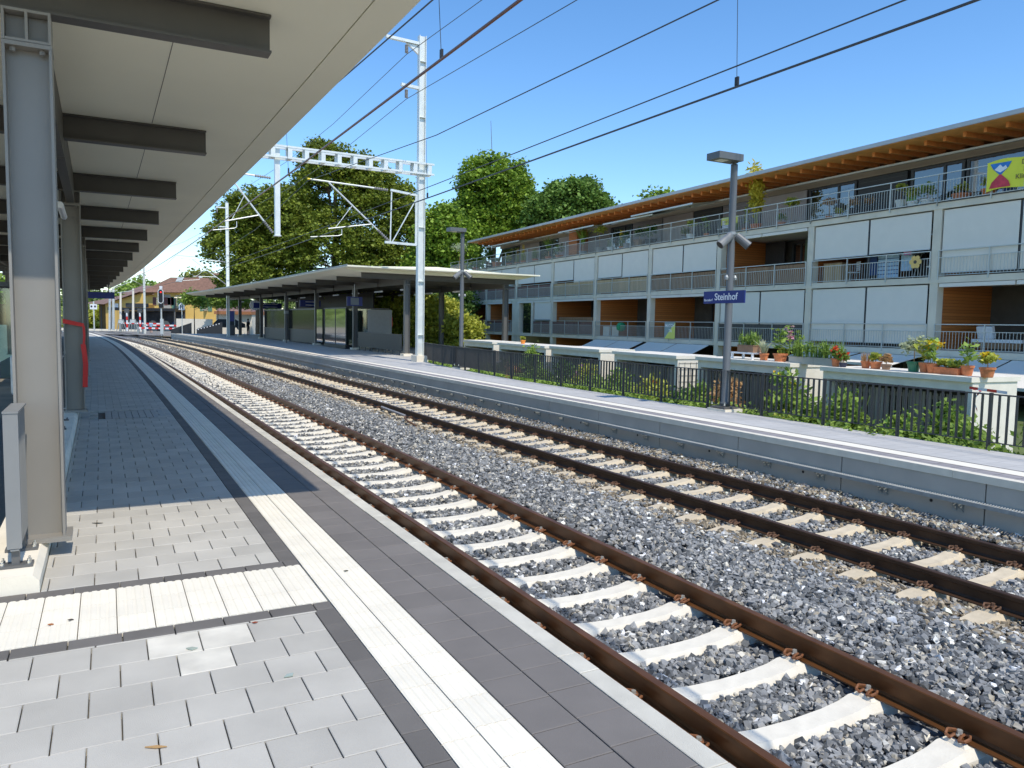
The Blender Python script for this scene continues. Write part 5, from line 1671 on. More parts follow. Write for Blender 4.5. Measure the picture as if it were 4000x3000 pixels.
def potted(u, d, z, kind, label, r=.16, h=.24, m=None, ph=.4, L=None, group=None, leaf=None, flower=None, shape='round', name="potted_plant"):
    _seed[0] += 1; sd = _seed[0]
    P_ = thing(name, label, "plant", F(u, d, z), FTH + (0 if shape == 'box' else random.uniform(0, 3)), group)
    if d < 16: P_.scale = (.82, .82, .82) if shape != "box" else (.9, 1.0, .85)
    pot(P_, r, h, m or M_TERRA, shape, L)
    g = np.random.default_rng(sd)
    lf = leaf or L_MID
    ly = (L or r * 2) / 2 if shape == 'box' else r * .6
    lx = r * .7
    def spots(n, zlo, zhi, k=1.0):
        return np.c_[g.uniform(-lx, lx, n) * k, g.uniform(-ly, ly, n) * k, h + g.uniform(zlo, zhi, n)]
    if kind == 'bush':
        c = crown_centers([(0, 0, h + ph * .5, max(lx, ph * .42), max(ly, ph * .42), ph * .5)], 26, sd, .5)
        leaves("foliage", c, lf, P_, 12, ph * .22, .8, .075 if ph < .9 else .10, sd)
        MB().tube((0, 0, h - .05), (0, 0, h + ph * .5), .012, 5).build("stem", L_DRY, P_)
    elif kind == 'grass':
        blades("foliage", spots(14, -.02, 0), lf, P_, int(60 + 120 * ly), ph, .5, .014, sd, .08)
    elif kind == 'herb':
        blades("foliage", spots(16, -.02, 0), lf, P_, int(60 + 90 * ly), ph, .35, .02, sd, .1)
        leaves("leaf_tufts", spots(int(18 + 22 * ly), ph * .15, ph * .8), lf, P_, 9, .10, .8, .05, sd)
    elif kind == 'agave':
        blades("foliage", np.array([[0, 0, h - .03]]), L_GREY, P_, 22, ph, 1.1, .07, sd, .05)
    elif kind == 'tall':
        mb = MB(); st = []
        for i in range(3):
            x, y = g.uniform(-.05, .05, 2); top = ph * g.uniform(.8, 1.1)
            mb.tube((x, y, h - .04), (x * 2, y * 2, h + top), .009, 5, .005)
            for q in np.linspace(.3, 1.0, 5): st.append((x * (1 + q) + g.normal() * .04, y * (1 + q) + g.normal() * .04, h + top * q))
        mb.build("stem", L_MID, P_)
        leaves("foliage", np.array(st), lf, P_, 4, .15, .7, .105, sd, up=1.0)
    elif kind == 'tree':
        mb = MB(); mb.tube((0, 0, h - .04), (0, 0, h + ph * .62), .022, 6, .014); mb.build("stem", L_DRY, P_)
        c = crown_centers([(0, 0, h + ph * .78, ph * .30, ph * .30, ph * .24)], 40, sd, .4)
        leaves("foliage", c, lf, P_, 12, ph * .16, .6, .075, sd)
    elif kind == 'palm':
        mb = MB(); mb.tube((0, 0, h - .03), (0, 0, h + ph * .4), .05, 7); mb.build("stem", L_DRY, P_)
        blades("foliage", np.array([[0, 0, h + ph * .35]]), lf, P_, 110, ph * .85, 1.35, .035, sd, .1)
    elif kind == 'bamboo':
        mb = MB(); st = []
        for i in range(9):
            x, y = g.uniform(-.1, .1, 2); top = ph * g.uniform(.6, 1.0); ex, ey = x * 3.2, y * 3.2
            mb.tube((x, y, h - .04), (ex, ey, h + top), .009, 5, .004)
            for q in np.linspace(.35, 1.0, 9): st.append((x + (ex - x) * q, y + (ey - y) * q, h + top * q))
        mb.build("stem", L_YEL, P_)
        leaves("foliage", np.array(st), lf, P_, 9, .26, .9, .10, sd, up=.2, aspect=3)
    elif kind == 'spike':
        blades("foliage", spots(9, -.02, 0), lf, P_, 50, ph * .8, .4, .03, sd, .08)
        leaves("flower_spikes", np.concatenate([np.c_[np.full(10, a), np.full(10, b), np.linspace(h + ph * .5, h + ph * 1.15, 10)] for a, b in g.uniform(-.08, .08, (3, 2))]), flower or L_ORANGE, P_, 5, .05, 1, .05, sd)
    if flower is not None and kind != 'spike':
        leaves("flowers", spots(16, ph * .55, ph * 1.0, 1.3), flower, P_, 7, .06, .8, .05, sd + 7)
    return P_


ZS = .90
M_GREYBOX = mat("grey planter", (.36, .36, .34), .8, 0, .05); M_GREENP = mat("glazed green pot", (.03, .16, .09), .3, 0, .1, 5); M_BROWNBOX = mat("brown planter", (.24, .15, .10), .8, 0, .1)
M_NAVY = mat("navy pot", (.02, .025, .06), .4, 0, 0); M_WPOT = mat("white pot", (.68, .67, .64), .6, 0, .05); M_GPOT = mat("grey pot", (.27, .27, .27), .7, 0, .05); M_DKPOT = mat("black pot", (.02, .022, .028), .5, 0, 0)
gp = "pots on the garden shed roofs"
tb = thing("plant_table", "small white table on the shed roof behind the lamp post", "table", F(16.5, 15.0, ZS), FTH)
MB().box(-.25, .25, -.45, .45, .17, .21).build("tabletop", M_WHITE, tb)
for a in (-.2, .2):
    for b in (-.4, .4): MB().box(a - .025, a + .025, b - .025, b + .025, 0, .169).build("leg", M_WHITE, tb)
potted(16.45, 15.0, ZS + .211, 'herb', "brown plant box with leafy herbs standing on the small white table", .17, .22, M_BROWNBOX, .48, .62, gp, L_MID, None, 'box')
potted(15.88, 15.0, ZS, 'agave', "spiky agave in a terracotta pot beside the small white table", .15, .25, None, .45, None, gp)
potted(15.5, 15.3, ZS, 'bush', "low yellowish shrub spilling between the agave and the biggest terracotta pot", .12, .14, M_DKPOT, .30, None, gp, L_YEL)
potted(15.18, 14.9, ZS, 'tall', "biggest terracotta pot with tall leafy stems on the shed roof", .22, .28, None, .75, None, gp, L_MID)
potted(15.35, 15.35, ZS, 'tall', "reddish flowering stems in a hidden pot behind the biggest terracotta pot", .12, .2, M_DKPOT, .95, None, gp, L_MID, L_PINK)
potted(14.98, 15.3, ZS, 'tall', "left one of two small brown pots behind the long grey planters", .13, .22, mat("brown pot", (.20, .10, .07), .8, 0, .1), .70, None, gp)
potted(14.76, 15.1, ZS, 'herb', "right one of two small brown pots, next to the long grey planters", .14, .22, mat("brown pot", (.20, .10, .07), .8, 0, .1), .45, None, gp)
potted(14.36, 14.9, ZS, 'herb', "long grey planter full of grassy lavender, left of a pair", .14, .20, M_GREYBOX, .52, .80, gp, L_MID, None, 'box')
potted(13.56, 14.9, ZS, 'herb', "long grey planter full of grassy lavender, right of a pair", .14, .20, M_GREYBOX, .52, .78, gp, L_MID, None, 'box')
potted(13.24, 14.75, ZS, 'bush', "red geranium in a terracotta pot at the joint of two shed roofs", .12, .24, None, .30, None, gp, L_MID, L_RED)
potted(13.02, 14.75, ZS, 'bush', "red flowers in a navy pot right beside the red geranium", .11, .13, M_NAVY, .28, None, gp, L_MID, L_RED)
potted(12.6, 15.0, ZS, 'grass', "small terracotta pot with dry brownish grass", .13, .20, None, .26, None, gp, L_DRY)
potted(12.33, 15.0, ZS, 'bush', "terracotta pot with a yellow green tuft between two dry plants", .16, .20, None, .24, None, gp, L_YEL)
potted(12.05, 15.0, ZS, 'bush', "small brown pot with a purplish grey dry plant", .13, .15, M_BROWNBOX, .24, None, gp, L_DRY)
potted(11.32, 14.95, ZS, 'bush', "silvery lavender bush in the glazed green pot", .17, .27, M_GREENP, .62, None, gp, L_GREY)
potted(11.05, 14.95, ZS, 'tall', "terracotta pot with broad squash leaves, beside the green pot", .15, .26, None, .52, None, gp, L_YEL)
potted(10.83, 14.9, ZS, 'tall', "wide terracotta pot with broad squash leaves and yellow blossom", .16, .25, None, .58, None, gp, L_MID, L_ORANGE)
potted(10.56, 14.9, ZS, 'bush', "oblong terracotta trough with trailing yellowish leaves, left one", .11, .16, None, .20, .36, gp, L_YEL, None, 'box')
potted(10.32, 14.85, ZS, 'bush', "oblong terracotta trough with trailing yellowish leaves, right one", .11, .15, None, .18, .30, gp, L_YEL, None, 'box')
potted(10.08, 14.9, ZS, 'tall', "terracotta pot with a single young sunflower stalk", .15, .25, None, .56, None, gp, L_MID)
potted(9.60, 14.8, ZS, 'bush', "terracotta pot with a golden leaved plant at the right end of the shed roof", .17, .24, None, .34, None, gp, L_YEL, L_ORANGE)
potted(30.6, 14.9, ZS, 'bush', "little orange pot with bright green leaves far along the shed roofs", .14, .2, mat("orange pot", (.70, .22, .03), .6, 0, 0), .20, None, gp, L_YEL)

# terrace plants (on the setback roof terrace of the house)
TZ = ZT; L_BAM = leaf_mat("golden bamboo leaves", (.22, .20, .02), (.42, .38, .06), .4); tg = "plants along the roof terrace railing"
TP = [(18.5, 'bush', "big round orange pot with yellow green leaves on the terrace beside the yellow banner", .26, .34, mat("orange plastic pot", (.55, .16, .05), .6, 0, 0), .45, L_YEL, None),
      (19.75, 'bush', "broad terracotta tub with leafy plants left of the yellow banner", .32, .36, M_TERRA, .42, L_YEL, None),
      (17.9, 'tall', "blue pot with tall leaves behind the yellow banner", .22, .40, mat("blue pot", (.03, .08, .30), .5, 0, 0), .5, L_MID, None),
      (21.05, 'bush', "dense green bush before the big terrace window", .25, .30, M_WPOT, .62, L_MID, None),
      (21.65, 'bush', "pale green shrub next to the dense green bush on the terrace", .22, .30, M_WPOT, .55, L_YEL, None),
      (22.4, 'tree', "bushy golden green plant in a tall white pot on the terrace", .20, .48, M_WPOT, .62, L_YEL, None),
      (23.9, 'bush', "reddish leaved plant in a black trough on the terrace", .2, .42, M_DKPOT, .35, L_DRY, None),
      (24.6, 'bush', "second black trough with dry reddish leaves on the terrace", .2, .42, M_DKPOT, .42, L_DRY, None),
      (25.35, 'bush', "low light green plant in a small pale pot on the terrace", .16, .22, M_WPOT, .3, L_YEL, None),
      (26.1, 'tree', "thin brownish shrub above the end of the larch rafters row, in a terracotta pot", .17, .26, M_TERRA, .75, L_DRY, None),
      (28.3, 'tree', "flat topped bonsai like pine on the terrace", .2, .3, M_GPOT, 1.05, L_YEL, None),
      (28.9, 'bush', "orange flowering bush under the flat topped pine", .2, .28, M_TERRA, .42, L_MID, L_ORANGE),
      (30.55, 'bamboo', "tall yellow bamboo in a terracotta tub reaching to the roof edge", .28, .36, M_TERRA, 3.0, L_BAM, None),
      (31.6, 'tall', "slender climbing plant beside the tall bamboo", .17, .28, M_TERRA, 1.1, L_YEL, None),
      (32.2, 'grass', "tuft of green grass just right of the lamp post on the terrace", .16, .22, M_GPOT, .45, L_MID, None),
      (34.5, 'tall', "tall leafy stem in a terracotta pot just left of the lamp post", .16, .28, M_TERRA, .95, L_MID, None),
      (35.8, 'tree', "wiry shrub with yellow leaves in a white pot on the terrace", .24, .36, M_WPOT, .7, L_YEL, None),
      (36.6, 'bush', "small olive bush between wiry shrub and dark chair", .2, .3, M_GPOT, .5, L_OLIVE, None),
      (39.9, 'bush', "long clipped dark hedge plant under the folded awning", .35, .45, M_DKPOT, .9, L_DARK, None),
      (41.0, 'bush', "second clipped dark hedge plant beside the brown tub", .4, .5, M_REED_D, .75, L_DARK, None),
      (42.3, 'bush', "rounded dark green shrub at the end of the clipped hedge", .25, .4, M_GPOT, .7, L_DARK, None),
      (43.3, 'spike', "yellow flower spike standing behind the terrace railing", .18, .3, M_TERRA, .9, L_MID, L_ORANGE),
      (44.5, 'herb', "blue grey leafy plant in a white tub on the terrace", .25, .35, M_WPOT, .55, L_GREY, None),
      (45.8, 'tree', "large orange tinged small tree on the terrace", .3, .42, M_GPOT, 1.45, L_YEL, None),
      (48.6, 'palm', "fan palm with drooping fronds on the terrace, before the larch wall", .28, .4, M_GPOT, 1.45, L_MID, None),
      (51.9, 'bush', "white flowering bush on the terrace near the long awning", .28, .36, M_TERRA, .8, L_MID, L_WHITE),
      (53.9, 'palm', "dense feathery green palm clump on the terrace", .28, .38, M_TERRA, 1.25, L_MID, None),
      (55.6, 'herb', "light green feathery plant left of the white flowers", .25, .32, M_TERRA, .8, L_MID, None),
      (57.6, 'spike', "two tall yellow mullein spikes on the terrace", .22, .3, M_TERRA, 1.1, L_YEL, L_ORANGE),
      (59.3, 'spike', "reddish foxtail flower spikes in a terracotta pot", .22, .3, M_TERRA, .95, L_YEL, L_DRY),
      (60.8, 'bush', "yellow flowering clump in the terrace corner", .25, .3, M_TERRA, .7, L_YEL, L_ORANGE),
      (63.2, 'bush', "plant in the large round terracotta tub toward the left end of the terrace", .45, .55, M_TERRA, .35, L_MID, None),
      (65.7, 'palm', "wide dark fan palm beside the end wall of the attic", .35, .4, M_DKPOT, 1.5, L_DARK, None),
      (68.6, 'bush', "small leafy pot behind the glass of the terrace corner", .3, .4, M_TERRA, .6, L_MID, None),
      (72.6, 'tree', "silver olive tree at the left end of the terrace", .35, .45, M_TERRA, 2.6, L_GREY, None)]
for i, (u, kd, lb, r, h, m_, ph, lf, fl) in enumerate(TP):
    potted(u, 27.95 + .25 * ((i * 7) % 4) / 3 if kd != 'palm' else 28.35, TZ, kd, lb, r, h, m_, ph, None, tg, lf, fl)

# garden shrubs between fence and sheds
sg_ = "garden shrubs behind the bar fence"
SHR = [(6.9, 13.2, 1.75, .85, L_MID, None, 'tall willow like bush at the right edge, before the end of the shed row'), (8.3, 12.6, 1.0, .6, L_MID, None, "feathery green bush left of the tall willow like bush"),
       (9.35, 13.5, 1.25, .5, L_MID, None, "bush of upright leafy stems against the white shed end wall"), (10.3, 13.4, .95, .45, L_MID, None, "bright green shoots before the white end wall's slatted panel"),
       (11.5, 13.2, 1.35, .42, L_MID, None, "tall broad leaved plant rising before the slats of the right shed"), (12.4, 12.4, .65, .5, L_YEL, None, "low yellowish weeds below the broad leaved plant"),
       (12.7, 13.5, 1.05, .4, L_MID, None, "upright green bush near the left post of the right shed"), (13.85, 13.9, 1.65, .5, L_MID, L_ORANGE, "climbing shrub with orange lilies in the gap between two sheds"),
       (14.6, 12.6, .75, .45, L_YEL, L_WHITE, "pale shrub with creamy blossom below the orange lilies"), (15.5, 13.5, 1.35, .45, L_DRY, None, "dry brown bush before the slats of the lamp post shed"),
       (16.2, 13.2, 1.15, .5, L_MID, None, "round green bush right of the lamp post foot"), (17.3, 13.3, .9, .45, L_DARK, None, "dark leafy clump behind the lamp post foot"),
       (18.5, 13.3, 1.1, .55, L_YEL, L_RED, "yellow green bush with a red bloom before the wire trellis"), (19.6, 12.8, .7, .5, L_MID, None, "low bush left of the wire trellis"),
       (20.6, 13.4, 1.2, .6, L_MID, None, "big leafy bush before the trellis shed"), (21.8, 13.2, .9, .5, L_MID, None, "medium bush at the left end of the trellis shed"),
       (22.9, 13.6, 1.25, .5, L_YEL, L_PINK, "rose bush with pinkish blooms in the gap between sheds"), (24.2, 13.4, 1.35, .6, L_DARK, L_WHITE, "dark bush with small white blossoms before the bare roofed shed"),
       (25.6, 13.1, 1.0, .55, L_MID, None, "green bush at the left part of the bare roofed shed"), (26.9, 13.5, 1.75, .35, L_MID, None, "thin climbing plant poking above the shed roof"),
       (27.6, 13.0, .9, .5, L_DRY, L_PINK, "reddish shrub at the corner beside the thin climber"), (29.2, 13.3, 1.1, .6, L_DARK, L_WHITE, "shrub with white dots of bloom near the farther lamp post"),
       (30.6, 13.0, .9, .6, L_MID, None, "green shrub right behind the farther lamp post"), (32.2, 13.1, 1.0, .7, L_DARK, L_WHITE, "dark shrub left of the farther lamp post"),
       (33.8, 12.8, .9, .6, L_MID, None, "shrub at the foot of the catenary mast side fence"), (35.5, 13.2, 1.1, .7, L_MID, L_PINK, "bush with pink specks behind the fence by the mast")]
for i, (u, d, hh, rr, lf, fl, lb) in enumerate(SHR):
    P_ = thing("garden_shrub", lb, "shrub", F(u, d, -.88), FTH, sg_)
    c = crown_centers([(0, 0, hh * .45, rr, rr, hh * .5), (rr * .3, rr * .4, hh * .75, rr * .5, rr * .5, hh * .33)], 60, 300 + i, .35)
    c[:, 2] = np.maximum(c[:, 2], .03)
    leaves("foliage", c, lf, P_, 16, .20, .9, .075, 300 + i, up=.4, aspect=2.0)
    mb = MB(); g = np.random.default_rng(i)
    for k in range(6):
        x, y = g.normal(size=2) * rr * .35; mb.tube((x * .3, y * .3, 0), (x, y, hh * g.uniform(.6, 1.0)), .010, 4, .005)
    mb.build("stem", L_DRY if lf is L_DRY else L_MID, P_)
    if fl is not None: leaves("flowers", c[::7] + np.array([-.08, 0, .05]), fl, P_, 5, .10, .8, .07, 400 + i)
g = np.random.default_rng(77)
n = 520
uu = g.uniform(3, 37, n); dd = g.uniform(11.35, 14.2, n) ** 1
pts = np.array([F(a, b + (.25 if a < 8 else 0), -.78 + g.uniform(0, .10)) for a, b in zip(uu, dd)])
tag(leaves("ground_cover", pts, L_YEL, None, 26, .45, .45, .07, 5, aspect=2.2), "low weeds and ground cover plants between the fence and the sheds", "ground cover", kind="stuff")
pts = np.array([F(a, 11.35 + g.uniform(-.02, .45) + (.25 if a < 9 else 0), -.35 + g.uniform(0, .32)) for a in g.uniform(7, 36, 420)])
tag(leaves("hedge_cover", pts, L_MID, None, 22, .26, .7, .06, 6, aspect=1.8), "leafy cover growing close along the foot of the fence", "ground cover", kind="stuff")
r = thing("barrier_tape", "red and white barrier tape strung from the fence to the right shed", "tape", F(9.4, 13.5, .6), FTH)
pts = [F(7.2, 11.6, .86), F(8.6, 12.8, .80), F(9.3, 14.2, .66), F(9.6, 14.42, .45), F(9.5, 14.42, .25)]
for i, (a, b) in enumerate(zip(pts[:-1], pts[1:])):
    for j in range(4):
        p0 = a.lerp(b, j / 4); p1 = a.lerp(b, (j + 1) / 4); z_ = Vector((0, 0, .045))
        MB().add([p0, p1, p1 + z_, p0 + z_], [(0, 1, 2, 3)]).build("tape_strip", M_RED if j % 2 else M_WHITE, r, world=True)

# ================================================================== TREES
M_BARK = mat("grey brown bark", (.11, .085, .06), .95, 0, .3, 6, bump=.4, bscale=20)


def tree(label, base, h, lobes, n, leafm, leaf=.28, n_leaf=26, spread=1.0, seed=1, tr=.35, group=None, name="broadleaf_tree", shell=.72):
    t = thing(name, label, "tree", base, 0, group)
    g = np.random.default_rng(seed)
    top = max(l[2] for l in lobes)
    mb = MB(); mb.tube((0, 0, -1.5), (0, 0, top * .55), tr, 10, tr * .62); mb.tube((0, 0, top * .55), (0, 0, top), tr * .62, 8, tr * .2)
    for l in lobes:
        mb.tube((0, 0, top * g.uniform(.25, .5)), (l[0] * .75, l[1] * .75, l[2]), tr * .4, 7, tr * .12)
        for k in range(4):
            d = g.normal(size=3) * np.array(l[3:6]) * .5
            mb.tube((l[0] * .5, l[1] * .5, l[2] * .8), (l[0] + d[0], l[1] + d[1], l[2] + d[2]), tr * .16, 5, tr * .05)
    mb.build("trunk", M_BARK, t)
    c = crown_centers(lobes, n, seed, shell)
    leaves("crown", c, leafm, t, n_leaf, spread, .62, leaf, seed, up=.55, aspect=1.35)
    return t


L_LIND = leaf_mat("linden leaves", (.022, .042, .006), (.155, .195, .028), .28)
L_CHEST = leaf_mat("chestnut leaves", (.028, .066, .010), (.18, .27, .036), .35)
tree("huge olive green linden tree behind the far canopy, the largest in view", at(1310, 1268, 100), 24,
     [(0, 0, 17.0, 5.4, 5, 6.2), (-5.5, 0, 13.0, 5.2, 5, 5.6), (5.5, 0, 14.0, 5.4, 5, 6.0), (0, -3, 9, 8.5, 5, 6), (-1.6, 0, 20.6, 3.0, 3, 2.9), (9.0, 0, 10.8, 3.8, 4, 6.6), (3.0, 0, 18.6, 3.2, 3, 3.4), (-7, -1, 7, 5, 5, 5), (6, -1, 7, 6, 5, 5)], 1900, L_LIND, .27, 52, .78, 1, .6)
tree("linden tree at the left of the huge one, behind the mast in the canopy", at(1010, 1262, 96), 17,
     [(0, 0, 12.2, 4.6, 4.5, 4.8), (-2.8, -1, 8.6, 3.6, 4, 4.6), (2.5, 0, 8.6, 5, 4, 5.4), (-2.6, 0, 12.6, 2.4, 2.4, 2.6), (0, -1, 4.6, 5, 4, 4), (3, 0, 13, 3.4, 3, 3.4)], 1150, L_LIND, .25, 50, .72, 2, .4)
tree("tall bright green chestnut tree behind the left end of the apartment house", at(1925, 1262, 104), 22,
     [(0, 0, 17.2, 5.2, 5, 5.4), (-1, 0, 12, 6.4, 5, 5.5), (3, 0, 13, 5.0, 5, 5.5), (-5.4, 0, 8.5, 4, 4, 5)], 1500, L_CHEST, .33, 42, .85, 3, .5)
tree("broad chestnut tree right of the tall chestnut, over the house roof", at(2230, 1262, 98), 19,
     [(0, 0, 14.8, 3.9, 4, 3.6), (-2.4, 0, 12.6, 4, 4, 4), (2.0, 0, 11, 4.0, 4, 5), (3.3, 0, 13.6, 1.9, 2, 2)], 1100, leaf_mat("dark chestnut leaves", (.028, .062, .014), (.12, .20, .045), .3), .33, 40, .85, 4, .45)
tree("tree whose top just shows above the house roof by the lamp head", at(2560, 1275, 92), 17, [(0, 0, 14.2, 2.0, 2, 2.2), (0, 0, 9, 3, 3, 5)], 200, L_CHEST, .34, 22, .9, 5, .3)
tree("dark tree filling the gap between the linden and the tall chestnut", at(1735, 1262, 92), 13, [(0, 0, 9.2, 3.4, 3.4, 4.6), (-1.5, 0, 5, 3.5, 3, 4)], 900, L_CHEST, .32, 26, 1.0, 6, .35)
for i, (u, Y, hh, rr, lf, lb) in enumerate([(1490, 62, 4.6, 2.0, L_YEL, "yellow green bush seen between the first and second posts of the far canopy"), (1600, 58, 4.4, 1.9, L_YEL, "yellow green bush between the far canopy's front post and the mast"),
                                    (1700, 54, 3.6, 1.7, L_YEL, "yellow green bush just right of the catenary mast under the canopy"), (1790, 52, 2.2, 1.5, L_YEL, "lower yellow green bush left of the farther lamp post"),
                                    (1660, 72, 6.0, 2.6, L_MID, "taller green bush behind the yellow green ones by the mast"), (1420, 66, 6.2, 2.6, L_MID, "deep green bush behind the grey upright board"), (1770, 70, 5.2, 2.2, L_DARK, "dark bush beside the left end of the apartment house"),
                                    (1330, 84, 7, 3.2, L_DARK, "dark bush behind the glass waiting room"), (1180, 90, 7.5, 3.6, L_DARK, "dark bush behind the black kiosk")]):
    tree(lb, at(u, 1262, Y) * 1 - Vector((0, 0, 2.2)), hh, [(0, 0, hh * .5 + .6, rr, rr, hh * .5), (rr * .3, 0, hh * .85, rr * .6, rr * .6, hh * .28), (0, 0, hh * .25, rr * 1.1, rr, hh * .3)], 380, lf, .17, 24, .55, 40 + i, .09, "bushes behind the far canopy", "tall_bush", .5)

for i in range(6):
    s_ = 60 + i * 5.3  # bushes invented to stand in for dark tree shade behind the canopy
    tree(["dark hedge bush", "second dark hedge bush", "third dark hedge bush", "fourth dark hedge bush", "fifth dark hedge bush", "last dark hedge bush"][i] + " added for tree shade along the back of the far canopy", T(s_, 21.3, -.8), 4.6, [(0, 0, 2.6, 3.0, 2.4, 2.4), (.6, 0, 1.0, 3.2, 2.4, 1.6)], 300, L_DARK, .2, 26, .7, 700 + i, .09, "bushes added as shade behind the far canopy", "shade_bush", .5)
# ================================================================== FAR END OF THE STATION
M_YW = mat("ochre yellow wall", (.58, .40, .125), .9, 0, .06, 1); M_YWOOD = wood_mat("yellow boarded wall", (.40, .27, .08), (.56, .39, .13), .35, True)
M_ROOF = mat("brown roof tiles", (.165, .095, .070), .9, 0, .2, 2.5, bump=.5, bscale=9); M_ROOF2 = mat("mauve brown roof", (.17, .115, .105), .9, 0, .12, 2)
M_MURAL = mat("dark arcade", (.03, .035, .05), .8, 0, .5, 1.2); M_GREYW = mat("grey plaster", (.33, .32, .30), .9, 0, .1, 1)
M_ROAD = mat("road asphalt", (.17, .17, .17), .92, 0, .12, 1.5)
rd = MB(); rd.add([at(40, 1310, 108) * 1, at(960, 1310, 96), at(960, 1300, 150), at(40, 1300, 150)], [(0, 1, 2, 3)])
for i in range(4): rd.v[i] = (rd.v[i][0], rd.v[i][1], -.60)
structure(rd.build("road", M_ROAD))


def house_box(parent, x0, x1, y0, y1, z0, z1, m, name="wall"):
    return MB().box(x0, x1, y0, y1, z0, z1).build(name, m, parent)


def shutters(parent, y, zc, xs, m_sh, w=.55, h=1.5):
    for x in xs:
        w_ = MB().box(x - w, x + w, y - .05, y - .004, zc - h / 2, zc + h / 2).build("window", M_WIN, parent)
        for sg in (-1, 1): MB().box(x + sg * (w + .32) - .3, x + sg * (w + .32) + .3, y - .08, y - .005, zc - h / 2 - .05, zc + h / 2 + .05).build("shutter", m_sh, w_)


# main station house
YB = 136.0
st = thing("station_house", "ochre yellow station house with a big brown hipped roof behind the red signal", "house", at(700, 1300, YB))
bx = st.location.x; K = YB / 2992.3
X = lambda u: at(u, 1250, YB).x - bx
Z = lambda v, u=650: at(u, v, YB).z - st.location.z
house_box(st, X(604), X(800), 0, 12, -.5, Z(1133), M_YW)
house_box(st, X(640), X(668), -.05, .0, Z(1205), Z(1150), M_GREYW, "wall_panel")
rz = Z(1133); rt = Z(1083)
MB().add([(X(560), -1.2, rz - .5), (X(868), -1.2, rz - .3), (X(868), 13.5, rz - .3), (X(560), 13.5, rz - .5), (X(712), 5, rt), (X(760), 5, rt), (X(640), 3.0, rz + 2.4), (X(820), 3.0, rz + 2.4), (X(820), 8, rz + 2.4), (X(640), 8, rz + 2.4)],
         [(0, 1, 7, 6), (6, 7, 5, 4), (1, 2, 8, 7), (7, 8, 5), (2, 3, 9, 8), (8, 9, 4, 5), (3, 0, 6, 9), (9, 6, 4), (0, 3, 2, 1)]).build("roof", M_ROOF, st)
for u in (676, 684, 692): MB().obox((X(u), 2.2, rz + 2.0), (1, 0, 0), (0, .75, .65), (0, -.65, .75), .38, 1.4, .06).build("skylight", mat("skylight glass", (.35, .40, .42), .2, 0, 0), st)
MB().obox((X(757), 2.9, rz + 2.2), (1, 0, 0), (0, .75, .65), (0, -.65, .75), .6, 1.4, .08).build("skylight", mat("skylight glass", (.35, .40, .42), .2, 0, 0), st)
MB().box(X(727), X(738), 4.5, 5.3, rt - .6, rt + .7).build("chimney", M_ROOF, st)
shutters(st, 0, Z(1177), [X(618), X(662)], mat("maroon shutter", (.13, .05, .045), .7, 0, 0), .25, 1.3)
shutters(st, 0, Z(1185), [X(690)], mat("green shutter", (.10, .20, .15), .7, 0, 0), .25, 2.2)
MB().add([(X(690), -.1, Z(1153)), (X(733), -.1, Z(1153)), (X(735), -1.2, Z(1164)), (X(692), -1.2, Z(1164))], [(0, 1, 2, 3)]).build("awning", mat("cream awning", (.62, .58, .45), .8, 0, .03), st)
MB().box(X(470), X(725), -4.2, 0, Z(1216), Z(1205)).build("porch_roof", M_BLACK, st)
for u in (480, 545, 610, 670, 722): MB().box(X(u) - .1, X(u) + .1, -4.1, -3.9, -.5, Z(1216)).build("porch_post", M_STEEL, st)
MB().box(X(470), X(725), -.3, -.06, -.5, Z(1217)).build("arcade_wall", M_MURAL, st)
for u, c in ((530, M_GREYW), (565, mat("blue mural", (.02, .06, .16), .8, 0, .3, 2)), (600, M_GREYW), (650, M_GREYW), (690, mat("blue mural", (.02, .06, .16), .8, 0, .3, 2))):
    mb = MB(); n = 10; w = .75; base = [(X(u) - w, -.34, -.3), (X(u) + w, -.34, -.3)] + [(X(u) + w * math.cos(t), -.34, 1.3 + .8 * math.sin(t)) for t in [math.pi * i / n for i in range(n + 1)]]
    mb.prism(base, (0, .03, 0)); mb.build("arch_door", c, st)
# timber gabled goods wing
gw = thing("goods_shed", "yellow boarded goods shed with a broad mauve brown gable roof left of the station house", "shed", at(470, 1300, 142))
YB2 = 142.0; gx = gw.location.x
X2 = lambda u: at(u, 1250, YB2).x - gx
Z2 = lambda v: at(480, v, YB2).z - gw.location.z
house_box(gw, X2(388), X2(445), 0, 9, -.5, Z2(1188), M_YWOOD)
house_box(gw, X2(447), X2(600), -3, 9, -.5, Z2(1188), M_YWOOD)
MB().add([(X2(447), -3.02, Z2(1188)), (X2(600), -3.02, Z2(1188)), (X2(600), -3.02, Z2(1150)), (X2(585), -3.02, Z2(1146))], [(0, 1, 2, 3)]).build("gable_wall", M_YW, gw)
MB().add([(X2(340), -1, Z2(1188)), (X2(452), -4, Z2(1191)), (X2(590), -4, Z2(1140)), (X2(608), 8, Z2(1118)), (X2(440), 12, Z2(1150)), (X2(345), 10, Z2(1176))], [(0, 1, 2), (0, 2, 3), (0, 3, 4), (0, 4, 5)]).build("roof", M_ROOF2, gw)
MB().box(X2(525), X2(612), -3.1, -3.03, Z2(1200), Z2(1185)).build("window_strip", M_FRAME, gw)
MB().box(X2(480), X2(497), -3.12, -3.04, Z2(1202), Z2(1187)).build("wall_sign", M_WHITE, gw)
MB().box(X2(395), X2(399), -.06, -.004, .2, Z2(1195)).build("door_post", M_FRAME, gw)
rr_ = thing("brown_roofed_house", "mauve brown roofed house behind the goods shed", "house", at(560, 1300, 158))
YB3 = 158.0; X3 = lambda u: at(u, 1250, YB3).x - rr_.location.x; Z3 = lambda v: at(560, v, YB3).z - rr_.location.z
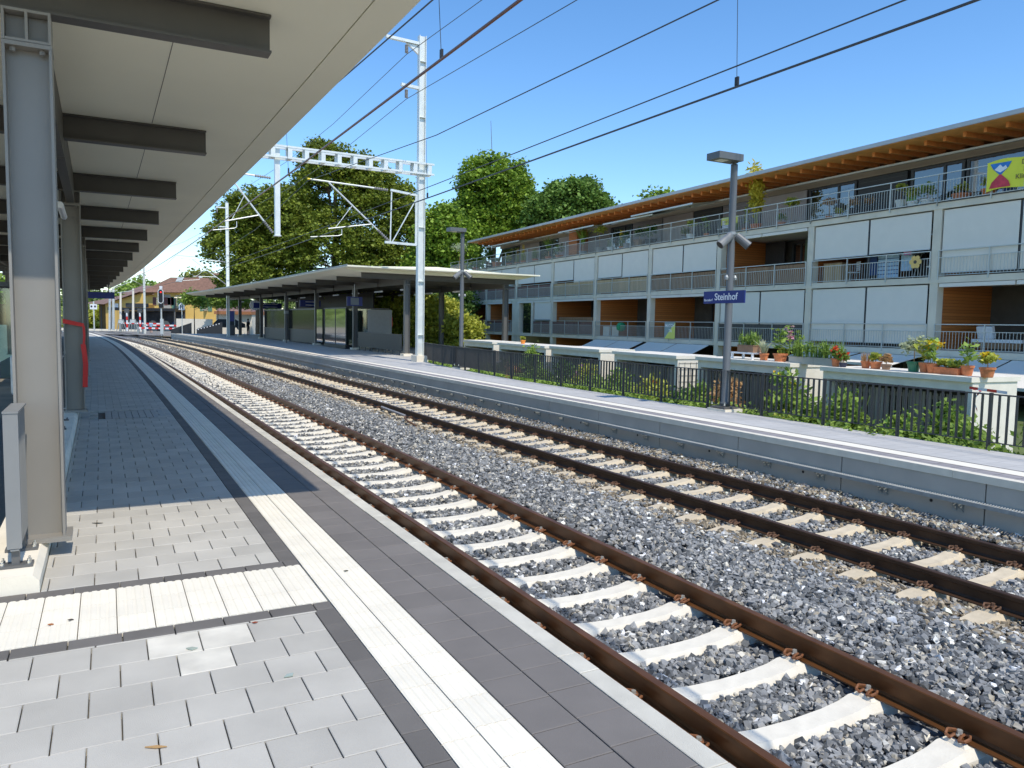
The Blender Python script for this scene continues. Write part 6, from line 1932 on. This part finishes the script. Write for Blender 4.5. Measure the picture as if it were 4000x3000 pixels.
house_box(rr_, X3(490), X3(640), 0, 10, 0, Z3(1150), M_YW)
MB().add([(X3(485), -1, Z3(1150)), (X3(645), -1, Z3(1150)), (X3(645), 11, Z3(1150)), (X3(485), 11, Z3(1150)), (X3(510), 5, Z3(1112)), (X3(615), 5, Z3(1112))], [(0, 1, 5, 4), (1, 2, 5), (2, 3, 4, 5), (3, 0, 4)]).build("roof", M_ROOF2, rr_)
or_ = thing("orange_roofed_house", "distant house with a bright orange gable roof peeping over the station roofs", "house", at(655, 1250, 190))
MB().box(-2.6, 2.6, 0, 8, -2, 6.2).build("wall", M_YW, or_)
MB().add([(-3.2, -.5, 6.1), (3.2, -.5, 6.1), (0.6, -.5, 9.0), (-3.2, 8.5, 6.1), (3.2, 8.5, 6.1), (.6, 8.5, 9.0)], [(0, 1, 2), (5, 4, 3), (0, 2, 5, 3), (1, 4, 5, 2)]).build("roof", mat("orange tiles", (.50, .17, .075), .85, 0, .1, 3), or_)
fh = thing("distant_house", "brown roofed house in the distance over the far canopy, beside the mast", "house", at(845, 1250, 210))
MB().box(-4.5, 4.5, 0, 9, -2, 9.4).build("wall", M_GREYW, fh)
MB().add([(-5.2, -.5, 9.3), (5.2, -.5, 9.3), (5.2, 9.5, 9.3), (-5.2, 9.5, 9.3), (-2.5, 4.5, 13), (2.5, 4.5, 13)], [(0, 1, 5, 4), (1, 2, 5), (2, 3, 4, 5), (3, 0, 4)]).build("roof", M_ROOF, fh)
yh = thing("yellow_house", "tall ochre house with a flat brown roof behind the ramp", "house", at(845, 1300, 118))
YB4 = 118.; X4 = lambda u: at(u, 1250, YB4).x - yh.location.x; Z4 = lambda v: at(845, v, YB4).z - yh.location.z
house_box(yh, X4(795), X4(875), 0, 9, -.6, Z4(1150), M_YW)
MB().box(X4(788), X4(882), -.8, 9.5, Z4(1150), Z4(1146)).build("roof", M_ROOF, yh)
shutters(yh, 0, Z4(1195), [X4(806)], mat("green shutter", (.10, .20, .15), .7, 0, 0), .3, 1.6)
MB().box(X4(798), X4(812), -.9, 0, Z4(1212), Z4(1208)).build("balcony", M_GREYW, yh)
sh = thing("white_shop", "low white and brown shop front behind the far canopy's black timetable", "shop", at(915, 1290, 112))
MB().box(-2.6, 2.6, 0, 6, -.6, 2.3).build("wall", M_CONC_W, sh); MB().box(-2.7, 2.7, -.6, 6, 2.3, 2.75).build("brown_fascia", mat("brown fascia", (.30, .14, .07), .8, 0, .1), sh); MB().box(-2.5, 2.5, -.2, 5.8, 2.76, 4.2).build("upper_wall", mat("mauve wall", (.30, .22, .24), .9, 0, .05), sh)
# hills and trees beyond
L_HILL = leaf_mat("distant woodland", (.045, .075, .02), (.15, .20, .055), .2)
hl = MB(); N_ = 40
hv, hf = [], []
for j, Y in enumerate((300, 420, 620, 900)):
    for i in range(N_ + 1):
        x = -520 + 700 * i / N_; z = (-2.0, 9, 22, 30)[j] * (.55 + .45 * math.sin(i * .5 + j)) * (1.0 if i < 30 else .6) - (2 if j == 0 else 0)
        hv.append((x, Y, z))
for j in range(3):
    for i in range(N_): k = j * (N_ + 1) + i; hf.append((k, k + 1, k + N_ + 2, k + N_ + 1))
structure(hl.add(hv, hf).build("hills", M_GRASS))
g = np.random.default_rng(9)
hc = np.array([(x, 310 + 200 * g.random(), 0) for x in g.uniform(-480, 160, 900)]); hc[:, 2] = (hc[:, 1] - 300) * .045 + g.uniform(0, 8, 900) * (1 + .4 * np.sin(hc[:, 0] * .05))
tag(leaves("distant_wood", hc, L_HILL, None, 26, 5.5, .8, 1.7, 3), "far off wooded hillside low on the horizon", "wood", kind="stuff")
for u, v, Y, rr, lf, lb in ((560, 1100, 178, 4.6, L_MID, "round green tree behind the brown roofed house"), (780, 1075, 185, 5.2, L_OLIVE, "olive tree behind the hipped station roof"), (505, 1125, 172, 3.0, L_MID, "green tree left of the round one, over the goods shed"), (365, 1215, 150, 4.0, L_YEL, "yellow green tree at the end of the near platform"), (815, 1095, 200, 3.5, L_DARK, "small dark tree right of the olive tree on the skyline")):
    b = at(u, 1262, Y); zt = at(u, v, Y).z
    tree(lb, b - Vector((0, 0, 2)), zt, [(0, 0, zt - rr * .6 + .5, rr, rr, rr), (0, 0, zt * .5, rr * .9, rr * .9, rr)], 240, lf, .6, 20, 1.5, int(u), .3, "trees beyond the station house")
for u, Y, hh, rr, lb in ((760, 100, 4.6, 1.55, "small round street tree in front of the ochre house"), (852, 106, 4.6, 1.5, "street tree seen between the far posts of the far canopy"), (938, 102, 4.4, 1.5, "street tree seen beside the dark standing person")):
    tree(lb, at(u, 1296, Y), hh, [(0, 0, hh - rr * .55, rr, rr, rr * 1.15)], 130, L_MID, .2, 24, .6, int(u), .09, "street trees at the crossing", "street_tree", .5)
ww = thing("white_garden_wall", "low white wall behind the small street tree", "wall", at(750, 1290, 108)); MB().box(-2.2, 2.8, 0, .3, -.5, 1.6).build("wall_body", M_CONC_W, ww)
for u0, u1, v0, v1, Y, lb in ((668, 748, 1275, 1263, 100, "dark ramp railing wedge behind the platform end sign"), (768, 868, 1280, 1257, 92, "dark ramp parapet with a row of white lamps at the end of the far platform")):
    q = thing("ramp_railing", lb, "railing", at(u0, 1300, Y)); x0, x1 = at(u0, 1300, Y).x - q.location.x, at(u1, 1300, Y).x - q.location.x
    MB().prism([(x0, 0, -.5), (x1, 0, -.5), (x1, 0, 1.35), (x0, 0, .45)], (0, .08, 0)).build("sheet_panel", M_DPANEL, q)
    if u0 > 700:
        for i in range(8): MB().tube((x0 + (x1 - x0) * (i + .6) / 8.6, -.02, .36 + .86 * (i + .6) / 8.6), (x0 + (x1 - x0) * (i + .6) / 8.6, -.001, .36 + .86 * (i + .6) / 8.6), .07, 10).build("round_lamp", M_WHITE, q)
# signals and signs
sgn = thing("railway_signal", "tall railway signal showing a red light at the end of the far platform", "signal", at(632, 1305, 101))
b0 = sgn.location; zt = at(632, 1128, 101).z - b0.z
MB().tube((0, 0, -.6), (0, 0, zt), .09, 10).build("signal_post", M_GALV, sgn)
pl = MB(); n = 10; zc0, zc1 = zt - 1.55, zt - .35; w = .33
base = [(w * math.cos(t), -.12, zc1 - .05 + w * math.sin(t)) for t in [math.pi * i / n for i in range(n + 1)]] + [(w * math.cos(t), -.12, zc0 + w * math.sin(t)) for t in [math.pi + math.pi * i / n for i in range(n + 1)]]
pl.prism(base, (0, .05, 0)); sp = pl.build("signal_shield", M_BLACK, sgn)
ring = MB()
for i in range(len(base)): a = Vector(base[i]) - Vector((0, .02, 0)); b = Vector(base[(i + 1) % len(base)]) - Vector((0, .02, 0)); ring.beam(a, b, .07, .02, up=(0, 1, 0))
ring.build("white_border", M_WHITE, sgn)
rl = bpy.data.materials.new("red signal light"); rl.use_nodes = True; _b = rl.node_tree.nodes["Principled BSDF"]; _b.inputs["Base Color"].default_value = (.5, .01, .01, 1); _b.inputs["Emission Color"].default_value = (1, .03, .02, 1); _b.inputs["Emission Strength"].default_value = 1.6
MB().tube((.02, -.15, zc1 - .1), (.02, -.121, zc1 - .1), .09, 12).build("red_light", rl, sgn)
MB().box(-.28, .28, -.14, .05, zc0 - .95, zc0 - .42).build("lower_signal", M_BLACK, sgn)
MB().box(-.16, .16, -.1, .1, zt, zt + .35).build("signal_cap", M_WHITE, sgn)
MB().box(-.12, .26, -.16, .1, 0, 2.0).build("control_cabinet", M_GALV, sgn)
cs = thing("crossing_signal", "white backed double signal on a post at the left by the goods shed", "signal", at(368, 1278, 121)); zz = at(368, 1197, 121).z - cs.location.z
MB().tube((0, 0, -.5), (0, 0, zz + .8), .1, 8).build("signal_post", M_GALV, cs); MB().box(-.55, .55, -.12, -.03, zz - .45, zz + .35).build("white_backplate", M_WHITE, cs)
MB().tube((-.28, -.14, zz), (-.28, -.121, zz), .16, 10).build("signal_lens", M_BLACK, cs); MB().tube((.28, -.14, zz), (.28, -.121, zz), .16, 10).build("signal_lens", M_BLACK, cs)
ps = thing("platform_end_sign", "white pointed sign on a slim post at the far platform end", "sign", at(712, 1300, 99)); zz = at(712, 1200, 99).z - ps.location.z
MB().tube((0, 0, -.3), (0, 0, zz + .3), .06, 8).build("sign_post", M_GALV, ps)
MB().prism([(-.38, -.08, zz - .35), (.38, -.08, zz - .35), (.38, -.08, zz + .25), (.12, -.08, zz + .55), (-.12, -.08, zz + .55), (-.38, -.08, zz + .25)], (0, .03, 0)).build("sign_board", M_WHITE, ps)
mb = MB()
for x in (-.13, .13): mb.box(x - .05, x + .05, -.09, -.081, zz - .25, zz + .3)
mb.box(-.13, .13, -.09, -.081, zz, zz + .07); mb.build("sign_mark", M_BLACK, ps)
for u, lb in ((497, "red and white crossing post, left of a pair"), (548, "red and white crossing post, right of a pair")):
    q = thing("crossing_post", lb, "post", at(u, 1294, 112), 0, "level crossing posts"); zz = at(u, 1222, 112).z - q.location.z
    for i in range(5): MB().tube((0, 0, zz * i / 5), (0, 0, zz * (i + 1) / 5), .12, 10).build("post_band", M_RED if i % 2 else M_WHITE, q)
    MB().box(-.3, .3, -.12, .12, zz, zz + .6).build("warning_light", M_STEEL, q)
for (u0, u1, v, Y, lb) in ((470, 640, 1262, 119, "upper red and white crossing barrier on the left side"), (560, 765, 1270, 113, "long red and white crossing barrier ending behind the platform end sign"), (540, 700, 1281, 108, "lower red and white crossing barrier near the red signal")):
    a = at(u0, v, Y); b = at(u1, v + 3, Y); q = thing("crossing_barrier", lb, "barrier", a, 0, "level crossing barriers"); n = 12
    for i in range(n): MB().beam(a.lerp(b, i / n), a.lerp(b, (i + .98) / n), .10, .22).build("barrier_band", M_RED if i % 2 else M_WHITE, q, world=True)
    MB().box(-.14, .14, -.14, .14, -2.0 - .0, .2).build("barrier_stand", M_GALV_D, q)
for i, (u, Y, lb) in enumerate(((474, 114, "grey trestle stand beside the left crossing post"), (520, 111, "grey trestle stand between the two crossing posts"))):
    q = thing("trestle_stand", lb, "stand", at(u, 1294, Y)); mb = MB()
    for sg in (-1, 1): mb.beam((sg * .7, 0, 0), (sg * .35, 0, 1.7), .09); mb.beam((sg * .3, 0, 0), (sg * .2, 0, 1.5), .07)
    mb.beam((-.4, 0, 1.7), (.4, 0, 1.7), .1); mb.build("stand_frame", M_GALV_D, q); MB().box(-.35, .35, -.1, .1, 1.2, 1.6).build("stand_box", M_GALV, q)
lw = thing("low_stone_wall", "low pale stone wall along the far side of the tracks at the left", "wall", at(400, 1290, 126)); MB().box(-7, 7, 0, .5, -1.5, .2).build("wall_body", M_CONC_L, lw)
car = thing("parked_car", "dark car parked behind the ramp, seen between the far canopy posts", "car", at(897, 1288, 104)); car.rotation_euler = (0, 0, .3)
MB().add([(-2, -.8, .3), (2, -.8, .3), (2, .8, .3), (-2, .8, .3), (-2, -.8, .85), (2, -.8, .8), (2, .8, .8), (-2, .8, .85), (-1.4, -.65, 1.42), (.7, -.65, 1.42), (.7, .65, 1.42), (-1.4, .65, 1.42)],
         [(0, 3, 2, 1), (0, 1, 5, 4), (1, 2, 6, 5), (2, 3, 7, 6), (3, 0, 4, 7), (4, 5, 9, 8), (5, 6, 10, 9), (6, 7, 11, 10), (7, 4, 8, 11), (8, 9, 10, 11)]).build("body", M_BLACK, car)
for x in (-1.25, 1.25):
    for y in (-.8, .8): MB().tube((x, y - .1, .32), (x, y + .1, .32), .32, 14).build("wheel", M_FRAME, car)
# view gap at the far left: boarded wall and slope beyond the ramp
bw = thing("boarded_wall", "orange boarded wall glimpsed at the left edge under the near canopy", "wall", (-30, 41, -1.2))
MB().box(-4, 5.0, 0, .2, 2.45, 3.55).build("boards", wood_mat("bright larch boards", (.42, .17, .05), (.58, .26, .09), .3, True), bw); MB().box(-4, 5.0, -.05, .25, 0, 2.44).build("plinth", M_CONC_L, bw)
tree("green tree glimpsed at the left edge under the near canopy", (-40, 56, -2), 9, [(0, 0, 5, 5, 3, 2.4)], 160, L_MID, .35, 22, .9, 91, .2)

# ================================================================== PEOPLE


def person(label, base, h, rz, pose, shirt, trousers, skin, hair):
    p = thing("person", label, "person", base, rz)
    k = h / 1.75
    J = {'pel': (0, 0, .93), 'wai': (0, .01, 1.08), 'che': (0, 0, 1.30), 'nec': (0, .01, 1.47), 'hd0': (0, .03, 1.55), 'hd1': (0, .03, 1.68),
         'lh': (-.10, 0, .88), 'rh': (.10, 0, .88), 'lk': (-.11, .02, .50), 'rk': (.11, .02, .50), 'la': (-.12, -.02, .09), 'ra': (.12, -.02, .09), 'lt': (-.13, .12, .04), 'rt': (.13, .12, .04),
         'ls': (-.19, 0, 1.40), 'rs': (.19, 0, 1.40), 'le': (-.25, -.02, 1.13), 're': (.25, -.02, 1.13), 'lw': (-.24, .08, .90), 'rw': (.24, .08, .90), 'lf': (-.23, .12, .80), 'rf': (.23, .12, .80)}
    J.update(pose)
    Rr = {'pel': .15, 'wai': .135, 'che': .155, 'nec': .06, 'hd0': .085, 'hd1': .10, 'lh': .105, 'rh': .105, 'lk': .065, 'rk': .065, 'la': .042, 'ra': .042, 'lt': .04, 'rt': .04, 'ls': .075, 'rs': .075, 'le': .047, 're': .047, 'lw': .03, 'rw': .03, 'lf': .034, 'rf': .034}
    E_ = [('pel', 'wai'), ('wai', 'che'), ('che', 'nec'), ('nec', 'hd0'), ('hd0', 'hd1'), ('pel', 'lh'), ('lh', 'lk'), ('lk', 'la'), ('la', 'lt'), ('pel', 'rh'), ('rh', 'rk'), ('rk', 'ra'), ('ra', 'rt'), ('che', 'ls'), ('ls', 'le'), ('le', 'lw'), ('lw', 'lf'), ('che', 'rs'), ('rs', 're'), ('re', 'rw'), ('rw', 'rf')]
    names = list(J); me = bpy.data.meshes.new("body")
    me.from_pydata([tuple(c * k for c in J[n_]) for n_ in names], [(names.index(a), names.index(b)) for a, b in E_], [])
    o = bpy.data.objects.new("body", me); COL.objects.link(o); o.parent = p
    sm = o.modifiers.new("skin", 'SKIN')
    for i, n_ in enumerate(names):
        r_ = Rr[n_] * k; me.skin_vertices[0].data[i].radius = (r_, r_ * (.8 if n_ in ('pel', 'wai', 'che') else 1)); me.skin_vertices[0].data[i].use_root = n_ == 'pel'
    o.modifiers.new("sub", 'SUBSURF').render_levels = 2; o.modifiers["sub"].levels = 2
    bpy.context.view_layer.update()
    m2 = bpy.data.meshes.new_from_object(o.evaluated_get(bpy.context.evaluated_depsgraph_get()))
    o.modifiers.clear(); o.data = m2; m2.name = "body"
    m2.materials.clear()
    for m_ in (skin, shirt, trousers): m2.materials.append(m_)
    for f_ in m2.polygons:
        z = f_.center.z / k; x = abs(f_.center.x) / k
        f_.material_index = 1 if (.98 < z < 1.46 and (x < .21 or z > 1.12)) else (2 if (.42 < z <= .98 and x < .205) or z < .09 else 0)
        f_.use_smooth = True
    hm = MB(); hm.lathe((0, .015 * k, 1.66 * k), [(.105 * k, -.05 * k), (.115 * k, .02 * k), (.10 * k, .075 * k), (.06 * k, .11 * k), (.01 * k, .122 * k)], 14); hm.build("hair", hair, p)
    return p


M_SKIN = mat("skin", (.42, .24, .17), .6, 0, .05); M_HAIR = mat("dark hair", (.02, .015, .012), .7, 0, .1); M_DKC = mat("dark clothing", (.018, .018, .022), .9, 0, .1); M_BLC = mat("pale blue shirt", (.22, .40, .62), .9, 0, .05); M_JEAN = mat("dark jeans", (.03, .04, .08), .9, 0, .1)
pb = at(970, 1308, 84); pb.z = 0
person("person in dark top and shorts standing in the shade of the far canopy", pb, 1.78, 2.6, {'le': (-.27, .03, 1.15), 'lw': (-.16, .20, 1.10), 'lf': (-.08, .26, 1.12)}, M_DKC, M_DKC, M_SKIN, M_HAIR)
pb = at(590, 1298, 112); pb.z = -.58
person("person in a pale blue shirt and jeans walking at the level crossing", pb, 1.78, .4, {'lk': (-.10, .14, .52), 'la': (-.11, .22, .12), 'lt': (-.12, .34, .06), 'ra': (.12, -.16, .10), 'rt': (.13, -.03, .04)}, M_BLC, M_JEAN, M_SKIN, M_HAIR)

# ================================================================== SMALL THINGS ON THE PAVING
G_SHARD = mat("pale green glass shard", (.30, .36, .33), .15, 0, .1)
for (s_, o_, a, lb) in ((6.02, -2.83, .4, "curved clear glass shard lying on the light pavers near the cross strip"), (5.47, -2.42, 1.2, "small pointed glass shard alone on the light pavers")):
    q = MB(); c = T(s_, o_, .004); q.prism([c + Vector((math.cos(a + t) * r, math.sin(a + t) * r, 0)) for t, r in ((0, .034), (1.3, .02), (2.6, .028), (3.6, .010), (5.0, .018))], (0, 0, .005)); tag(q.build("glass_shard", G_SHARD), lb, "shard")
for (s_, o_, c_, lb) in ((6.25, -2.46, (.22, .05, .02), "reddish dry leaf by the dark border of the cross strip"), (6.72, -3.52, (.28, .10, .03), "orange dry leaf scrap on the white cross strip"), (6.75, -3.42, (.05, .04, .035), "dark pebble on a joint of the white cross strip"), (5.05, -3.05, (.35, .22, .10), "thin straw coloured twig on the front pavers"),
                           (6.95, -1.72, (.05, .05, .03), "tiny dark leaf on the white guide strip past the corner"), (9.1, -3.3, (.05, .045, .03), "small twig lying in the shade of the canopy")):
    q = MB(); c = T(s_, o_, .005); L_ = .045 if 'twig' in lb else .016
    q.prism([c + Vector((-L_, -.004, 0)), c + Vector((0, -.009, 0)), c + Vector((L_, .003, 0)), c + Vector((0, .009, 0))], (0, 0, .005)); tag(q.build("dry_leaf" if 'leaf' in lb else ("twig" if 'twig' in lb else "pebble"), mat("litter " + lb[:12], c_, .9, 0, 0)), lb, "twig" if 'twig' in lb else ("leaf" if 'leaf' in lb else "pebble"))
